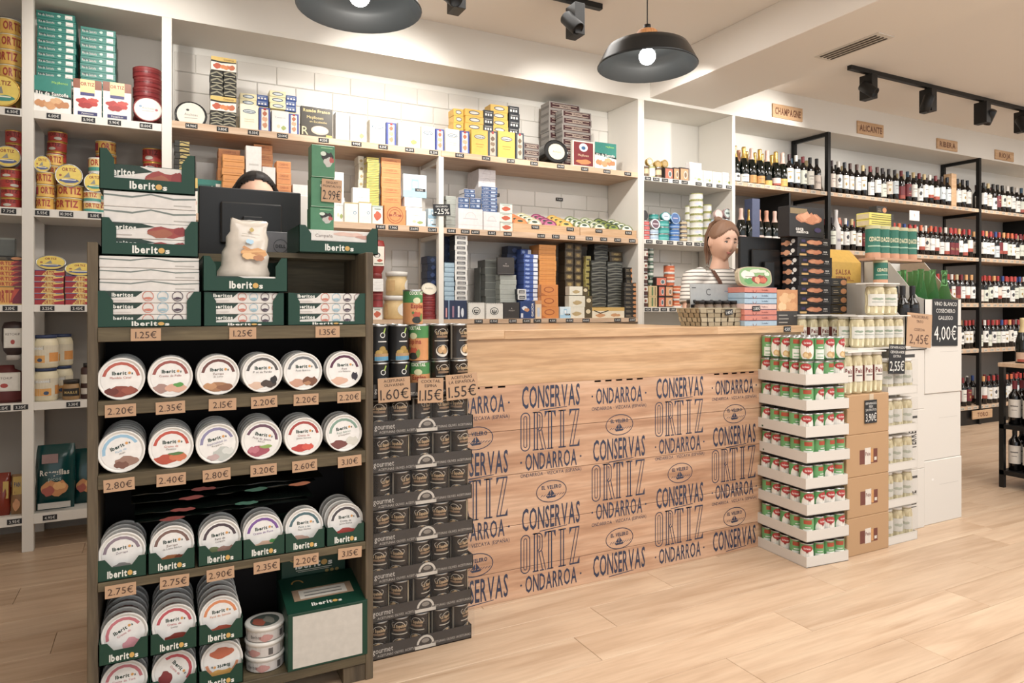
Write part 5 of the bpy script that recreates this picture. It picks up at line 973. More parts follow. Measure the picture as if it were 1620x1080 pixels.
# ---- centre middle shelf
B('sardinegold', 276, 300, 222, 280, 6, Yf+.02, .1, 'small dark and gold box stacked behind the rack top'); B('seapicture', 272, 313, 280, 0, 1, Yf, .1, 'gold banded seafood picture box behind the green tray', z0=ZB_)
B('bluelayer', 313, 350, 283, 0, 1, Yf+.1, .1, 'flat green box behind the black monitor', z0=ZB_) if False else B('teal', 313, 352, 284, 0, 2, Yf+.1, .1, 'flat teal box behind the black monitor', z0=ZB_)
B('orangeflat', 352, 387, 245, 0, 9, Yf, .12, 'flat amber box in the stack left of the head', z0=ZB_); B('orange', 345, 380, 236, 0, 7, Yf+.15, .12, 'brown box in the back stack left of the head', z0=ZB_)
B('white', 389, 414, 231, 0, 2, Yf+.0, .06, 'tall white box above the dark-haired head', z0=ZB_); B('orange', 402, 432, 229, 0, 8, Yf+.14, .12, 'orange-brown thin box stacked behind the white box', z0=ZB_)
B('white', 415, 436, 264, 0, 1, Yf, .06, 'white box right of the head', z0=ZB_); B('orange', 438, 461, 255, 0, 5, Yf, .1, 'cream and orange box stacked right of the head', z0=ZB_)
B('white', 463, 489, 292, 0, 1, Yf, .1, 'low white box beside the tall green boxes', z0=ZB_); B('whitelabel', 528, 545, 272, 0, 2, Yf+.02, .06, 'pale yellow box right of the tall green boxes', z0=ZB_)
B('stripey', 581, 602, 249, 0, 13, Yf+.05, .1, 'flat yellow striped box in the tall stack', z0=ZB_); B('smallcream', 567, 580, 247, 0, 9, Yf+.13, .1, 'small cream box behind the striped stack', z0=ZB_)
B('orange', 604, 635, 250, 0, 7, Yf+.05, .1, 'orange box with red print stacked behind the seal box', z0=ZB_); B('orangeseal', 608, 642, 325, 0, 1, Yf-.005, .05, 'orange box with round seal at the shelf front', z0=ZB_)
B('whitelabel', 558, 585, 297, 345, 1, Yf+.03, .05, 'tall white box over the zero boxes'); B('zero', 545, 567, 320, 0, 1, Yf, .05, 'cream box with blue ring, left one', z0=ZB_); B('zero', 568, 588, 319, 0, 1, Yf, .05, 'cream box with blue ring, right one', z0=ZB_)
B('cansorange', 589, 606, 325, 0, 1, Yf-.002, .05, 'small illustrated white box left of the orange seal box', z0=ZB_)
B('sky', 638, 675, 276, 312, 1, Yf+.03, .03, 'pale blue upright box with a black price tag'); B('white', 640, 668, 312, 0, 3, Yf+.03, .08, 'white pack stacked below the pale blue box', z0=ZB_); B('whitelabel', 643, 674, 333, 0, 1, Yf-.005, .02, 'white labelled box in front of the white packs', z0=ZB_)
B('sky', 677, 690, 330, 0, 2, Yf+.02, .06, 'pale green-blue small box beside the centre post', z0=ZB_)
thing('price_card', tag_mesh('', .12, .075, 'chalk', '#e8e6e0', [('DESCUENTO', .8, .14), ('-25%', .38, .5)]), 'black chalk sign reading -25% fixed on the centre post', 'sign', (X(699, YS), YS-.006, Z(699, 341, YS)), (0, -.06, 0))
B('greybox', 706, 722, 310, 0, 8, Yf+.05, .12, 'thin grey pack right of the discount sign', z0=ZB_)
B('pinkwhite', 725, 764, 330, 0, 1, Yf, .1, 'wide white box under blue boxes, left one', z0=ZB_); B('pinkwhite', 765, 791, 335, 0, 1, Yf, .1, 'wide white box under blue boxes, right one', z0=ZB_)
B('bluelayer', 725, 742, 312, 329.5, 2, Yf+.01, .1, 'flat blue box, left small stack'); B('bluelayer', 744, 761, 313, 330, 2, Yf+.01, .1, 'flat blue box, second small stack'); B('bluelayer', 735, 752, 299, 312, 2, Yf+.02, .09, 'flat blue box, upper small stack')
B('bluelayer', 762, 787, 295, 335, 7, Yf+.01, .1, 'flat blue box in the seven-high stack'); B('pinkwhite', 757, 784, 268, 0, 7, Yf+.13, .2, 'white box in the tall stack behind the blue boxes', z0=ZB_)
B('cansorange', 791, 811, 322, 0, 3, Yf, .07, 'small white and orange box left of the wooden trays', z0=ZB_)
# wooden tasting trays with leaning oval tins
def tray(px0, px1, lab):
    Y0 = 4.275; x0, x1 = X(px0, Y0), X(px1, Y0); wd = x1-x0; m = MB()
    m.box(0, wd, 0, .012, 0, .062, 'traywood'); m.box(0, wd, .30, .312, .06, .13, 'traywood'); m.box(0, wd, .012, .30, 0, .008, 'traywood')
    for x in (0, wd-.01): m.prism([(x, .012, 0), (x, .30, 0), (x, .30, .12), (x, .012, .06)], (.01, 0, 0), 'traywood')
    o = thing('wooden_tray', m.mesh(), lab, 'tray', (x0, Y0, ZB_)); part('price_tag', TAGM['9.90€'], o, (wd*.32, -.0025, .028), label='small black price tag'); part('price_tag', TAGM['9.90€'], o, (wd*.85, -.0025, .028), label='small black price tag')
tray(812, 917, 'left pale wooden tray of leaning oval tins'); tray(918, 1007, 'right pale wooden tray of leaning oval tins')
oc = [('#d9722a', '#e08a3a', 'orange'), ('#b9b48a', '#e2dcc8', 'cream'), ('#8a2f5a', '#c4688f', 'magenta'), ('#c99a2c', '#dfb84a', 'yellow'), ('#7a8a50', '#dfe0d0', 'white, first'), ('#8f9a6a', '#dcdcc8', 'white, second'), ('#3f4a1c', '#8a9a2c', 'olive green'), ('#7f8a5a', '#dfe0d4', 'white, third')]
for j, px in enumerate((825, 848, 872, 898, 927, 951, 973, 994)):
    rim, face, nm = oc[j]
    for i in range(4):
        y = 4.295+i*.065; xw = X(px, 4.29); a, b = .058, .045; z = ZB_+.055+i*.022
        m = MB(); M_ = Matrix.Translation((0, 0, b)) @ Matrix.Rotation(pi/2, 4, 'X') @ Matrix.Diagonal((1, b/a, 1, 1))
        if i == 0 or True:
            key = ('ov', j)
            if key not in CC:
                m.lathe([(0, -.022), (a*.95, -.022), (a, -.002), (a, 0), (a*.93, 0), (0, -.001)], rim, 18, M_)
                m.paint(Fr((0, .0005, 0)), 2*a, 2*b, [('e', .5, .5, .44, .44, face), ('e', .5, .72, .2, .09, '#2f4a3a'), ('b', .5, .32, .3, .12, rim, j)]); CC[key] = m.mesh()
        thing('food_tin', CC[key], '%s lidded oval tin leaning in the wooden tray, %s in its row' % (nm, ['front', 'second', 'third', 'back'][i]), 'tin', (xw, y, z-.035), (-.22, 0, 0), 'leaning oval tins')
thing('price_card', TAGM['9.90€'], 'tiny black tag on the tiled wall above the wooden trays', 'sign', (X(885, YB), YB-.003, Z(885, 318, YB)))
thing('price_card', TAGM['8.50€'], 'tiny black tag on the tiled wall right of the blue stack', 'sign', (X(793, YB-.1), YB-.008, Z(797, 312, YB)))
# ---- centre low shelf, left part
squeeze(597, Yf+.04, Z(597, 440, Yf), .25, .10, 'inverted red ketchup bottle with cream label beside the rack', '#8f1f18', '#7a1a14', [('r', 0, 0, 1, 1, '#ddd6c6'), ('e', .35, .55, .3, .14, '#3a3f45'), ('e', .35, .53, .2, .1, '#cfc9be'), ('b', .6, .28, .25, .08, '#b5482c', 2), ('r', .1, .08, .9, .13, '#3f5a3a')])
B('white', 589, 607, 441, 461, 2, Yf, .08, 'small white box under the inverted ketchup bottle'); B('cansorange', 589, 605, 486, 0, 1, Yf, .08, 'white pack at shelf level beside the rack', z0=ZC3)
tinstack('redtin', 590, 608, 461, 1, Yf+.02, 'small red jar with white label beside the rack', Z(599, 486, Yf+.02))
J4 = jarmesh(.072, .155, '#d8b878', '#d8d4cc', .03, [('e', .95, .5, .32, .5, '#e0dcd2'), ('e', 1.0, .8, .1, .13, '#2c2c2c'), ('r', -.2, .1, .2, .9, '#cfa86a')], .95)
for i, (a, b) in enumerate(((609, 639), (612, 643))): jar(J4, X((a+b)/2, Yf+.09), Yf+.09, ZC3+.0+i*.157, 'large tub with cream lid and yellow body'+lvl(i, 2), name='food_tub', cat='tub', rz=-.3+.5*i, group='yellow tubs')
B('redbox', 669, 693, 464, 0, 5, Yf, .1, 'flat red tin under the oval cream lid', z0=ZC3, name='food_tin', cat='tin') if False else tinstack('redtin', 667, 694, 464, 5, Yf, 'large red round tin stacked left of the centre post', ZC3)
standdisc(668, 692, 446, 466, Yf-.005, 'cream oval lid tin propped on the red tins', '#cfc6b4', '#ddd5bf', [('t', 'bonito', .5, .55, .16, '#6a5a50', .5), ('a', .5, .5, .4, .01, 0, 360, '#a8a090')], d=.02, lean=-.3)
B('navybox', 676, 694, 405, 464, 5, Yf+.16, .12, 'blue-grey box stacked high behind the red tins')
# ---- centre low shelf, right part
B('blackwhite', 720, 740, 372, 475, 13, Yf, .1, 'small white and black sardine box in the tall stack', gap=.001); B('navybox', 704, 722, 374, 0, 12, Yf+.14, .12, 'dark navy box stacked left of the tall sardine stack', z0=ZC3)
B('paleblue', 703, 719, 415, 475, 8, Yf+.01, .1, 'pale blue box in the stack right of the post'); B('darkblue', 702, 739, 475, 0, 1, Yf-.005, .12, 'dark blue carton at the foot of the sardine stacks', z0=ZC3)
B('stamp', 740, 767, 478, 0, 1, Yf-.005, .03, 'white stamp-edged box with ship seal, left one', z0=ZC3); B('stamp', 768, 796, 479, 0, 1, Yf-.005, .03, 'white stamp-edged box with ship seal, right one', z0=ZC3)
B('darkgrey', 797, 822, 478, 0, 1, Yf-.005, .05, 'dark grey square box at shelf level', z0=ZC3); B('darkgrey', 787, 814, 407, 434, 1, Yf+.03, .02, 'dark grey square box propped on the grey stack')
B('greybox', 791, 817, 435, 0, 9, Yf+.05, .1, 'pale grey flat box under the dark square box', z0=ZC3); B('greydark', 768, 789, 411, 0, 8, Yf+.12, .13, 'grey box in the stack left of the dark square', z0=ZC3); B('greydark', 759, 767, 423, 0, 1, Yf+.2, .1, 'tall dark grey box at the back of the grey stacks', z0=ZC3)
B('galicia', 823, 846, 476, 0, 1, Yf-.005, .04, 'blue box with vertical GALICIA lettering', z0=ZC3); B('fish', 847, 857, 475, 0, 1, Yf, .05, 'narrow pale box right of the GALICIA box', z0=ZC3)
B('blackwhite', 819, 833, 457, 474, 2, Yf+.01, .06, 'small white and black box over the GALICIA box')
B('bluewhite', 829, 851, 402, 0, 15, Yf+.05, .1, 'flat blue and white box in the tall blue stack', z0=ZC3); B('bluewhite', 824, 840, 394, 0, 12, Yf+.16, .08, 'blue box in the back blue stack', z0=ZC3); B('navybox', 803, 825, 389, 0, 9, Yf+.23, .1, 'navy box in the rear left blue stack', z0=ZC3)
B('orangeflat', 853, 880, 387, 0, 14, Yf+.06, .15, 'flat amber box in the tall amber stack', z0=ZC3); B('orangefish', 857, 884, 450, 0, 3, Yf, .05, 'amber box with red oval at the shelf front', z0=ZC3)
B('sky', 886, 903, 485, 0, 1, Yf, .05, 'small pale blue box right of amber boxes', z0=ZC3); B('smallcream', 901, 931, 453, 467, 1, Yf+.01, .06, 'small cream box topmost over the cream pair'); B('smallcream', 900, 937, 468, 0, 2, Yf, .06, 'small cream and brown box', z0=ZC3)
for c, (p0, p1, t) in enumerate(((894, 908, 384), (909, 921, 386), (922, 935, 404))): B('brownlayers', p0, p1, t, 0, 10, Yf+.1, .1, 'brown and gold box, %s column behind the cream boxes' % nth(c), z0=ZC3)
B('golddark', 927, 935, 405, 0, 10, Yf+.07, .1, 'narrow gold striped box beside the black stack', z0=ZC3)
B('blacklayers', 936, 960, 412, 485, 9, Yf+.04, .1, 'flat black tin box, left black stack'); B('blacklayers', 961, 985, 414, 486, 9, Yf+.04, .1, 'flat black tin box, right black stack')
B('blacklayers', 940, 962, 386, 412, 3, Yf+.13, .1, 'black box high at the back of the low shelf'); B('brownlayers', 965, 986, 398, 414, 2, Yf+.12, .1, 'dark brown box high at the back right')
B('longcream', 937, 988, 486, 0, 1, Yf, .12, 'long cream and gold box under the black stacks', z0=ZC3)
B('dots', 990, 1004, 423, 0, 9, Yf+.05, .1, 'dark box with orange dots, back column', z0=ZC3); B('dots', 988, 1011, 447, 0, 8, Yf, .08, 'dark box with orange dots, front column', z0=ZC3)
# ---- narrow unit
zr1, zr2, zr3 = 2.275, 1.785, 1.256
for i, (a, b, t, k) in enumerate(((1020, 1029, 262, 'brownjar'), (1030, 1039, 263, 'whitegreen'), (1040, 1049, 264, 'brownjar'))): tinstack(k, a, b, t, 1, Yf, 'tiny tin, %s from left on the narrow upper shelf' % nth(i), zr1)
for i, (a, b, t, k) in enumerate(((1024, 1034, 249, 'whitegreen'), (1037, 1047, 253, 'brownjar'), (1048, 1058, 252, 'brownjar'))):
    standdisc(a, b, t, t+13, Yf+.02, 'tiny round tin on edge, %s atop the narrow upper shelf row' % nth(i), 'gold', ['#dcd8b8', '#b99a5a', '#b99a5a'][i], [('a', .5, .5, .4, .06, 0, 360, '#6a5230')], d=.03)
for i, (a, b, st) in enumerate(((1052, 1065, 'coralbox'), (1066, 1075, 'peachbox'), (1076, 1090, 'peachbox'))): B(st, a, b, 265, 0, 1, Yf, .05, 'tiny dark-framed box, %s on the narrow upper shelf' % nth(i), z0=zr1)
for i, (a, b, t) in enumerate(((1092, 1112, 268), (1113, 1127, 270), (1128, 1142, 272), (1143, 1158, 273))): B('whitelabel', a, b, t, 0, 1, Yf, .06, 'small white box, %s on the narrow upper shelf' % nth(i), z0=zr1)
B('pinkwhite', 1091, 1110, 257, 268, 1, Yf+.01, .05, 'small pale box lying over the first white box on the narrow shelf')
tinstack('coraltin', 1019, 1031, 349, 4, Yf, 'coral wrapped tin on the narrow middle shelf', zr2); tinstack('icetin', 1032, 1046, 362, 2, Yf, 'pale blue tin under its facing lid', zr2)
standdisc(1031, 1045, 346, 362, Yf-.003, 'round tin with dark centre facing out on the pale blue tins', '#d8dce0', '#6a4a5a', [('a', .5, .5, .48, .1, 0, 360, '#cfe0ea'), ('r', .2, .45, .8, .58, '#c9b8c0')], d=.03)
standdisc(1016, 1026, 332, 348, Yf, 'dark round tin on edge at the left of the narrow middle shelf', '#3a3438', '#2c2a2e', [], d=.03)
tinstack('tealtin', 1045, 1064, 348, 3, Yf, 'teal wrapped tin stack on the narrow middle shelf', zr2); standdisc(1047, 1062, 335, 349, Yf, 'teal tin with pale lid facing out', '#149a94', '#cfe4ea', [('a', .5, .5, .4, .04, 0, 360, '#5a8ab0'), ('r', .3, .44, .7, .56, '#8aa0b8')], d=.03)
tinstack('tealtin', 1033, 1046, 338, 5, Yf+.1, 'teal tin in the stack behind the pale blue tins', zr2)
tinstack('bluetin', 1065, 1079, 352, 3, Yf, 'blue wrapped tin on the narrow middle shelf', zr2); standdisc(1062, 1077, 337, 353, Yf, 'blue tin with round lid facing out', '#3a72b8', '#3f6aa8', [('a', .5, .5, .48, .08, 0, 360, '#a8c8e4'), ('r', .25, .46, .75, .56, '#c8b8c8')], d=.03)
tinstack('brownjar', 1080, 1090, 349, 5, Yf, 'tiny brown striped jar on the narrow middle shelf', zr2)
tinstack('whitegreen', 1089, 1099, 325, 5, Yf+.07, 'white and olive can, left column of the narrow unit', zr2); tinstack('whitegreen', 1100, 1117, 305, 7, Yf, 'white and olive can, tallest column of the narrow unit', zr2); tinstack('whitegreen', 1118, 1129, 323, 5, Yf+.05, 'white and olive can, right column of the narrow unit', zr2)
tinstack('icetin', 1131, 1143, 346, 3, Yf, 'pink-grey tin behind the ponytail', zr2); tinstack('icetin', 1144, 1157, 346, 3, Yf, 'pink-grey tin at the right of narrow middle shelf', zr2)
standdisc(1146, 1158, 329, 345, Yf-.003, 'round tin with grey-green lid facing out near the wine rack', '#c4a0a4', '#b8c8c4', [('a', .5, .5, .45, .06, 0, 360, '#4a5a58'), ('r', .25, .4, .75, .6, '#5a6a68')], d=.03)
standdisc(1132, 1144, 331, 346, Yf, 'pale pink round tin on edge above the ponytail', '#d8b4b0', '#dcc4c0', [], d=.03)
tinstack('spicejar', 1019, 1027, 393, 5, Yf, 'small red-brown jar in the left column of the lowest narrow shelf', zr3); tinstack('greenjar', 1028, 1036, 393, 8, Yf+.05, 'small green jar in the second column of the lowest narrow shelf', zr3)
B('smallwood', 1027, 1040, 452, 0, 2, Yf-.003, .04, 'small straw-coloured box beside the coral boxes', z0=zr3)
B('coralbox', 1042, 1052, 452, 0, 2, Yf, .04, 'small coral picture box, left column', z0=zr3); B('peachbox', 1053, 1065, 452, 0, 2, Yf, .04, 'small peach picture box, right column', z0=zr3); B('coralbox', 1038, 1055, 438, 452, 1, Yf, .04, 'coral picture box topmost of the small boxes')
tinstack('orangecan', 1057, 1071, 419, 5, Yf+.07, 'orange can in the taller back column behind the picture boxes', zr3); tinstack('orangecan', 1067, 1082, 451, 3, Yf, 'orange can in the front column', zr3)

# ================================================================ ON THE COUNTER
CT = 1.155
# monitors
def monitor(px0, px1, py0, zb, Y, label, stand_txt=None, yaw=0):
    x0, x1 = X(px0, Y), X(px1, Y); zt = Z(px0, py0, Y); wd = x1-x0; h = zt-zb
    o = thing('monitor', None, label, 'monitor', ((x0+x1)/2, Y, CT), (0, 0, yaw)); b = zb-CT; t = zt-CT
    m = MB(); m.box(-wd/2, wd/2, 0, .022, b, t, 'blackplastic', c=.004); m.box(-wd*.3, wd*.3, -.02, 0, b+h*.22, b+h*.8, 'blackplastic', c=.006); part('screen_case', m.mesh(), o)
    part('screen', bm(-wd/2+.012, wd/2-.012, .022, .0225, b+.015, t-.012, '#2c3440/g'), o)
    m = MB(); m.box(-.035, .035, -.045, -.02, .01, b+h*.6, 'blackplastic', c=.004); m.box(-.12, .12, -.12, .1, 0, .012, 'blackplastic', c=.004); part('stand', m.mesh(), o)
    if stand_txt:
        m = MB(); m.box(-.01, .165, -.052, -.046, b+h*.02, b+h*.40, '#6c6c70', c=.002)
        m.paint(Fr((.098, -.052, b+h*.20)), .1, .1, [('a', .5, 0, .26, .02, 0, 360, '#141414')]); m.text(Fr((.098, -.052, b+h*.20)), stand_txt, 0, 0, .012, .036, '#141414', 2, 'b')
        part('stand_cover', m.mesh(), o, label='grey stand cover with round logo')
    return o
monitor(314, 476, 293, Z(400, 412, 2.75), 2.75, 'black monitor seen from behind with round DELL logo', 'DELL')
monitor(1173, 1243, 373, 1.30, 2.80, 'black monitor seen from behind in front of the cashier', yaw=-.05)
thing('desk_panel', bm(0, X(506, 2.85)-X(474, 2.85), 0, .03, 0, Z(490, 310, 2.85)-CT, 'cabinet', c=.002), 'white desk panel with dark rim right of the black monitor', 'panel', (X(474, 2.85), 2.85, CT))
# woven basket with jars
Yb_ = 2.66; bx0, bx1 = X(1095, Yb_), X(1189, Yb_); bw = (bx1-bx0); bc = (bx0+bx1)/2+.035; Hb = .092
o = thing('basket', None, 'woven pale strip basket of dark jars on the counter before the cashier', 'basket', (bc, Yb_+.08, CT))
m = MB()
def side(ax, ay, bx_, by_, nx, ny):            # woven panel between two bottom corners, flaring up
    n = 8; rows = 4
    for i in range(n):
        for r in range(rows):
            t0, t1 = i/n, (i+1)/n; z0, z1 = Hb*r/rows, Hb*(r+1)/rows; off = .004 if (i+r) % 2 else 0
            f0, f1 = 1+.13*z0/Hb, 1+.13*z1/Hb
            P_ = lambda t, z, f: ((ax+(bx_-ax)*t)*f+nx*off, (ay+(by_-ay)*t)*f+ny*off, z)
            k = ['#a89a7c', '#9c8c6c', '#b3a688'][(i*3+r*2) % 3]
            m.face([P_(t0+.01, z0+.001, f0), P_(t1-.01, z0+.001, f0), P_(t1-.01, z1-.001, f1), P_(t0+.01, z1-.001, f1)], k)
hx, hy = bw/2*.86, .075
side(-hx, -hy, hx, -hy, 0, -1); side(hx, -hy, hx, hy, 1, 0); side(hx, hy, -hx, hy, 0, 1); side(-hx, hy, -hx, -hy, -1, 0)
part('woven_strips', m.mesh(), o, label='woven pale strips')
m = MB(); m.box(-hx*1.02, hx*1.02, -hy*1.02, hy*1.02, 0, .004, '#8f8062')
q = [(-hx, -hy), (hx, -hy), (hx, hy), (-hx, hy), (-hx, -hy)]
for z, f in ((Hb, 1.13),): m.tube([(x*f, y*f, z) for x, y in q], .0045, '#b8aa8a', 6)
m.tube([(x*.98, y*.98, .002) for x, y in q], .003, '#8f8062', 6)
for z in (.0, .03, .06): m.tube([(x*(.985+.13*z/Hb), y*(.985+.13*z/Hb), z+.01) for x, y in q], .0015, '#8f8062', 4)
part('rim', m.mesh(), o)
JB = jarmesh(.025, .072, '#7a6450', '#1d1a1c', .018, [('r', 0, .1, 1, .8, '#8a7a68')], .95)
for r in range(2):
    for i in range(6):
        jar(JB, bc-hx+.03+i*(2*hx-.06)/5, Yb_+.048+r*.062, CT+.062 if r == 0 else CT+.066, 'small jar with black lid in the basket, %s row, %s from left' % (['front', 'back'][r], nth(i)), group='jars in the basket')
        jar(JB, bc-hx+.03+i*(2*hx-.06)/5, Yb_+.048+r*.062, CT-.006+.0055, 'small jar low in the basket, %s row, %s from left' % (['front', 'back'][r], nth(i)), group='low jars in the basket') if False else None
part('filler', bm(-hx*.95, hx*.95, -hy*.9, hy*.9, .01, .062, '#6a5a44'), o, label='packing under the jars')
m = MB(); cw_ = X(1180, 2.74)-X(1094, 2.74); m.box(0, cw_, 0, .004, 0, .13, '#9fa2a2'); fr = Fr((cw_/2, 0, 0)); m.paint(fr, cw_, .13, [('r', 0, .0, 1, .16, '#2a2628'), ('t', 'C', .32, .68, .28, '#3a3a3c', .1), ('r', .03, .82, .1, .86, '#4a4a4c'), ('r', .62, .7, .74, .73, '#6a7a98'), ('b', .82, .5, .09, .3, '#5a4a48', 3), ('r', .8, .2, .84, .5, '#4a3a38')])
thing('display_card', m.mesh(), 'grey printed display card standing behind the basket jars', 'card', (X(1094, 2.74), 2.745, CT+.092), (-.05, 0, 0))
thing('price_card', tag_mesh('1.40€', .052, .028), 'black chalk tag reading 1,40€ clipped on the basket rim', 'sign', (X(1153, Yb_-.01), Yb_-.014, Z(1153, 498, Yb_)), (0, -.12, 0))
# stack of pink and blue tins, crab tin on edge
Yp = 2.63; zs0 = CT; names = ['bluebox', 'redbox', 'redbox', 'roseb', 'bluebox', 'bluebox', 'redbox']; zt_ = Z(1203, 454, Yp); hh = (zt_-zs0)/7
for i, st in enumerate(names):
    nm = {'bluebox': 'pale blue', 'redbox': 'salmon red', 'roseb': 'dusty pink'}[st]
    thing('sardine_box', boxmesh(X(1229, Yp)-X(1178, Yp), hh-.0008, .13, *STY[st]), 'flat %s sardine box in the counter stack%s' % (nm, lvl(i, 7)), 'food box', (X(1178, Yp)+random.uniform(-.002, .002), Yp, zs0+i*hh), (0, 0, 0), 'sardine boxes on the counter')
m = MB(); wq = X(1227, Yp)-X(1174, Yp); hq = Z(1200, 421, Yp)-zt_; pts = []
for i in range(28):
    a = 2*pi*i/28; c_, s__ = cos(a), sin(a); pts.append((wq/2*(abs(c_)**.62)*(1 if c_ > 0 else -1), hq/2*(abs(s__)**.62)*(1 if s__ > 0 else -1)+hq/2))
m.prism([(x, 0, z) for x, z in pts], (0, .025, 0), '#b9a98c'); m.face([(x*.93, -.0006, (z-hq/2)*.93+hq/2) for x, z in pts], '#7fa86a')
m.paint(Fr((0, -.0006, 0)), wq, hq, [('b', .28, .6, .2, .25, '#d8d8cc', 3), ('b', .3, .3, .14, .16, '#4f9a54', 4), ('b', .6, .78, .25, .1, '#d5cfc0', 5), ('b', .62, .38, .24, .24, '#9a2f24', 6), ('b', .55, .36, .08, .2, '#d89a70', 7), ('b', .72, .34, .1, .18, '#c9603c', 8), ('r', .2, .5, .8, .52, '#6a4a3a'), ('b', .85, .65, .08, .12, '#cfd8c0', 9)])
thing('food_tin', m.mesh(), 'green rounded tin with crab meat picture propped on the sardine boxes', 'tin', ((X(1174, Yp)+X(1227, Yp))/2, Yp+.02, zt_), (-.12, 0, 0))
thing('price_card', tag_mesh('2.80€', .055, .028), 'black chalk tag reading 2,80€ beside the basket', 'sign', (X(1196, Yp), Yp-.004, Z(1196, 492, Yp)), (0, -.03, 0))
B('cracker', 1229, 1262, 458, 0, 1, 2.64, .1, 'cracker box with golden cracker picture at the counter end', z0=CT)

# ================================================================ RIGHT STACKS
# support cartons under the jars and biscuit boxes
def carton(x0, x1, y0, y1, z0, z1, label, k='whitecard', ops=None, side=None, name='carton', c=.003, rz=0, grp=None):
    me = MB(); wd, d, h = x1-x0, y1-y0, z1-z0; me.box(0, wd, 0, d, 0, h, k, c=c); me.paint(Fr((wd/2, 0, 0)), wd, h, ops or [])
    if side: me.paint(Fr((0, d/2, 0), (0, -1, 0), (0, 0, 1), (-1, 0, 0)), d, h, side)
    me.strip(Fr((wd/2, d/2, h), (1, 0, 0), (0, 1, 0), (0, 0, 1)), -wd/2, wd/2, lambda a: -.001, lambda a: .001, '#8a8074', 1)
    return thing(name, me.mesh(), label, 'carton', (x0, y0, z0), (0, 0, rz), grp)
for i in range(3): carton(3.14, 3.65, 2.56, 2.95, i*.338, (i+1)*.338-.001, 'white carton in the hidden pile behind the brown cartons'+lvl(i, 3), grp='support cartons')
for i in range(3): carton(3.66, 3.885, 2.405, 2.93, i*.338, (i+1)*.338-.001, 'white carton with black print, narrow pile right of the asparagus trays'+lvl(i, 3),
                          ops=[('t', 'TERRE', .5, .5, .2, '#2a2a2a', .45, 'b', pi/2), ('r', .3, .86, .7, .9, '#3a3a3a')] if i < 2 else [('a', .4, .5, .12, .03, 0, 360, '#2a2a2a'), ('r', .1, .88, .6, .93, '#3a3a3a')], grp='narrow white cartons')
zB = [0, .369, .755, 1.142]
for i in range(3): carton(3.90+.004*i, 4.267, 2.417+(.0, .006, .0)[i], 2.80, zB[i], zB[i+1]-.0015, 'large plain white wine carton under the VINO BLANCO sign'+lvl(i, 3), ops=[('r', .4, .62, .9, .623, '#a8a49c')] if i else [('r', .4, .6, .9, .604, '#a8a49c'), ('e', .22, .7, .03, .02, '#e6e4e0')], grp='wine cartons')
# bottles
def bottle_meshes(kind):
    if kind == 'bordeaux': pr = [(0, 0), (.034, 0), (.037, .004), (.037, .19), (.034, .205), (.018, .228), (.0145, .24), (.0142, .262)]; cap = [(.0146, .246), (.0152, .262), (.0155, .298), (.0155, .302), (0, .302)]; lab = (.070, .105); gl = 'glassblack'
    elif kind == 'cava': pr = [(0, 0), (.041, 0), (.044, .005), (.044, .135), (.040, .165), (.025, .215), (.0165, .24), (.0155, .262)]; cap = [(.0262, .213), (.018, .240), (.0165, .262), (.0175, .285), (.0185, .30), (.016, .312), (0, .314)]; lab = (.030, .065); gl = 'glassdark'
    elif kind == 'green': pr = [(0, 0), (.034, 0), (.036, .004), (.036, .155), (.03, .20), (.019, .245), (.0145, .275), (.0145, .318), (.0165, .32), (.0165, .33), (0, .33)]; cap = None; lab = None; gl = 'glassgreen'
    m = MB(); m.lathe(pr+([(0, pr[-1][1])] if cap else []), gl, 12); b = m.mesh()
    return b, cap, lab
BT = {k: bottle_meshes(k) for k in ('bordeaux', 'cava', 'green')}
CAPM = {}; LABM = {}
def bottle(kind, x, y, z, capc, labc, label, group, rz=0, acc=None, name='wine_bottle', lz=0):
    b, cap, lab = BT[kind]; o = thing(name, b, label, 'bottle', (x, y, z), (0, 0, rz), group)
    if cap and capc:
        if (kind, capc) not in CAPM: m = MB(); m.lathe(cap, capc, 12); CAPM[kind, capc] = m.mesh()
        part('capsule', CAPM[kind, capc], o)
    if lab and labc:
        key = (kind, labc, acc, lz)
        if key not in LABM:
            m = MB(); R = {'bordeaux': .0371, 'cava': .0441}[kind]
            ops = [('r', -.12, 0, 1.12, 1, labc)]
            dk = '#6a6460' if labc not in ('#2c2a30', '#7a1c26') else '#c9b27a'
            if acc == 1: ops += [('r', .2, .6, .8, .66, dk), ('r', .3, .4, .7, .43, dk)]
            elif acc == 2: ops += [('b', .5, .6, .2, .18, '#3a3a40', 2), ('r', .3, .2, .7, .24, dk)]
            elif acc == 3: ops += [('r', 0, 0, 1, .28, '#a8432c')]
            elif acc == 4: ops += [('r', .25, .7, .75, .76, '#a88a3c'), ('e', .5, .35, .12, .12, '#a88a3c')]
            elif acc == 5: ops += [('t', 'Rioja', .5, .5, .2, dk, .6)]
            m.paint(Fr((0, 0, lab[0]-.02+lz), R=R), R*2.1, lab[1]+(.0 if kind == 'cava' else .02), ops); LABM[key] = m.mesh()
        part('label', LABM[key], o)
    return o
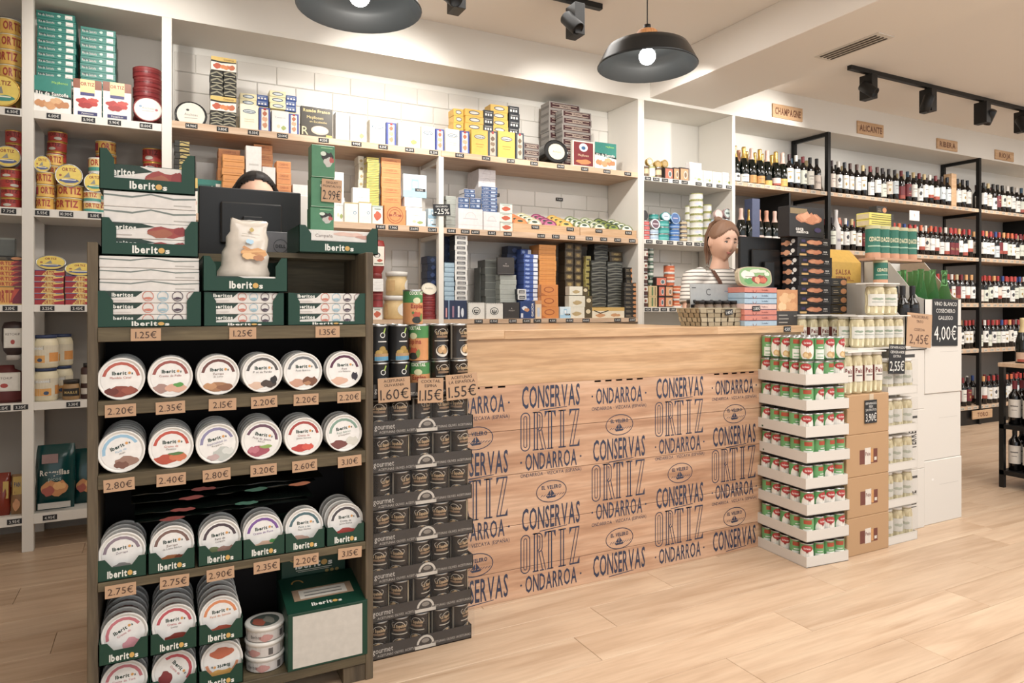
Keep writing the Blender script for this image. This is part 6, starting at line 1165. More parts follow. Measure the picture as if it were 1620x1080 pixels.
# bean can tower, turned a little
bt = radians(5.6); BX, BY = 2.764, 2.281; BW, BDp = .272, .335
cb, sb = cos(bt), sin(bt)
def bp(u, v): return BX+u*cb+v*sb*.35-0*v, BY+v        # shear-free: see below
def bp(u, v): return BX+u*cos(-bt*0)+v*.098, BY+v*.995+u*.0
BR_ = -math.atan(.098)
m = MB(); k = 'whitecard'; lh = .052
m.box(0, BW, 0, .003, 0, lh, k); m.box(0, BW, BDp-.003, BDp, 0, lh, k); m.box(0, .003, .003, BDp-.003, 0, lh, k); m.box(BW-.003, BW, .003, BDp-.003, 0, lh, k); m.box(0, BW, 0, BDp, 0, .003, k)
btray = m.mesh(); nb = 0
def bl(u, v, z):                                          # tower frame -> world
    return (BX+u*cos(BR_)-v*sin(BR_), BY+u*sin(BR_)+v*cos(BR_), z)
cwb, cdb = (BW-.008)/4, (BDp-.008)/5; Rb = .0325
for k_ in range(8):
    z = k_*.1254; jx, jy = random.uniform(-.006, .006), random.uniform(-.005, .005); rr = BR_+random.uniform(-.015, .015)
    p = bl(jx, jy, z+.0002); thing('cardboard_tray', btray, 'low white cardboard tray in the bean can tower'+lvl(k_, 8), 'tray', p, (0, 0, rr), 'white bean can trays')
    for r in range(5):
        for c in range(4):
            if c > 0 and r > 0 and not (c == 3 and r < 2): continue
            kind = 'bean' if random.random() < .62 else 'beanside'
            x, y, zz = bl(jx+.004+cwb*(c+.5), jy+.004+cdb*(r+.5), z+.0034)
            face = random.uniform(-.5, .3) if c > 0 else random.uniform(-1.0, -.3)
            thing('food_can', ccan(kind, Rb, .108), 'green bean can, %s tray of the bean tower, row %s from front, %s from left' % (ORD_T[k_], nth(r), nth(c)), 'can', (x, y, zz), (0, 0, BR_+face), 'bean cans in trays')
for r in range(5):
    for c in range(4):
        x, y, zz = bl(.004+cwb*(c+.5), .004+cdb*(r+.5), 7*.1254+.1120); kind = 'beanside' if (r*4+c) % 3 == 1 else 'bean'
        thing('food_can', ccan(kind, Rb, .118), 'loose green bean can on the tower top, row %s from front, %s from left' % (nth(r), nth(c)), 'can', (x, y, zz), (0, 0, BR_+(random.uniform(-.3, .2) if c else -.7)), 'loose bean cans on top')
# brown cartons
zc = [0, .191, .396, .610, .811]
for i in range(4):
    carton(3.06+(.0, .004, -.004, .002)[i], 3.388, 2.285, 2.55, zc[i], zc[i+1]-.001, 'brown cardboard carton with asparagus label'+lvl(i, 4), 'carton',
           [('r', .3, .28, .72, .62, '#6e3328'), ('r', .42, .26, .56, .66, '#d8cfc4'), ('r', .56, .3, .62, .62, '#c98f4a'), ('r', .64, .34, .7, .42, '#d8cfc4'), ('t', 'Peix', .49, .52, .1, '#7a2a24', .12)] if i < 3 else [('r', .0, .6, 1, .602, '#9a7a54'), ('r', .52, .7, .62, 1, '#cbb89a')], grp='brown cartons')
thing('price_card', tag_mesh('', .095, .118, 'chalk', '#e2e0da', [('ESPARRAGOS', .86, .10), ('PEIX', .72, .10), ('5-8 FRUTOS', .58, .10), ('3,90€', .26, .34)]), 'black chalk card reading 3,90€ on the top brown carton', 'sign', (X(1378, 2.28), 2.28, Z(1378, 669, 2.28)))
# asparagus jars
def asp(h, R, labops, lidk='whitelid', jl=.35):
    m = MB(); m.lathe([(0, 0), (R*.85, 0), (R, .008), (R, h*.28), (R*.86, h*.36), (R*.86, h*.62), (R, h*.70), (R, h*.86), (R*.82, h*.93), (0, h*.93)], '#c4b896/g', 14); 
    for i in range(7):
        a = 2*pi*i/7; m.tube([(cos(a)*R*.82, sin(a)*R*.82, .012), (cos(a)*R*.86, sin(a)*R*.86, h*.25), (cos(a)*R*.8, sin(a)*R*.8, h*.34), (cos(a)*R*.8, sin(a)*R*.8, h*.6), (cos(a)*R*.86, sin(a)*R*.86, h*.72), (cos(a)*R*.7, sin(a)*R*.7, h*.9)], R*.24, '#d9cfac/g', 6)
    g_ = m.mesh(); m = MB(); m.lathe([(0, h*.93), (R*.95, h*.93), (R*.97, h*.99), (R*.9, h), (0, h)], lidk, 14); l_ = m.mesh()
    m = MB(); m.paint(Fr((0, 0, h*.30), R=R*1.06), R*2.3, h*.38, labops); return g_, l_, m.mesh()
PX = [('r', .35, 0, 1, 1, '#dbd6cc'), ('r', -.3, 0, .35, 1, '#6a2420'), ('t', 'Peix', .66, .7, .3, '#7a2a24', .5, 'b'), ('r', .45, .35, .9, .42, '#6a6460')]
WL = [('r', 0, 0, 1, 1, '#d5d3ca'), ('b', .5, .6, .3, .12, '#8fa08a', 3), ('r', .2, .3, .8, .36, '#9aa39a')]
A1 = asp(.212, .036, PX); A2 = asp(.165, .034, WL); A3 = asp(.19, .036, PX)
for r in range(2):
    for i in range(4): jar(A1, 3.105+i*.079, 2.335+r*.085, .8115, 'tall white asparagus jar with Peix label on the brown cartons, %s row, %s' % (['front', 'back'][r], nth(i)), rz=-.6, group='tall asparagus jars')
m = MB(); m.box(0, .30, 0, .16, 0, .006, 'whitelid'); thing('tray_lid', m.mesh(), 'thin white plastic lid over the tall asparagus jars', 'tray', (3.075, 2.29, 1.0240))
# shrink-wrapped asparagus trays
m = MB(); m.box(0, .25, 0, .003, 0, .045, 'whitecard'); m.box(0, .25, .247, .25, 0, .045, 'whitecard'); m.box(0, .003, 0, .25, 0, .045, 'whitecard'); m.box(.247, .25, 0, .25, 0, .045, 'whitecard'); m.box(0, .25, 0, .25, 0, .003, 'whitecard'); atray = m.mesh()
zt5 = [0, .195, .385, .585, .79]
A4 = asp(.18, .036, [('r', 0, 0, 1, 1, '#cfcdc4'), ('b', .5, .5, .3, .14, '#a8ad9c', 3)])
for i, z in enumerate(zt5):
    thing('cardboard_tray', atray, 'white cardboard tray of wrapped asparagus jars'+lvl(i, 5), 'tray', (3.402, 2.30, z+.0003), (0, 0, 0), 'wrapped asparagus trays')
    for r in range(2):
        for c in range(3): jar(A4, 3.402+.043+c*.082, 2.345+r*.085, z+.0036, 'wrapped asparagus jar, %s tray, %s row, %s from left' % (ORD_T[i] if i < 4 else 'top', ['front', 'back'][r], nth(c)), rz=random.uniform(-1.0, -.2), group='wrapped asparagus jars')
    thing('plastic_wrap', bm(3.400, 3.655, 2.2985, 2.2990, z+.04, z+.185, 'film'), 'clear wrinkled shrink wrap over asparagus jars'+lvl(i, 5), 'wrap', group='shrink wraps')
thing('price_card', tag_mesh('', .135, .155, 'chalk', '#e2e0da', [('ESPARRAGOS', .9, .09), ('CIENGRANDE', .74, .09), ('EXTRA', .60, .09), ('2,55€', .27, .34)]), 'black chalk card reading 2,55€ on the wrapped asparagus', 'sign', (X(1418, 2.29), 2.288, Z(1418, 591, 2.29)), (0, .05, 0))
# row of white-label jars on top
m = MB(); m.box(0, .44, 0, .16, 0, .008, 'whitecard'); thing('tray_lid', m.mesh(), 'thin white card under the white-labelled jar row', 'tray', (3.255, 2.365, 1.0305))
for r in range(2):
    for i in range(5): jar(A2, 3.30+i*.082, 2.405+r*.078, 1.039, 'white asparagus jar with white label, %s row, %s from left' % (['front', 'back'][r], nth(i)), rz=-.6, group='white-labelled jar row')
m = MB(); m.box(0, .44, 0, .16, 0, .006, 'whitelid'); thing('tray_lid', m.mesh(), 'white plastic cover over the white-labelled jar row', 'tray', (3.255, 2.365, 1.2045))
A5 = asp(.168, .046, WL)
for i in range(2): jar(A5, X((1384, 1404)[i], 2.42), 2.42, 1.2108, 'big asparagus jar with white label in a pair on top, %s one' % ['left', 'right'][i], rz=-.6, group='pair of big jars')
m = MB(); m.box(0, .215, 0, .11, 0, .006, 'whitelid'); thing('tray_lid', m.mesh(), 'white plastic cover over the pair of big jars', 'tray', (3.385, 2.365, 1.379))
thing('food_can', ccan('tomatogreen', .036, .124), 'single green labelled can under the can pack', 'can', (X(1393, 2.42), 2.42, 1.3855), (0, 0, -.6))
m = MB(); x0, x1 = X(1375, 2.42), X(1449, 2.42); m.box(0, x1-x0, 0, .10, 0, .012, '#b98a68'); thing('cardboard_tray', m.mesh(), 'small tan tray of green labelled cans high on the pile', 'tray', (x0, 2.385, 1.5100))
pc = (x1-x0-.01)/5
for r in range(1):
    for i in range(5): thing('food_can', ccan('tomatogreen', round(pc*.48, 4), .175), 'green labelled can in the high pack, %s from left' % nth(i), 'can', (x0+.005+pc*(i+.5), 2.43, 1.5225), (0, 0, -.6), 'cans in the high pack')
B('stripey', 1376, 1414, 337, 358, 2, 2.42, .08, 'small yellow box on the high can pack', name='food_box')
B('dots', 1387, 1403, 326, 338, 1, 2.43, .05, 'small dark packet on the yellow boxes')
# Peix jar pack by the counter end, biscuits on top
for r in range(2):
    for i in range(5): jar(A3, 3.165+i*.09, 2.66+r*.085, 1.0135+.001, 'asparagus jar with Peix label behind the beans, %s row, %s' % (['front', 'back'][r], nth(i)), rz=-.6, group='Peix jars behind the bean tower')
m = MB(); m.box(0, .45, 0, .19, 0, .008, 'whitelid'); thing('tray_lid', m.mesh(), 'white plastic cover over the Peix jars behind the beans', 'tray', (3.12, 2.61, 1.2055))
B('cookie', 1264, 1316, 376, 0, 8, 2.655, .115, 'black biscuit box with cookie picture', z0=1.2145, jit=.006); B('cookiebig', 1249, 1304, 327, 375, 1, 2.66, .08, 'large black biscuit display box topmost over the biscuit stack')
# yellow salsa box with bottle
Ys = 2.80; x0, x1 = X(1305, Ys), X(1362, Ys); z0, z1 = 1.0155, Z(1335, 393, Ys); wd = x1-x0; h = z1-z0; m = MB(); d = .16
m.prism([(0, 0, 0), (0, 0, h*.86), (0, d*.5, h), (0, d, h), (0, d, 0)], (wd, 0, 0), '#d8a824')
m.paint(Fr((wd/2, 0, 0)), wd, h, [('t', 'SALSA', .50, .76, .05, '#9a4a1c', .6, 'b'), ('t', 'ESPINALER', .50, .70, .03, '#9a4a1c', .7, 'b'), ('r', .2, .67, .8, .676, '#9a4a1c'), ('t', 'f', .8, .53, .05, '#6a3a1c', .1), ('r', .0, .34, 1, .343, '#b8881c')])
thing('carton', m.mesh(), 'yellow SALSA ESPINALER carton with sloping top beside the biscuit boxes', 'box', (x0, Ys, z0))
m = MB(); m.lathe([(0, 0), (.03, 0), (.032, .01), (.032, .30), (.024, .35), (.016, .40), (.016, .42), (0, .42)], '#c4622a/g', 14); o = thing('sauce_bottle', m.mesh(), 'orange sauce bottle with red cap just right of the yellow carton', 'bottle', (X(1372, 2.80), 2.78, 1.0155))
m = MB(); m.lathe([(0, .42), (.021, .42), (.021, .47), (.018, .475), (0, .475)], '#b5242a', 14); part('cap', m.mesh(), o); m = MB(); m.paint(Fr((0, 0, .2), R=.0325), .07, .12, [('r', 0, 0, 1, 1, '#d8a824')]); part('label', m.mesh(), o)
for i in range(4): B('dots', 1316, 1340, 440+i*14, 453+i*14, 1, 2.74, .05, 'small brown patterned packet before the yellow carton'+lvl(3-i, 4))
# open bottle cartons
def opencarton(x0, x1, prof, ops, label, card):
    m = MB(); k = 'whitecard'; y0 = prof[0][0]; y1 = max(p[0] for p in prof); zb = prof[0][1]; zf = prof[1][1]; zk = prof[-2][1]
    for x in (x0, x1-.004): m.prism([(x, a, b) for a, b in prof], (.004, 0, 0), k)
    m.box(x0, x1, y0, y0+.004, zb, zf, k); m.box(x0, x1, y1-.004, y1, zb, zk, k); m.box(x0, x1, y0, y1, zb, zb+.004, k)
    m.prism([(x1-.006, a, b) for a, b in prof], (.002, 0, 0), '#a58a70')
    me = m.mesh(); return thing('carton', me, label, 'carton')
opencarton(3.905, 4.265, [(2.417, 1.1425), (2.417, 1.30), (2.46, 1.315), (2.64, 1.535), (2.80, 1.535), (2.80, 1.1425)], None, 'open white carton with sloping sides holding clear green bottles', 0)
opencarton(3.705, 3.895, [(2.40, 1.0145), (2.40, 1.20), (2.43, 1.205), (2.62, 1.40), (2.80, 1.40), (2.80, 1.0145)], None, 'smaller open white carton holding dark wine bottles', 0)
for r in range(3):
    for i in range(3): bottle('green', 3.962+i*.115, 2.475+r*.105, 1.147+.0, None, None, 'clear green wine bottle in the open carton, %s row, %s from left' % (nth(r), nth(i)), 'green bottles in the carton')
for r in range(3):
    for i in range(2): bottle('bordeaux', 3.755+i*.088, 2.45+r*.1, 1.075 if r < 2 else 1.05, '#1b1a1e', '#1b1a1e', 'dark wine bottle in the small open carton, %s row, %s' % (nth(r), ['left', 'right'][i]), 'dark bottles in the carton')
part_ = thing('carton_insert', bm(3.711, 3.888, 2.406, 2.794, 1.019, 1.049, 'whitecard'), 'white card floor inside the small bottle carton', 'carton')
thing('price_card', tag_mesh('', X(1473, 2.40)-X(1434, 2.40), .19, 'kraft', '#5a3a2a', [('VALDEORRAS', .9, .09), ('TINTO', .76, .08), ('COSECHA', .52, .08), ('2,45€', .24, .28)]), 'kraft paper card reading 2,45€ hanging from the small bottle carton', 'sign', (X(1454, 2.39), 2.392, Z(1454, 549, 2.39)), (0, .07, 0))
thing('price_card', tag_mesh('', X(1516, 2.41)-X(1476, 2.41), Z(1495, 473, 2.41)-Z(1495, 547, 2.41), 'chalk', '#e2e0da', [('VINO BLANCO', .9, .085), ('COSECHERO', .75, .085), ('GALLEGO', .60, .085), ('4,00€', .28, .30)]), 'large black chalk card reading VINO BLANCO COSECHERO GALLEGO 4,00€', 'sign', (X(1496, 2.41), 2.4125, Z(1495, 547, 2.41)), (0, .02, 0))

# ================================================================ WINE RACK BOTTLES
rn = random.Random(11)
caps_hi = ['#1c1a1d', '#2a2226', '#7c1d24', '#1b2430', '#3a2026', '#c9b27a', '#24506a', '#4a2a22', '#17181a', '#d8d4cc']
caps_lo = ['#a81e24', '#c0342a', '#d8622c', '#b9241f', '#d8d2c8', '#7c1a28', '#2a4a8c', '#dba05a', '#c23a30', '#c9b88a', '#a81e24']
labs = ['#e8e6e0', '#e4e1da', '#eae8e2', '#e0dcd0', '#d4d8c8', '#e4e1dc', '#e8e6e0', '#c4ced2', '#e0d0c2', '#e8e6e0', '#7a1c26', '#e6e3dc']
CNAME = {'#1c1a1d': 'black', '#2a2226': 'dark', '#7c1d24': 'wine-red', '#1b2430': 'navy', '#3a2026': 'maroon', '#c9b27a': 'straw', '#24506a': 'blue', '#4a2a22': 'brown', '#17181a': 'jet-black', '#d8d4cc': 'white',
         '#a81e24': 'red', '#c0342a': 'bright red', '#d8622c': 'orange', '#b9241f': 'scarlet', '#d8d2c8': 'white', '#7c1a28': 'burgundy', '#2a4a8c': 'blue', '#dba05a': 'amber', '#c23a30': 'vermilion', '#c9b88a': 'beige', 'goldcap': 'gold', '#c98a6a': 'copper', '#d8b0a0': 'pink'}
SHN = ['top', 'second', 'third', 'fourth', 'bottom']
def winerow(s, x0, x1, y, caps, rowname, kind='bordeaux', step=.083, skip=0.0, start=0):
    x = x0; i = start
    while x < x1:
        if not any(abs(x-px) < .06 for px in (5.457, 7.854)) and rn.random() >= skip:
            cc = rn.choice(caps); lb_ = rn.choice(labs) if kind == 'bordeaux' else rn.choice(['#d8a83a', '#e2dfd8', '#dcc4bc', '#e6e3dc', '#c98f3a'])
            bottle(kind, x, y+rn.uniform(-.006, .006), WZ[s][0], cc, lb_, '%s-capped %s bottle, %s wine shelf, %s row, %s from left' % (CNAME[cc], 'sparkling' if kind == 'cava' else 'wine', SHN[s], rowname, nth(i)), 'wine bottles on the %s shelf' % SHN[s], rn.uniform(-.35, .35) - math.atan2(x, 4.3)*.3, rn.choice([1, 2, 3, 1, 4, 5]), lz=rn.choice([0, 0, .012, -.03])); i += 1
        x += step+rn.uniform(-.004, .008)
    return i
cv = ['goldcap', 'goldcap', '#c98a6a', '#d8b0a0', 'goldcap']
i1 = winerow(0, 4.35, 4.93, YS+.06, cv, 'front', 'cava', .094); winerow(0, 4.40, 4.93, YS+.17, cv, 'back', 'cava', .1)
winerow(0, 4.99, 8.98, YS+.05, caps_hi, 'front', step=.092, start=i1); winerow(0, 5.04, 8.98, YS+.16, caps_hi, 'back', step=.1, skip=.1)
j1 = winerow(1, 4.42, 4.92, YS+.06, ['goldcap', '#c98a6a', 'goldcap', '#d8b0a0'], 'front', 'cava', .1)
winerow(1, 5.02, 6.1, YS+.05, ['#d8d4cc', '#c9b27a', '#1c1a1d', '#2a2226', '#d8d2c8', '#c98a6a'], 'front', step=.088, start=j1)
winerow(1, 6.12, 8.98, YS+.05, caps_lo, 'front', step=.081, start=j1+12); winerow(1, 5.1, 8.98, YS+.15, caps_lo, 'back', step=.098)
winerow(2, 7.1, 8.98, YS+.05, caps_lo, 'front', step=.083); winerow(2, 7.15, 8.98, YS+.15, caps_lo, 'back', step=.1)
winerow(3, 7.15, 8.98, YS+.05, caps_lo, 'front', step=.084); winerow(3, 7.2, 8.98, YS+.15, caps_lo, 'back', step=.11)
winerow(4, 7.2, 8.98, YS+.07, caps_lo+caps_hi[:3], 'front', step=.09); winerow(4, 7.25, 8.98, YS+.17, caps_lo+caps_hi[:3], 'back', step=.11)
xb = X(1186, YS+.05); m = MB(); m.box(0, .09, 0, .09, 0, .40, '#4a5474', c=.002); thing('gift_box', m.mesh(), 'tall slate-blue gift box among the sparkling wines', 'box', (xb, YS+.02, WZ[1][0]))
m = MB(); m.box(0, .085, 0, .085, 0, .34, 'traywood', c=.002); thing('gift_box', m.mesh(), 'tall pale wooden wine box standing on the top wine shelf', 'box', (X(1505, YS+.01), YS+.005, WZ[0][0]))
m = MB(); m.box(0, .25, 0, .1, 0, .07, 'whitecard', c=.002); thing('carton', m.mesh(), 'small white box lying on the second wine shelf behind biscuits', 'box', (5.0, YS+.24, WZ[1][0]+.30))
part_ = thing('carton', bm(5.0, 5.25, YS+.24, YS+.34, WZ[1][0], WZ[1][0]+.299, 'whitecard'), 'white box hidden under the small white box, second wine shelf', 'box')
m = MB(); m.lathe([(0, 0), (.045, 0), (.047, .005), (.047, .16), (.043, .2), (.022, .27), (.018, .30), (.021, .36), (.018, .375), (0, .375)], '#c9c6c4/g', 14); m.paint(Fr((0, 0, .03), R=.0475), .09, .12, [('r', .2, .4, .8, .6, '#8a8694')]); thing('wine_bottle', m.mesh(), 'tall silver-white bottle right of the biscuit tower', 'bottle', (X(1322, YS+.05), YS+.05, WZ[1][0]))
# free-standing black rack at the right edge
o = thing('metal_rack', None, 'black metal rack with wooden top at the right picture edge', 'rack', (5.225, 1.75, 0))
for x in (0, .55):
    for y in (0, .93): part('leg', bm(x, x+.03, y, y+.03, 0, .84, 'blackmetal'), o)
part('wooden_top', bm(-.005, .585, 0, .965, .84, .868, 'shelfoak', c=.002), o)
for z in (.12, .44): part('shelf', bm(.0, .58, 0, .96, z-.03, z, 'blackmetal'), o)
for q, (x, y) in enumerate(((.10, .86), (.12, .62), (.10, .38), (.3, .8), (.3, .5))): bottle('cava', 5.225+x, 1.75+y, .8685, '#c9b27a', '#c9a58a', 'dark wine bottle with pale capsule standing on the black rack, %s' % nth(q), 'bottles on the black rack top', -.8, 3)
for s_, z in enumerate((.1205, .4405)):
    for i in range(9):
        for r in range(2): bottle('bordeaux', 5.225+.08+r*.09, 1.75+.9-i*.09, z, ['#1c1a1d', '#7c1a28'][s_], '#d8d2c8', 'rose wine bottle on the black rack, %s shelf, %s row, %s' % (['lower', 'middle'][s_], ['outer', 'inner'][r], nth(i)), 'bottles inside the black rack', -1.2, 1)

# ================================================================ PEOPLE
def smooth_mesh(mb, voxel, it=6, k='skin', keep=None):
    o = bpy.data.objects.new('tmp', mb.mesh()); COL.objects.link(o)
    r = o.modifiers.new('r', 'REMESH'); r.mode = 'VOXEL'; r.voxel_size = voxel; r.use_smooth_shade = True
    s = o.modifiers.new('s', 'SMOOTH'); s.iterations = it; s.factor = .5
    dg = bpy.context.evaluated_depsgraph_get(); me = bpy.data.meshes.new_from_object(o.evaluated_get(dg)); bpy.data.objects.remove(o)
    me.materials.clear(); me.materials.append(mat(k)); return me
def loft(m, rings, k, n=20):                     # rings: (x, y, z, rx, ry)
    vs = []
    for (x, y, z, rx, ry) in rings:
        for i in range(n): a = 2*pi*i/n; vs.append((x+rx*cos(a), y+ry*sin(a), z))
    fs = [(i*n+j, i*n+(j+1) % n, (i+1)*n+(j+1) % n, (i+1)*n+j) for i in range(len(rings)-1) for j in range(n)]
    m.add(vs, fs+[tuple(range(n))[::-1], tuple(range((len(rings)-1)*n, len(rings)*n))], k, True)
def ball(m, c, r, k, M=None, n=14):
    c = Vector(c); r = r if isinstance(r, tuple) else (r, r, r)
    T_ = Matrix.Translation(c) @ Matrix.Diagonal((*r, 1)); T_ = (M @ T_) if M else T_
    m.lathe([(sin(pi*i/n), -cos(pi*i/n)) for i in range(n+1)], k, n+4, T_)
G = lambda d, c, s: math.exp(-((d[0]-c[0])**2+(d[1]-c[1])**2+(d[2]-c[2])**2)/(2*s*s))
def headpt(d, grow=0.0):                          # d unit vector, face towards -Y; returns a point of the head surface
    x, y, z = d
    rx, ry, rz = .073, .090, .112
    p = Vector((x*rx, y*ry, z*rz))
    if z < 0: p.x *= 1-.30*(-z)**1.3*(1 if y < .2 else .6); p.y *= 1-.12*(-z)
    if y > .2: p.z += .004
    f = 0
    f += .017*G(d, (0, -1, -.17), .11)+.010*G(d, (0, -1, .06), .09)       # nose tip, bridge
    f += .009*G(d, (0, -.75, -.72), .16)                                  # chin
    f -= .010*(G(d, (.36, -.92, .12), .14)+G(d, (-.36, -.92, .12), .14))  # eye sockets
    f += .005*(G(d, (.34, -.9, .32), .15)+G(d, (-.34, -.9, .32), .15))    # brows
    f += .006*(G(d, (.5, -.8, -.2), .2)+G(d, (-.5, -.8, -.2), .2))        # cheeks
    f += .006*G(d, (0, -.93, -.43), .09)                                  # mouth mound
    n = Vector((x, y, z*.8)).normalized()
    return p+n*(f+grow)
def headmesh(m, M, k):
    n, q = 40, 56; vs = []
    for i in range(n+1):
        t = pi*i/n
        for j in range(q): a = 2*pi*j/q; vs.append(headpt((sin(t)*cos(a), sin(t)*sin(a), -cos(t))))
    m.add(vs, [(i*q+j, i*q+(j+1) % q, (i+1)*q+(j+1) % q, (i+1)*q+j) for i in range(n) for j in range(q)], k, True, M)
    for s in (-1, 1):                            # ears
        ball(m, (s*.074, .008, -.005), (.009, .019, .031), k, M, 10)
def hairmesh(M, k, line, grow=.014, seed=1):
    n, q = 44, 64; vs = []; fs = []; m = MB(); rn = random.Random(seed)
    st = [rn.uniform(-.0016, .0016) for _ in range(q)]
    ok = {}
    for i in range(n+1):
        t = pi*i/n
        for j in range(q):
            a = 2*pi*j/q; d = (sin(t)*cos(a), sin(t)*sin(a), -cos(t)); e = line(d); ok[i, j] = e > -.06
            vs.append(headpt(d, (grow+st[j])*max(0, min(1, (e+.06)/.16))-.002))
    for i in range(n):
        for j in range(q):
            j2 = (j+1) % q
            if ok[i, j] and ok[i, j2] and ok[i+1, j] and ok[i+1, j2]: fs.append((i*q+j, i*q+j2, (i+1)*q+j2, (i+1)*q+j))
    m.add(vs, fs, k, True, M); return m
def hand(m, w, dirv, up, s=1, curl=.6):          # palm + five fingers, dirv: pointing direction, up: back of the hand
    d = Vector(dirv).normalized(); u = Vector(up); u = (u-d*u.dot(d)).normalized(); r = d.cross(u); w = Vector(w)
    m.tube([w, w+d*.04, w+d*.085], [.024, .036, .030], 'skin', 10)
    for i, (off, L) in enumerate(((-.028, .062), (-.010, .072), (.009, .068), (.027, .054))):
        b = w+d*.078+r*off*s; c1 = curl; a = b+(d*cos(c1*.5)-u*sin(c1*.5))*L*.45; e = a+(d*cos(c1*1.3)-u*sin(c1*1.3))*L*.33; t = e+(d*cos(c1*1.9)-u*sin(c1*1.9))*L*.25
        m.tube([b-d*.02, b, a, e, t], [.0095, .0092, .0085, .0078, .006], 'skin', 7)
    b = w+d*.03-r*.028*s; m.tube([w+d*.015-r*.012*s, b, b+d*.028-r*.018*s-u*.006, b+d*.052-r*.022*s-u*.014], [.013, .0115, .0095, .007], 'skin', 7)
def person(label, loc, yaw, head_yaw, head_pitch, H, arms, hair_k, hair, top_k, sleeve, apron, female=True, head_roll=0):
    s = H/1.70; root = thing('person', None, label, 'person', loc, (0, 0, yaw)); S = Matrix.Scale(s, 4)
    sh = .175 if female else .20; hz = 1.40
    # body: one surface
    m = MB()
    loft(m, [(0, 0, .86, .155, .115), (0, 0, .93, .165, .12), (0, -.005, 1.05, .135, .10), (0, -.01, 1.15, .135, .098), (0, -.012, 1.25, .152, .112), (0, -.005, 1.34, .158, .10), (0, .004, 1.40, .12, .075), (0, .008, 1.43, .062, .055), (0, .0, 1.49, .045, .048), (0, -.008, 1.56, .045, .048)], 'skin')
    for q in (-1, 1):
        m.tube([(q*.085, 0, .92), (q*.09, -.01, .7), (q*.09, -.005, .49), (q*.092, .005, .3), (q*.095, .015, .09), (q*.095, .01, .04)], [.098, .082, .056, .053, .036, .036], 'skin', 14)
        m.tube([(q*.095, .03, .035), (q*.097, -.05, .035), (q*.10, -.15, .022)], [.036, .038, .024], 'skin', 10)
        A = [Vector(p) for p in arms[0 if q < 0 else 1]]
        m.tube([(q*(sh-.05), 0, hz-.01), tuple(A[0]), tuple((A[0]*.55+A[1]*.45)), tuple(A[1]), tuple(A[1]*.6+A[2]*.4), tuple(A[2])], [.05, .050, .042, .035, .036, .024], 'skin', 12)
        hand(m, A[2], A[2]-A[1], (0, 0, 1) if abs((A[2]-A[1]).normalized().z) < .8 else (0, 1, 0), q, .7)
    MH = Matrix.Translation((0, -.012, 1.583)) @ Matrix.Rotation(head_yaw, 4, 'Z') @ Matrix.Rotation(head_roll, 4, 'Y') @ Matrix.Rotation(head_pitch, 4, 'X') @ Matrix.Translation((0, -.012, .014)) @ Matrix.Scale(1.04, 4)
    headmesh(m, MH, 'skin')
    b = smooth_mesh(m, .0055, 3); b.transform(S); part('body', b, root)
    # face details
    def P_(mb, name, lab=None): me = mb.mesh(); me.transform(S); part(name, me, root, label=lab)
    for q in (-1, 1):
        c = headpt(Vector((q*.33, -.93, .10)).normalized()); m = MB(); ball(m, c+Vector((0, .006, 0)), (.0120, .0085, .0042), 'eyewhite', MH, 8); ball(m, c+Vector((0, .0012, -.0012)), (.0058, .0050, .0044), '#2c1c14', MH, 8)
        m.tube([MH @ (c+Vector((a, -.0015+abs(a)*.25, .0052-a*a*22))) for a in (-.014, -.007, 0, .007, .014)], [.0012, .002, .0024, .002, .0012], 'hairblack', 5); P_(m, 'eye')
        m = MB(); m.tube([MH @ headpt(Vector((q*(.16+.08*i), -.95, .29+.03*sin(i*.9))).normalized(), .001) for i in range(5)], [.0018, .003, .003, .0026, .0012], 'hairblack' if hair_k == 'hairblack' else '#4a3226', 5); P_(m, 'eyebrow')
    m = MB(); 
    for zz, rr in ((-.395, .0034), (-.435, .0042)): m.tube([MH @ headpt(Vector((a, -.9, zz+abs(a)*.12)).normalized(), .0012) for a in (-.2, -.1, 0, .1, .2)], [.001, rr, rr, rr, .001], 'lips', 6)
    P_(m, 'lips')
    hair(root, MH, S)
    # clothes
    g = .012; m = MB()
    loft(m, [(0, 0, .84, .172, .132), (0, 0, .93, .176, .134), (0, -.005, 1.05, .150, .115), (0, -.01, 1.15, .150, .115), (0, -.014, 1.25, .168, .132), (0, -.005, 1.34, .172, .114), (0, .004, 1.395, .140, .088), (0, .008, 1.425, .085, .068), (0, .004, 1.438, .062, .060)], 'tee')
    for q in (-1, 1):
        A = [Vector(p) for p in arms[0 if q < 0 else 1]]; e = A[0].lerp(A[1], sleeve) if sleeve <= 1 else A[1].lerp(A[2], sleeve-1)
        pts = [(q*(sh-.06), 0, hz-.012), tuple(A[0]), tuple(A[0].lerp(A[1], min(.5, sleeve*.6)))]+([tuple(A[1])] if sleeve > 1 else [])+[tuple(e)]
        m.tube(pts, [.064, .066, .060]+([.048] if sleeve > 1 else [])+[.056 if sleeve <= 1 else .036], 'tee', 14)
    b = smooth_mesh(m, .009, 5, top_k); b.transform(S); part('t_shirt' if sleeve <= 1 else 'shirt', b, root)
    m = MB(); loft(m, [(0, 0, .80, .178, .138), (0, 0, .95, .178, .136), (0, 0, .97, .170, .13)], 'denim')
    for q in (-1, 1): m.tube([(q*.085, 0, .90), (q*.09, -.01, .7), (q*.09, -.005, .49), (q*.092, .005, .3), (q*.095, .012, .07)], [.108, .092, .07, .064, .060], 'denim', 14)
    b = smooth_mesh(m, .011, 4, 'denim'); b.transform(S); part('trousers', b, root)
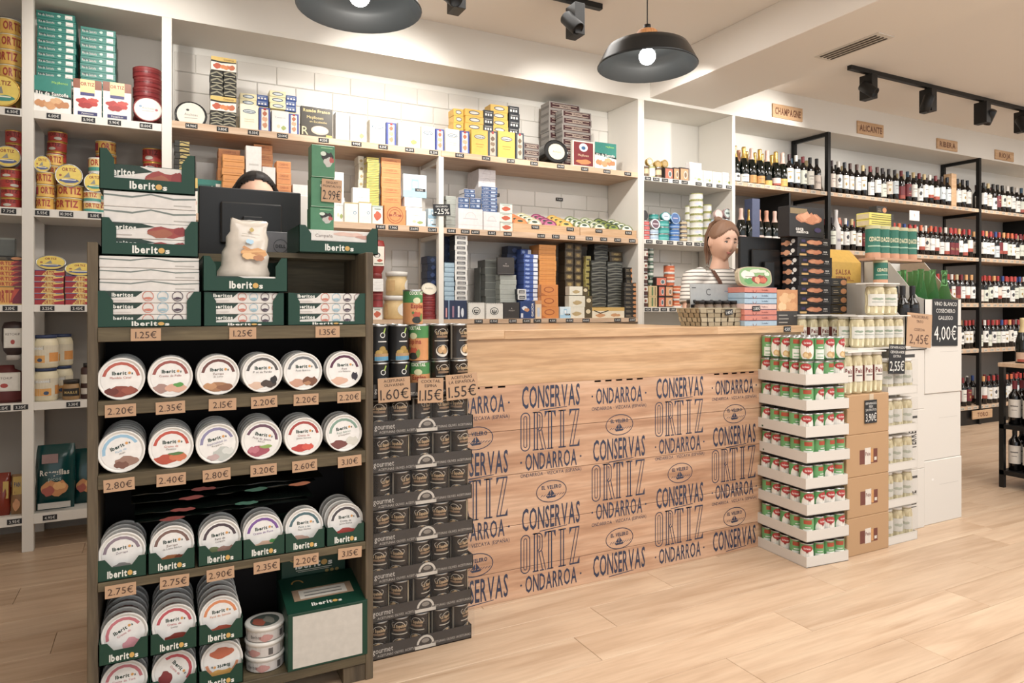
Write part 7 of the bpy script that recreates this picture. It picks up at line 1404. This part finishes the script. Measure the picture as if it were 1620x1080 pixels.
    for q in (-1, 1): m = MB(); m.tube([(q*.095, .055, .042), (q*.097, -.05, .042), (q*.10, -.155, .03)], [.040, .046, .034], 'blackplastic', 12); m.box(q*.098-.045, q*.098+.045, -.185, .09, 0, .014, 'blackplastic', c=.004); P_(m, 'shoe')
    if apron:
        m = MB()
        for q in (-1, 1):
            pts = [Vector((q*.045, .075, 1.445)), Vector((q*.072, .03, 1.452)), Vector((q*.085, -.045, 1.425)), Vector((q*.088, -.112, 1.36)), Vector((q*.082, -.146, 1.26)), Vector((q*.08, -.146, 1.19))]
            for i in range(5):
                a, b_ = pts[i], pts[i+1]; wv = Vector((.012, 0, 0)) if i > 1 else Vector((.008, .01, 0))
                m.prism([a-wv, a+wv, b_+wv, b_-wv], (0, -.004, .002), 'leather')
        P_(m, 'apron_strap', 'brown leather apron straps')
        m = MB(); vs = []; nn = 12
        for i, (z, wd, yy) in enumerate(((1.20, .09, -.146), (1.1, .12, -.134), (1.0, .16, -.13), (.85, .18, -.152), (.55, .18, -.16))):
            for j in range(nn+1): u = (j/nn*2-1); vs += [(u*wd, yy+abs(u)**2.2*.075, z), (u*wd, yy+abs(u)**2.2*.075-.004, z)]
        W2 = (nn+1)*2
        for i in range(4):
            for j in range(nn): a = i*W2+j*2; m_ = a+W2; m.f.append((a+1, a+3, m_+3, m_+1)); m.f.append((a, m_, m_+2, a+2)); m.m += [m.mid('leather')]*2; m.s += [True]*2
        m.v = vs; P_(m, 'apron', 'brown apron')
    return root
def hair_tail(root, MH, S):
    def line(d):
        x, y, z = d
        if y < .12: e = z-.70+.62*abs(x)**1.6-max(0, y)*.3
        else: e = z+.42+min(.3, y*.4)
        if abs(x) > .72 and z < .12 and -.2 < y < .42: e = min(e, (y-.34)*2 if y > 0 else -.2)
        return e*1.6
    m = hairmesh(MH, 'hairbrown', line, .011, 3)
    P0 = Vector((0, .080, .098))
    ball(m, P0+Vector((0, .012, .012)), (.024, .022, .020), 'hairbrown', MH, 10)
    rn = random.Random(2)
    for q in range(9):
        a = 2*pi*q/9; o = Vector((cos(a)*.012, sin(a)*.008, 0)) if q else Vector((0, 0, 0))
        m.tube([MH @ (P0+o+Vector((0, .012, .006))), MH @ (P0+o*1.3+Vector((-.004, .042, -.02))), MH @ (P0+o*1.6+Vector((-.006, .055, -.09))), MH @ (P0+o*1.5+Vector((-.004, .046, -.17))), MH @ (P0+o*.6+Vector((0, .036+rn.uniform(-.005, .005), -.235+rn.uniform(-.02, .02))))], [.009, .013, .014, .011, .003], 'hairbrown', 7)
    me = m.mesh(); me.transform(S); part('hair', me, root, label='light brown hair tied in a high ponytail')
    m = MB(); m.lathe([(.013, -.006), (.017, 0), (.013, .006)], '#2a2420', 12, MH @ Matrix.Translation(P0+Vector((0, .012, .0))) @ Matrix.Rotation(1.2, 4, 'X')); me = m.mesh(); me.transform(S); part('hair_tie', me, root)
def hair_dark(root, MH, S):
    def line(d): x, y, z = d; return min(1, z*1.1+y*.75-(.33 if y < 0 else -.55)) if not (abs(x) > .72 and z < .1 and y < .1 and y > -.5) else .05+(y+.2)
    m = hairmesh(MH, 'hairblack', line, .018, 5); me = m.mesh(); me.transform(S); part('hair', me, root, label='dark straight hair')
    m = MB()
    for q in (-1, 1):
        for i in range(6):
            y = -.02+i*.022; m.tube([MH @ Vector((q*.055, y, .085)), MH @ Vector((q*.082, y+.005, .03)), MH @ Vector((q*.088, y+.01, -.05)), MH @ Vector((q*.084, y+.012, -.14)), MH @ Vector((q*.075, y+.01, -.20))], [.008, .015, .016, .014, .004], 'hairblack', 7)
    me = m.mesh(); me.transform(S); part('hair_strand', me, root)
Yc_ = 3.10
person('woman with brown ponytail, striped t-shirt and brown apron straps looking down at the till', (X(1139, Yc_), Yc_, 0.0), -.12, -.10, .26, 1.755,
       (((-.185, .005, 1.375), (-.262, -.05, 1.14), (-.12, -.25, 1.17)), ((.185, .0, 1.375), (.235, -.05, 1.14), (.15, -.26, 1.18))), 'hairbrown', hair_tail, 'tee', .62, True, head_roll=.06)
o2 = person('dark-haired person standing behind the black monitor, only hair and forehead showing', (X(403, 3.12), 3.12, 0), 0.0, .05, .0, 1.80,
       (((-.20, .005, 1.375), (-.27, -.03, 1.13), (-.16, -.26, 1.10)), ((.20, .0, 1.375), (.27, -.03, 1.13), (.16, -.26, 1.10))), 'hairblack', hair_dark, '#3a3f44/m', 1.6, False, True)
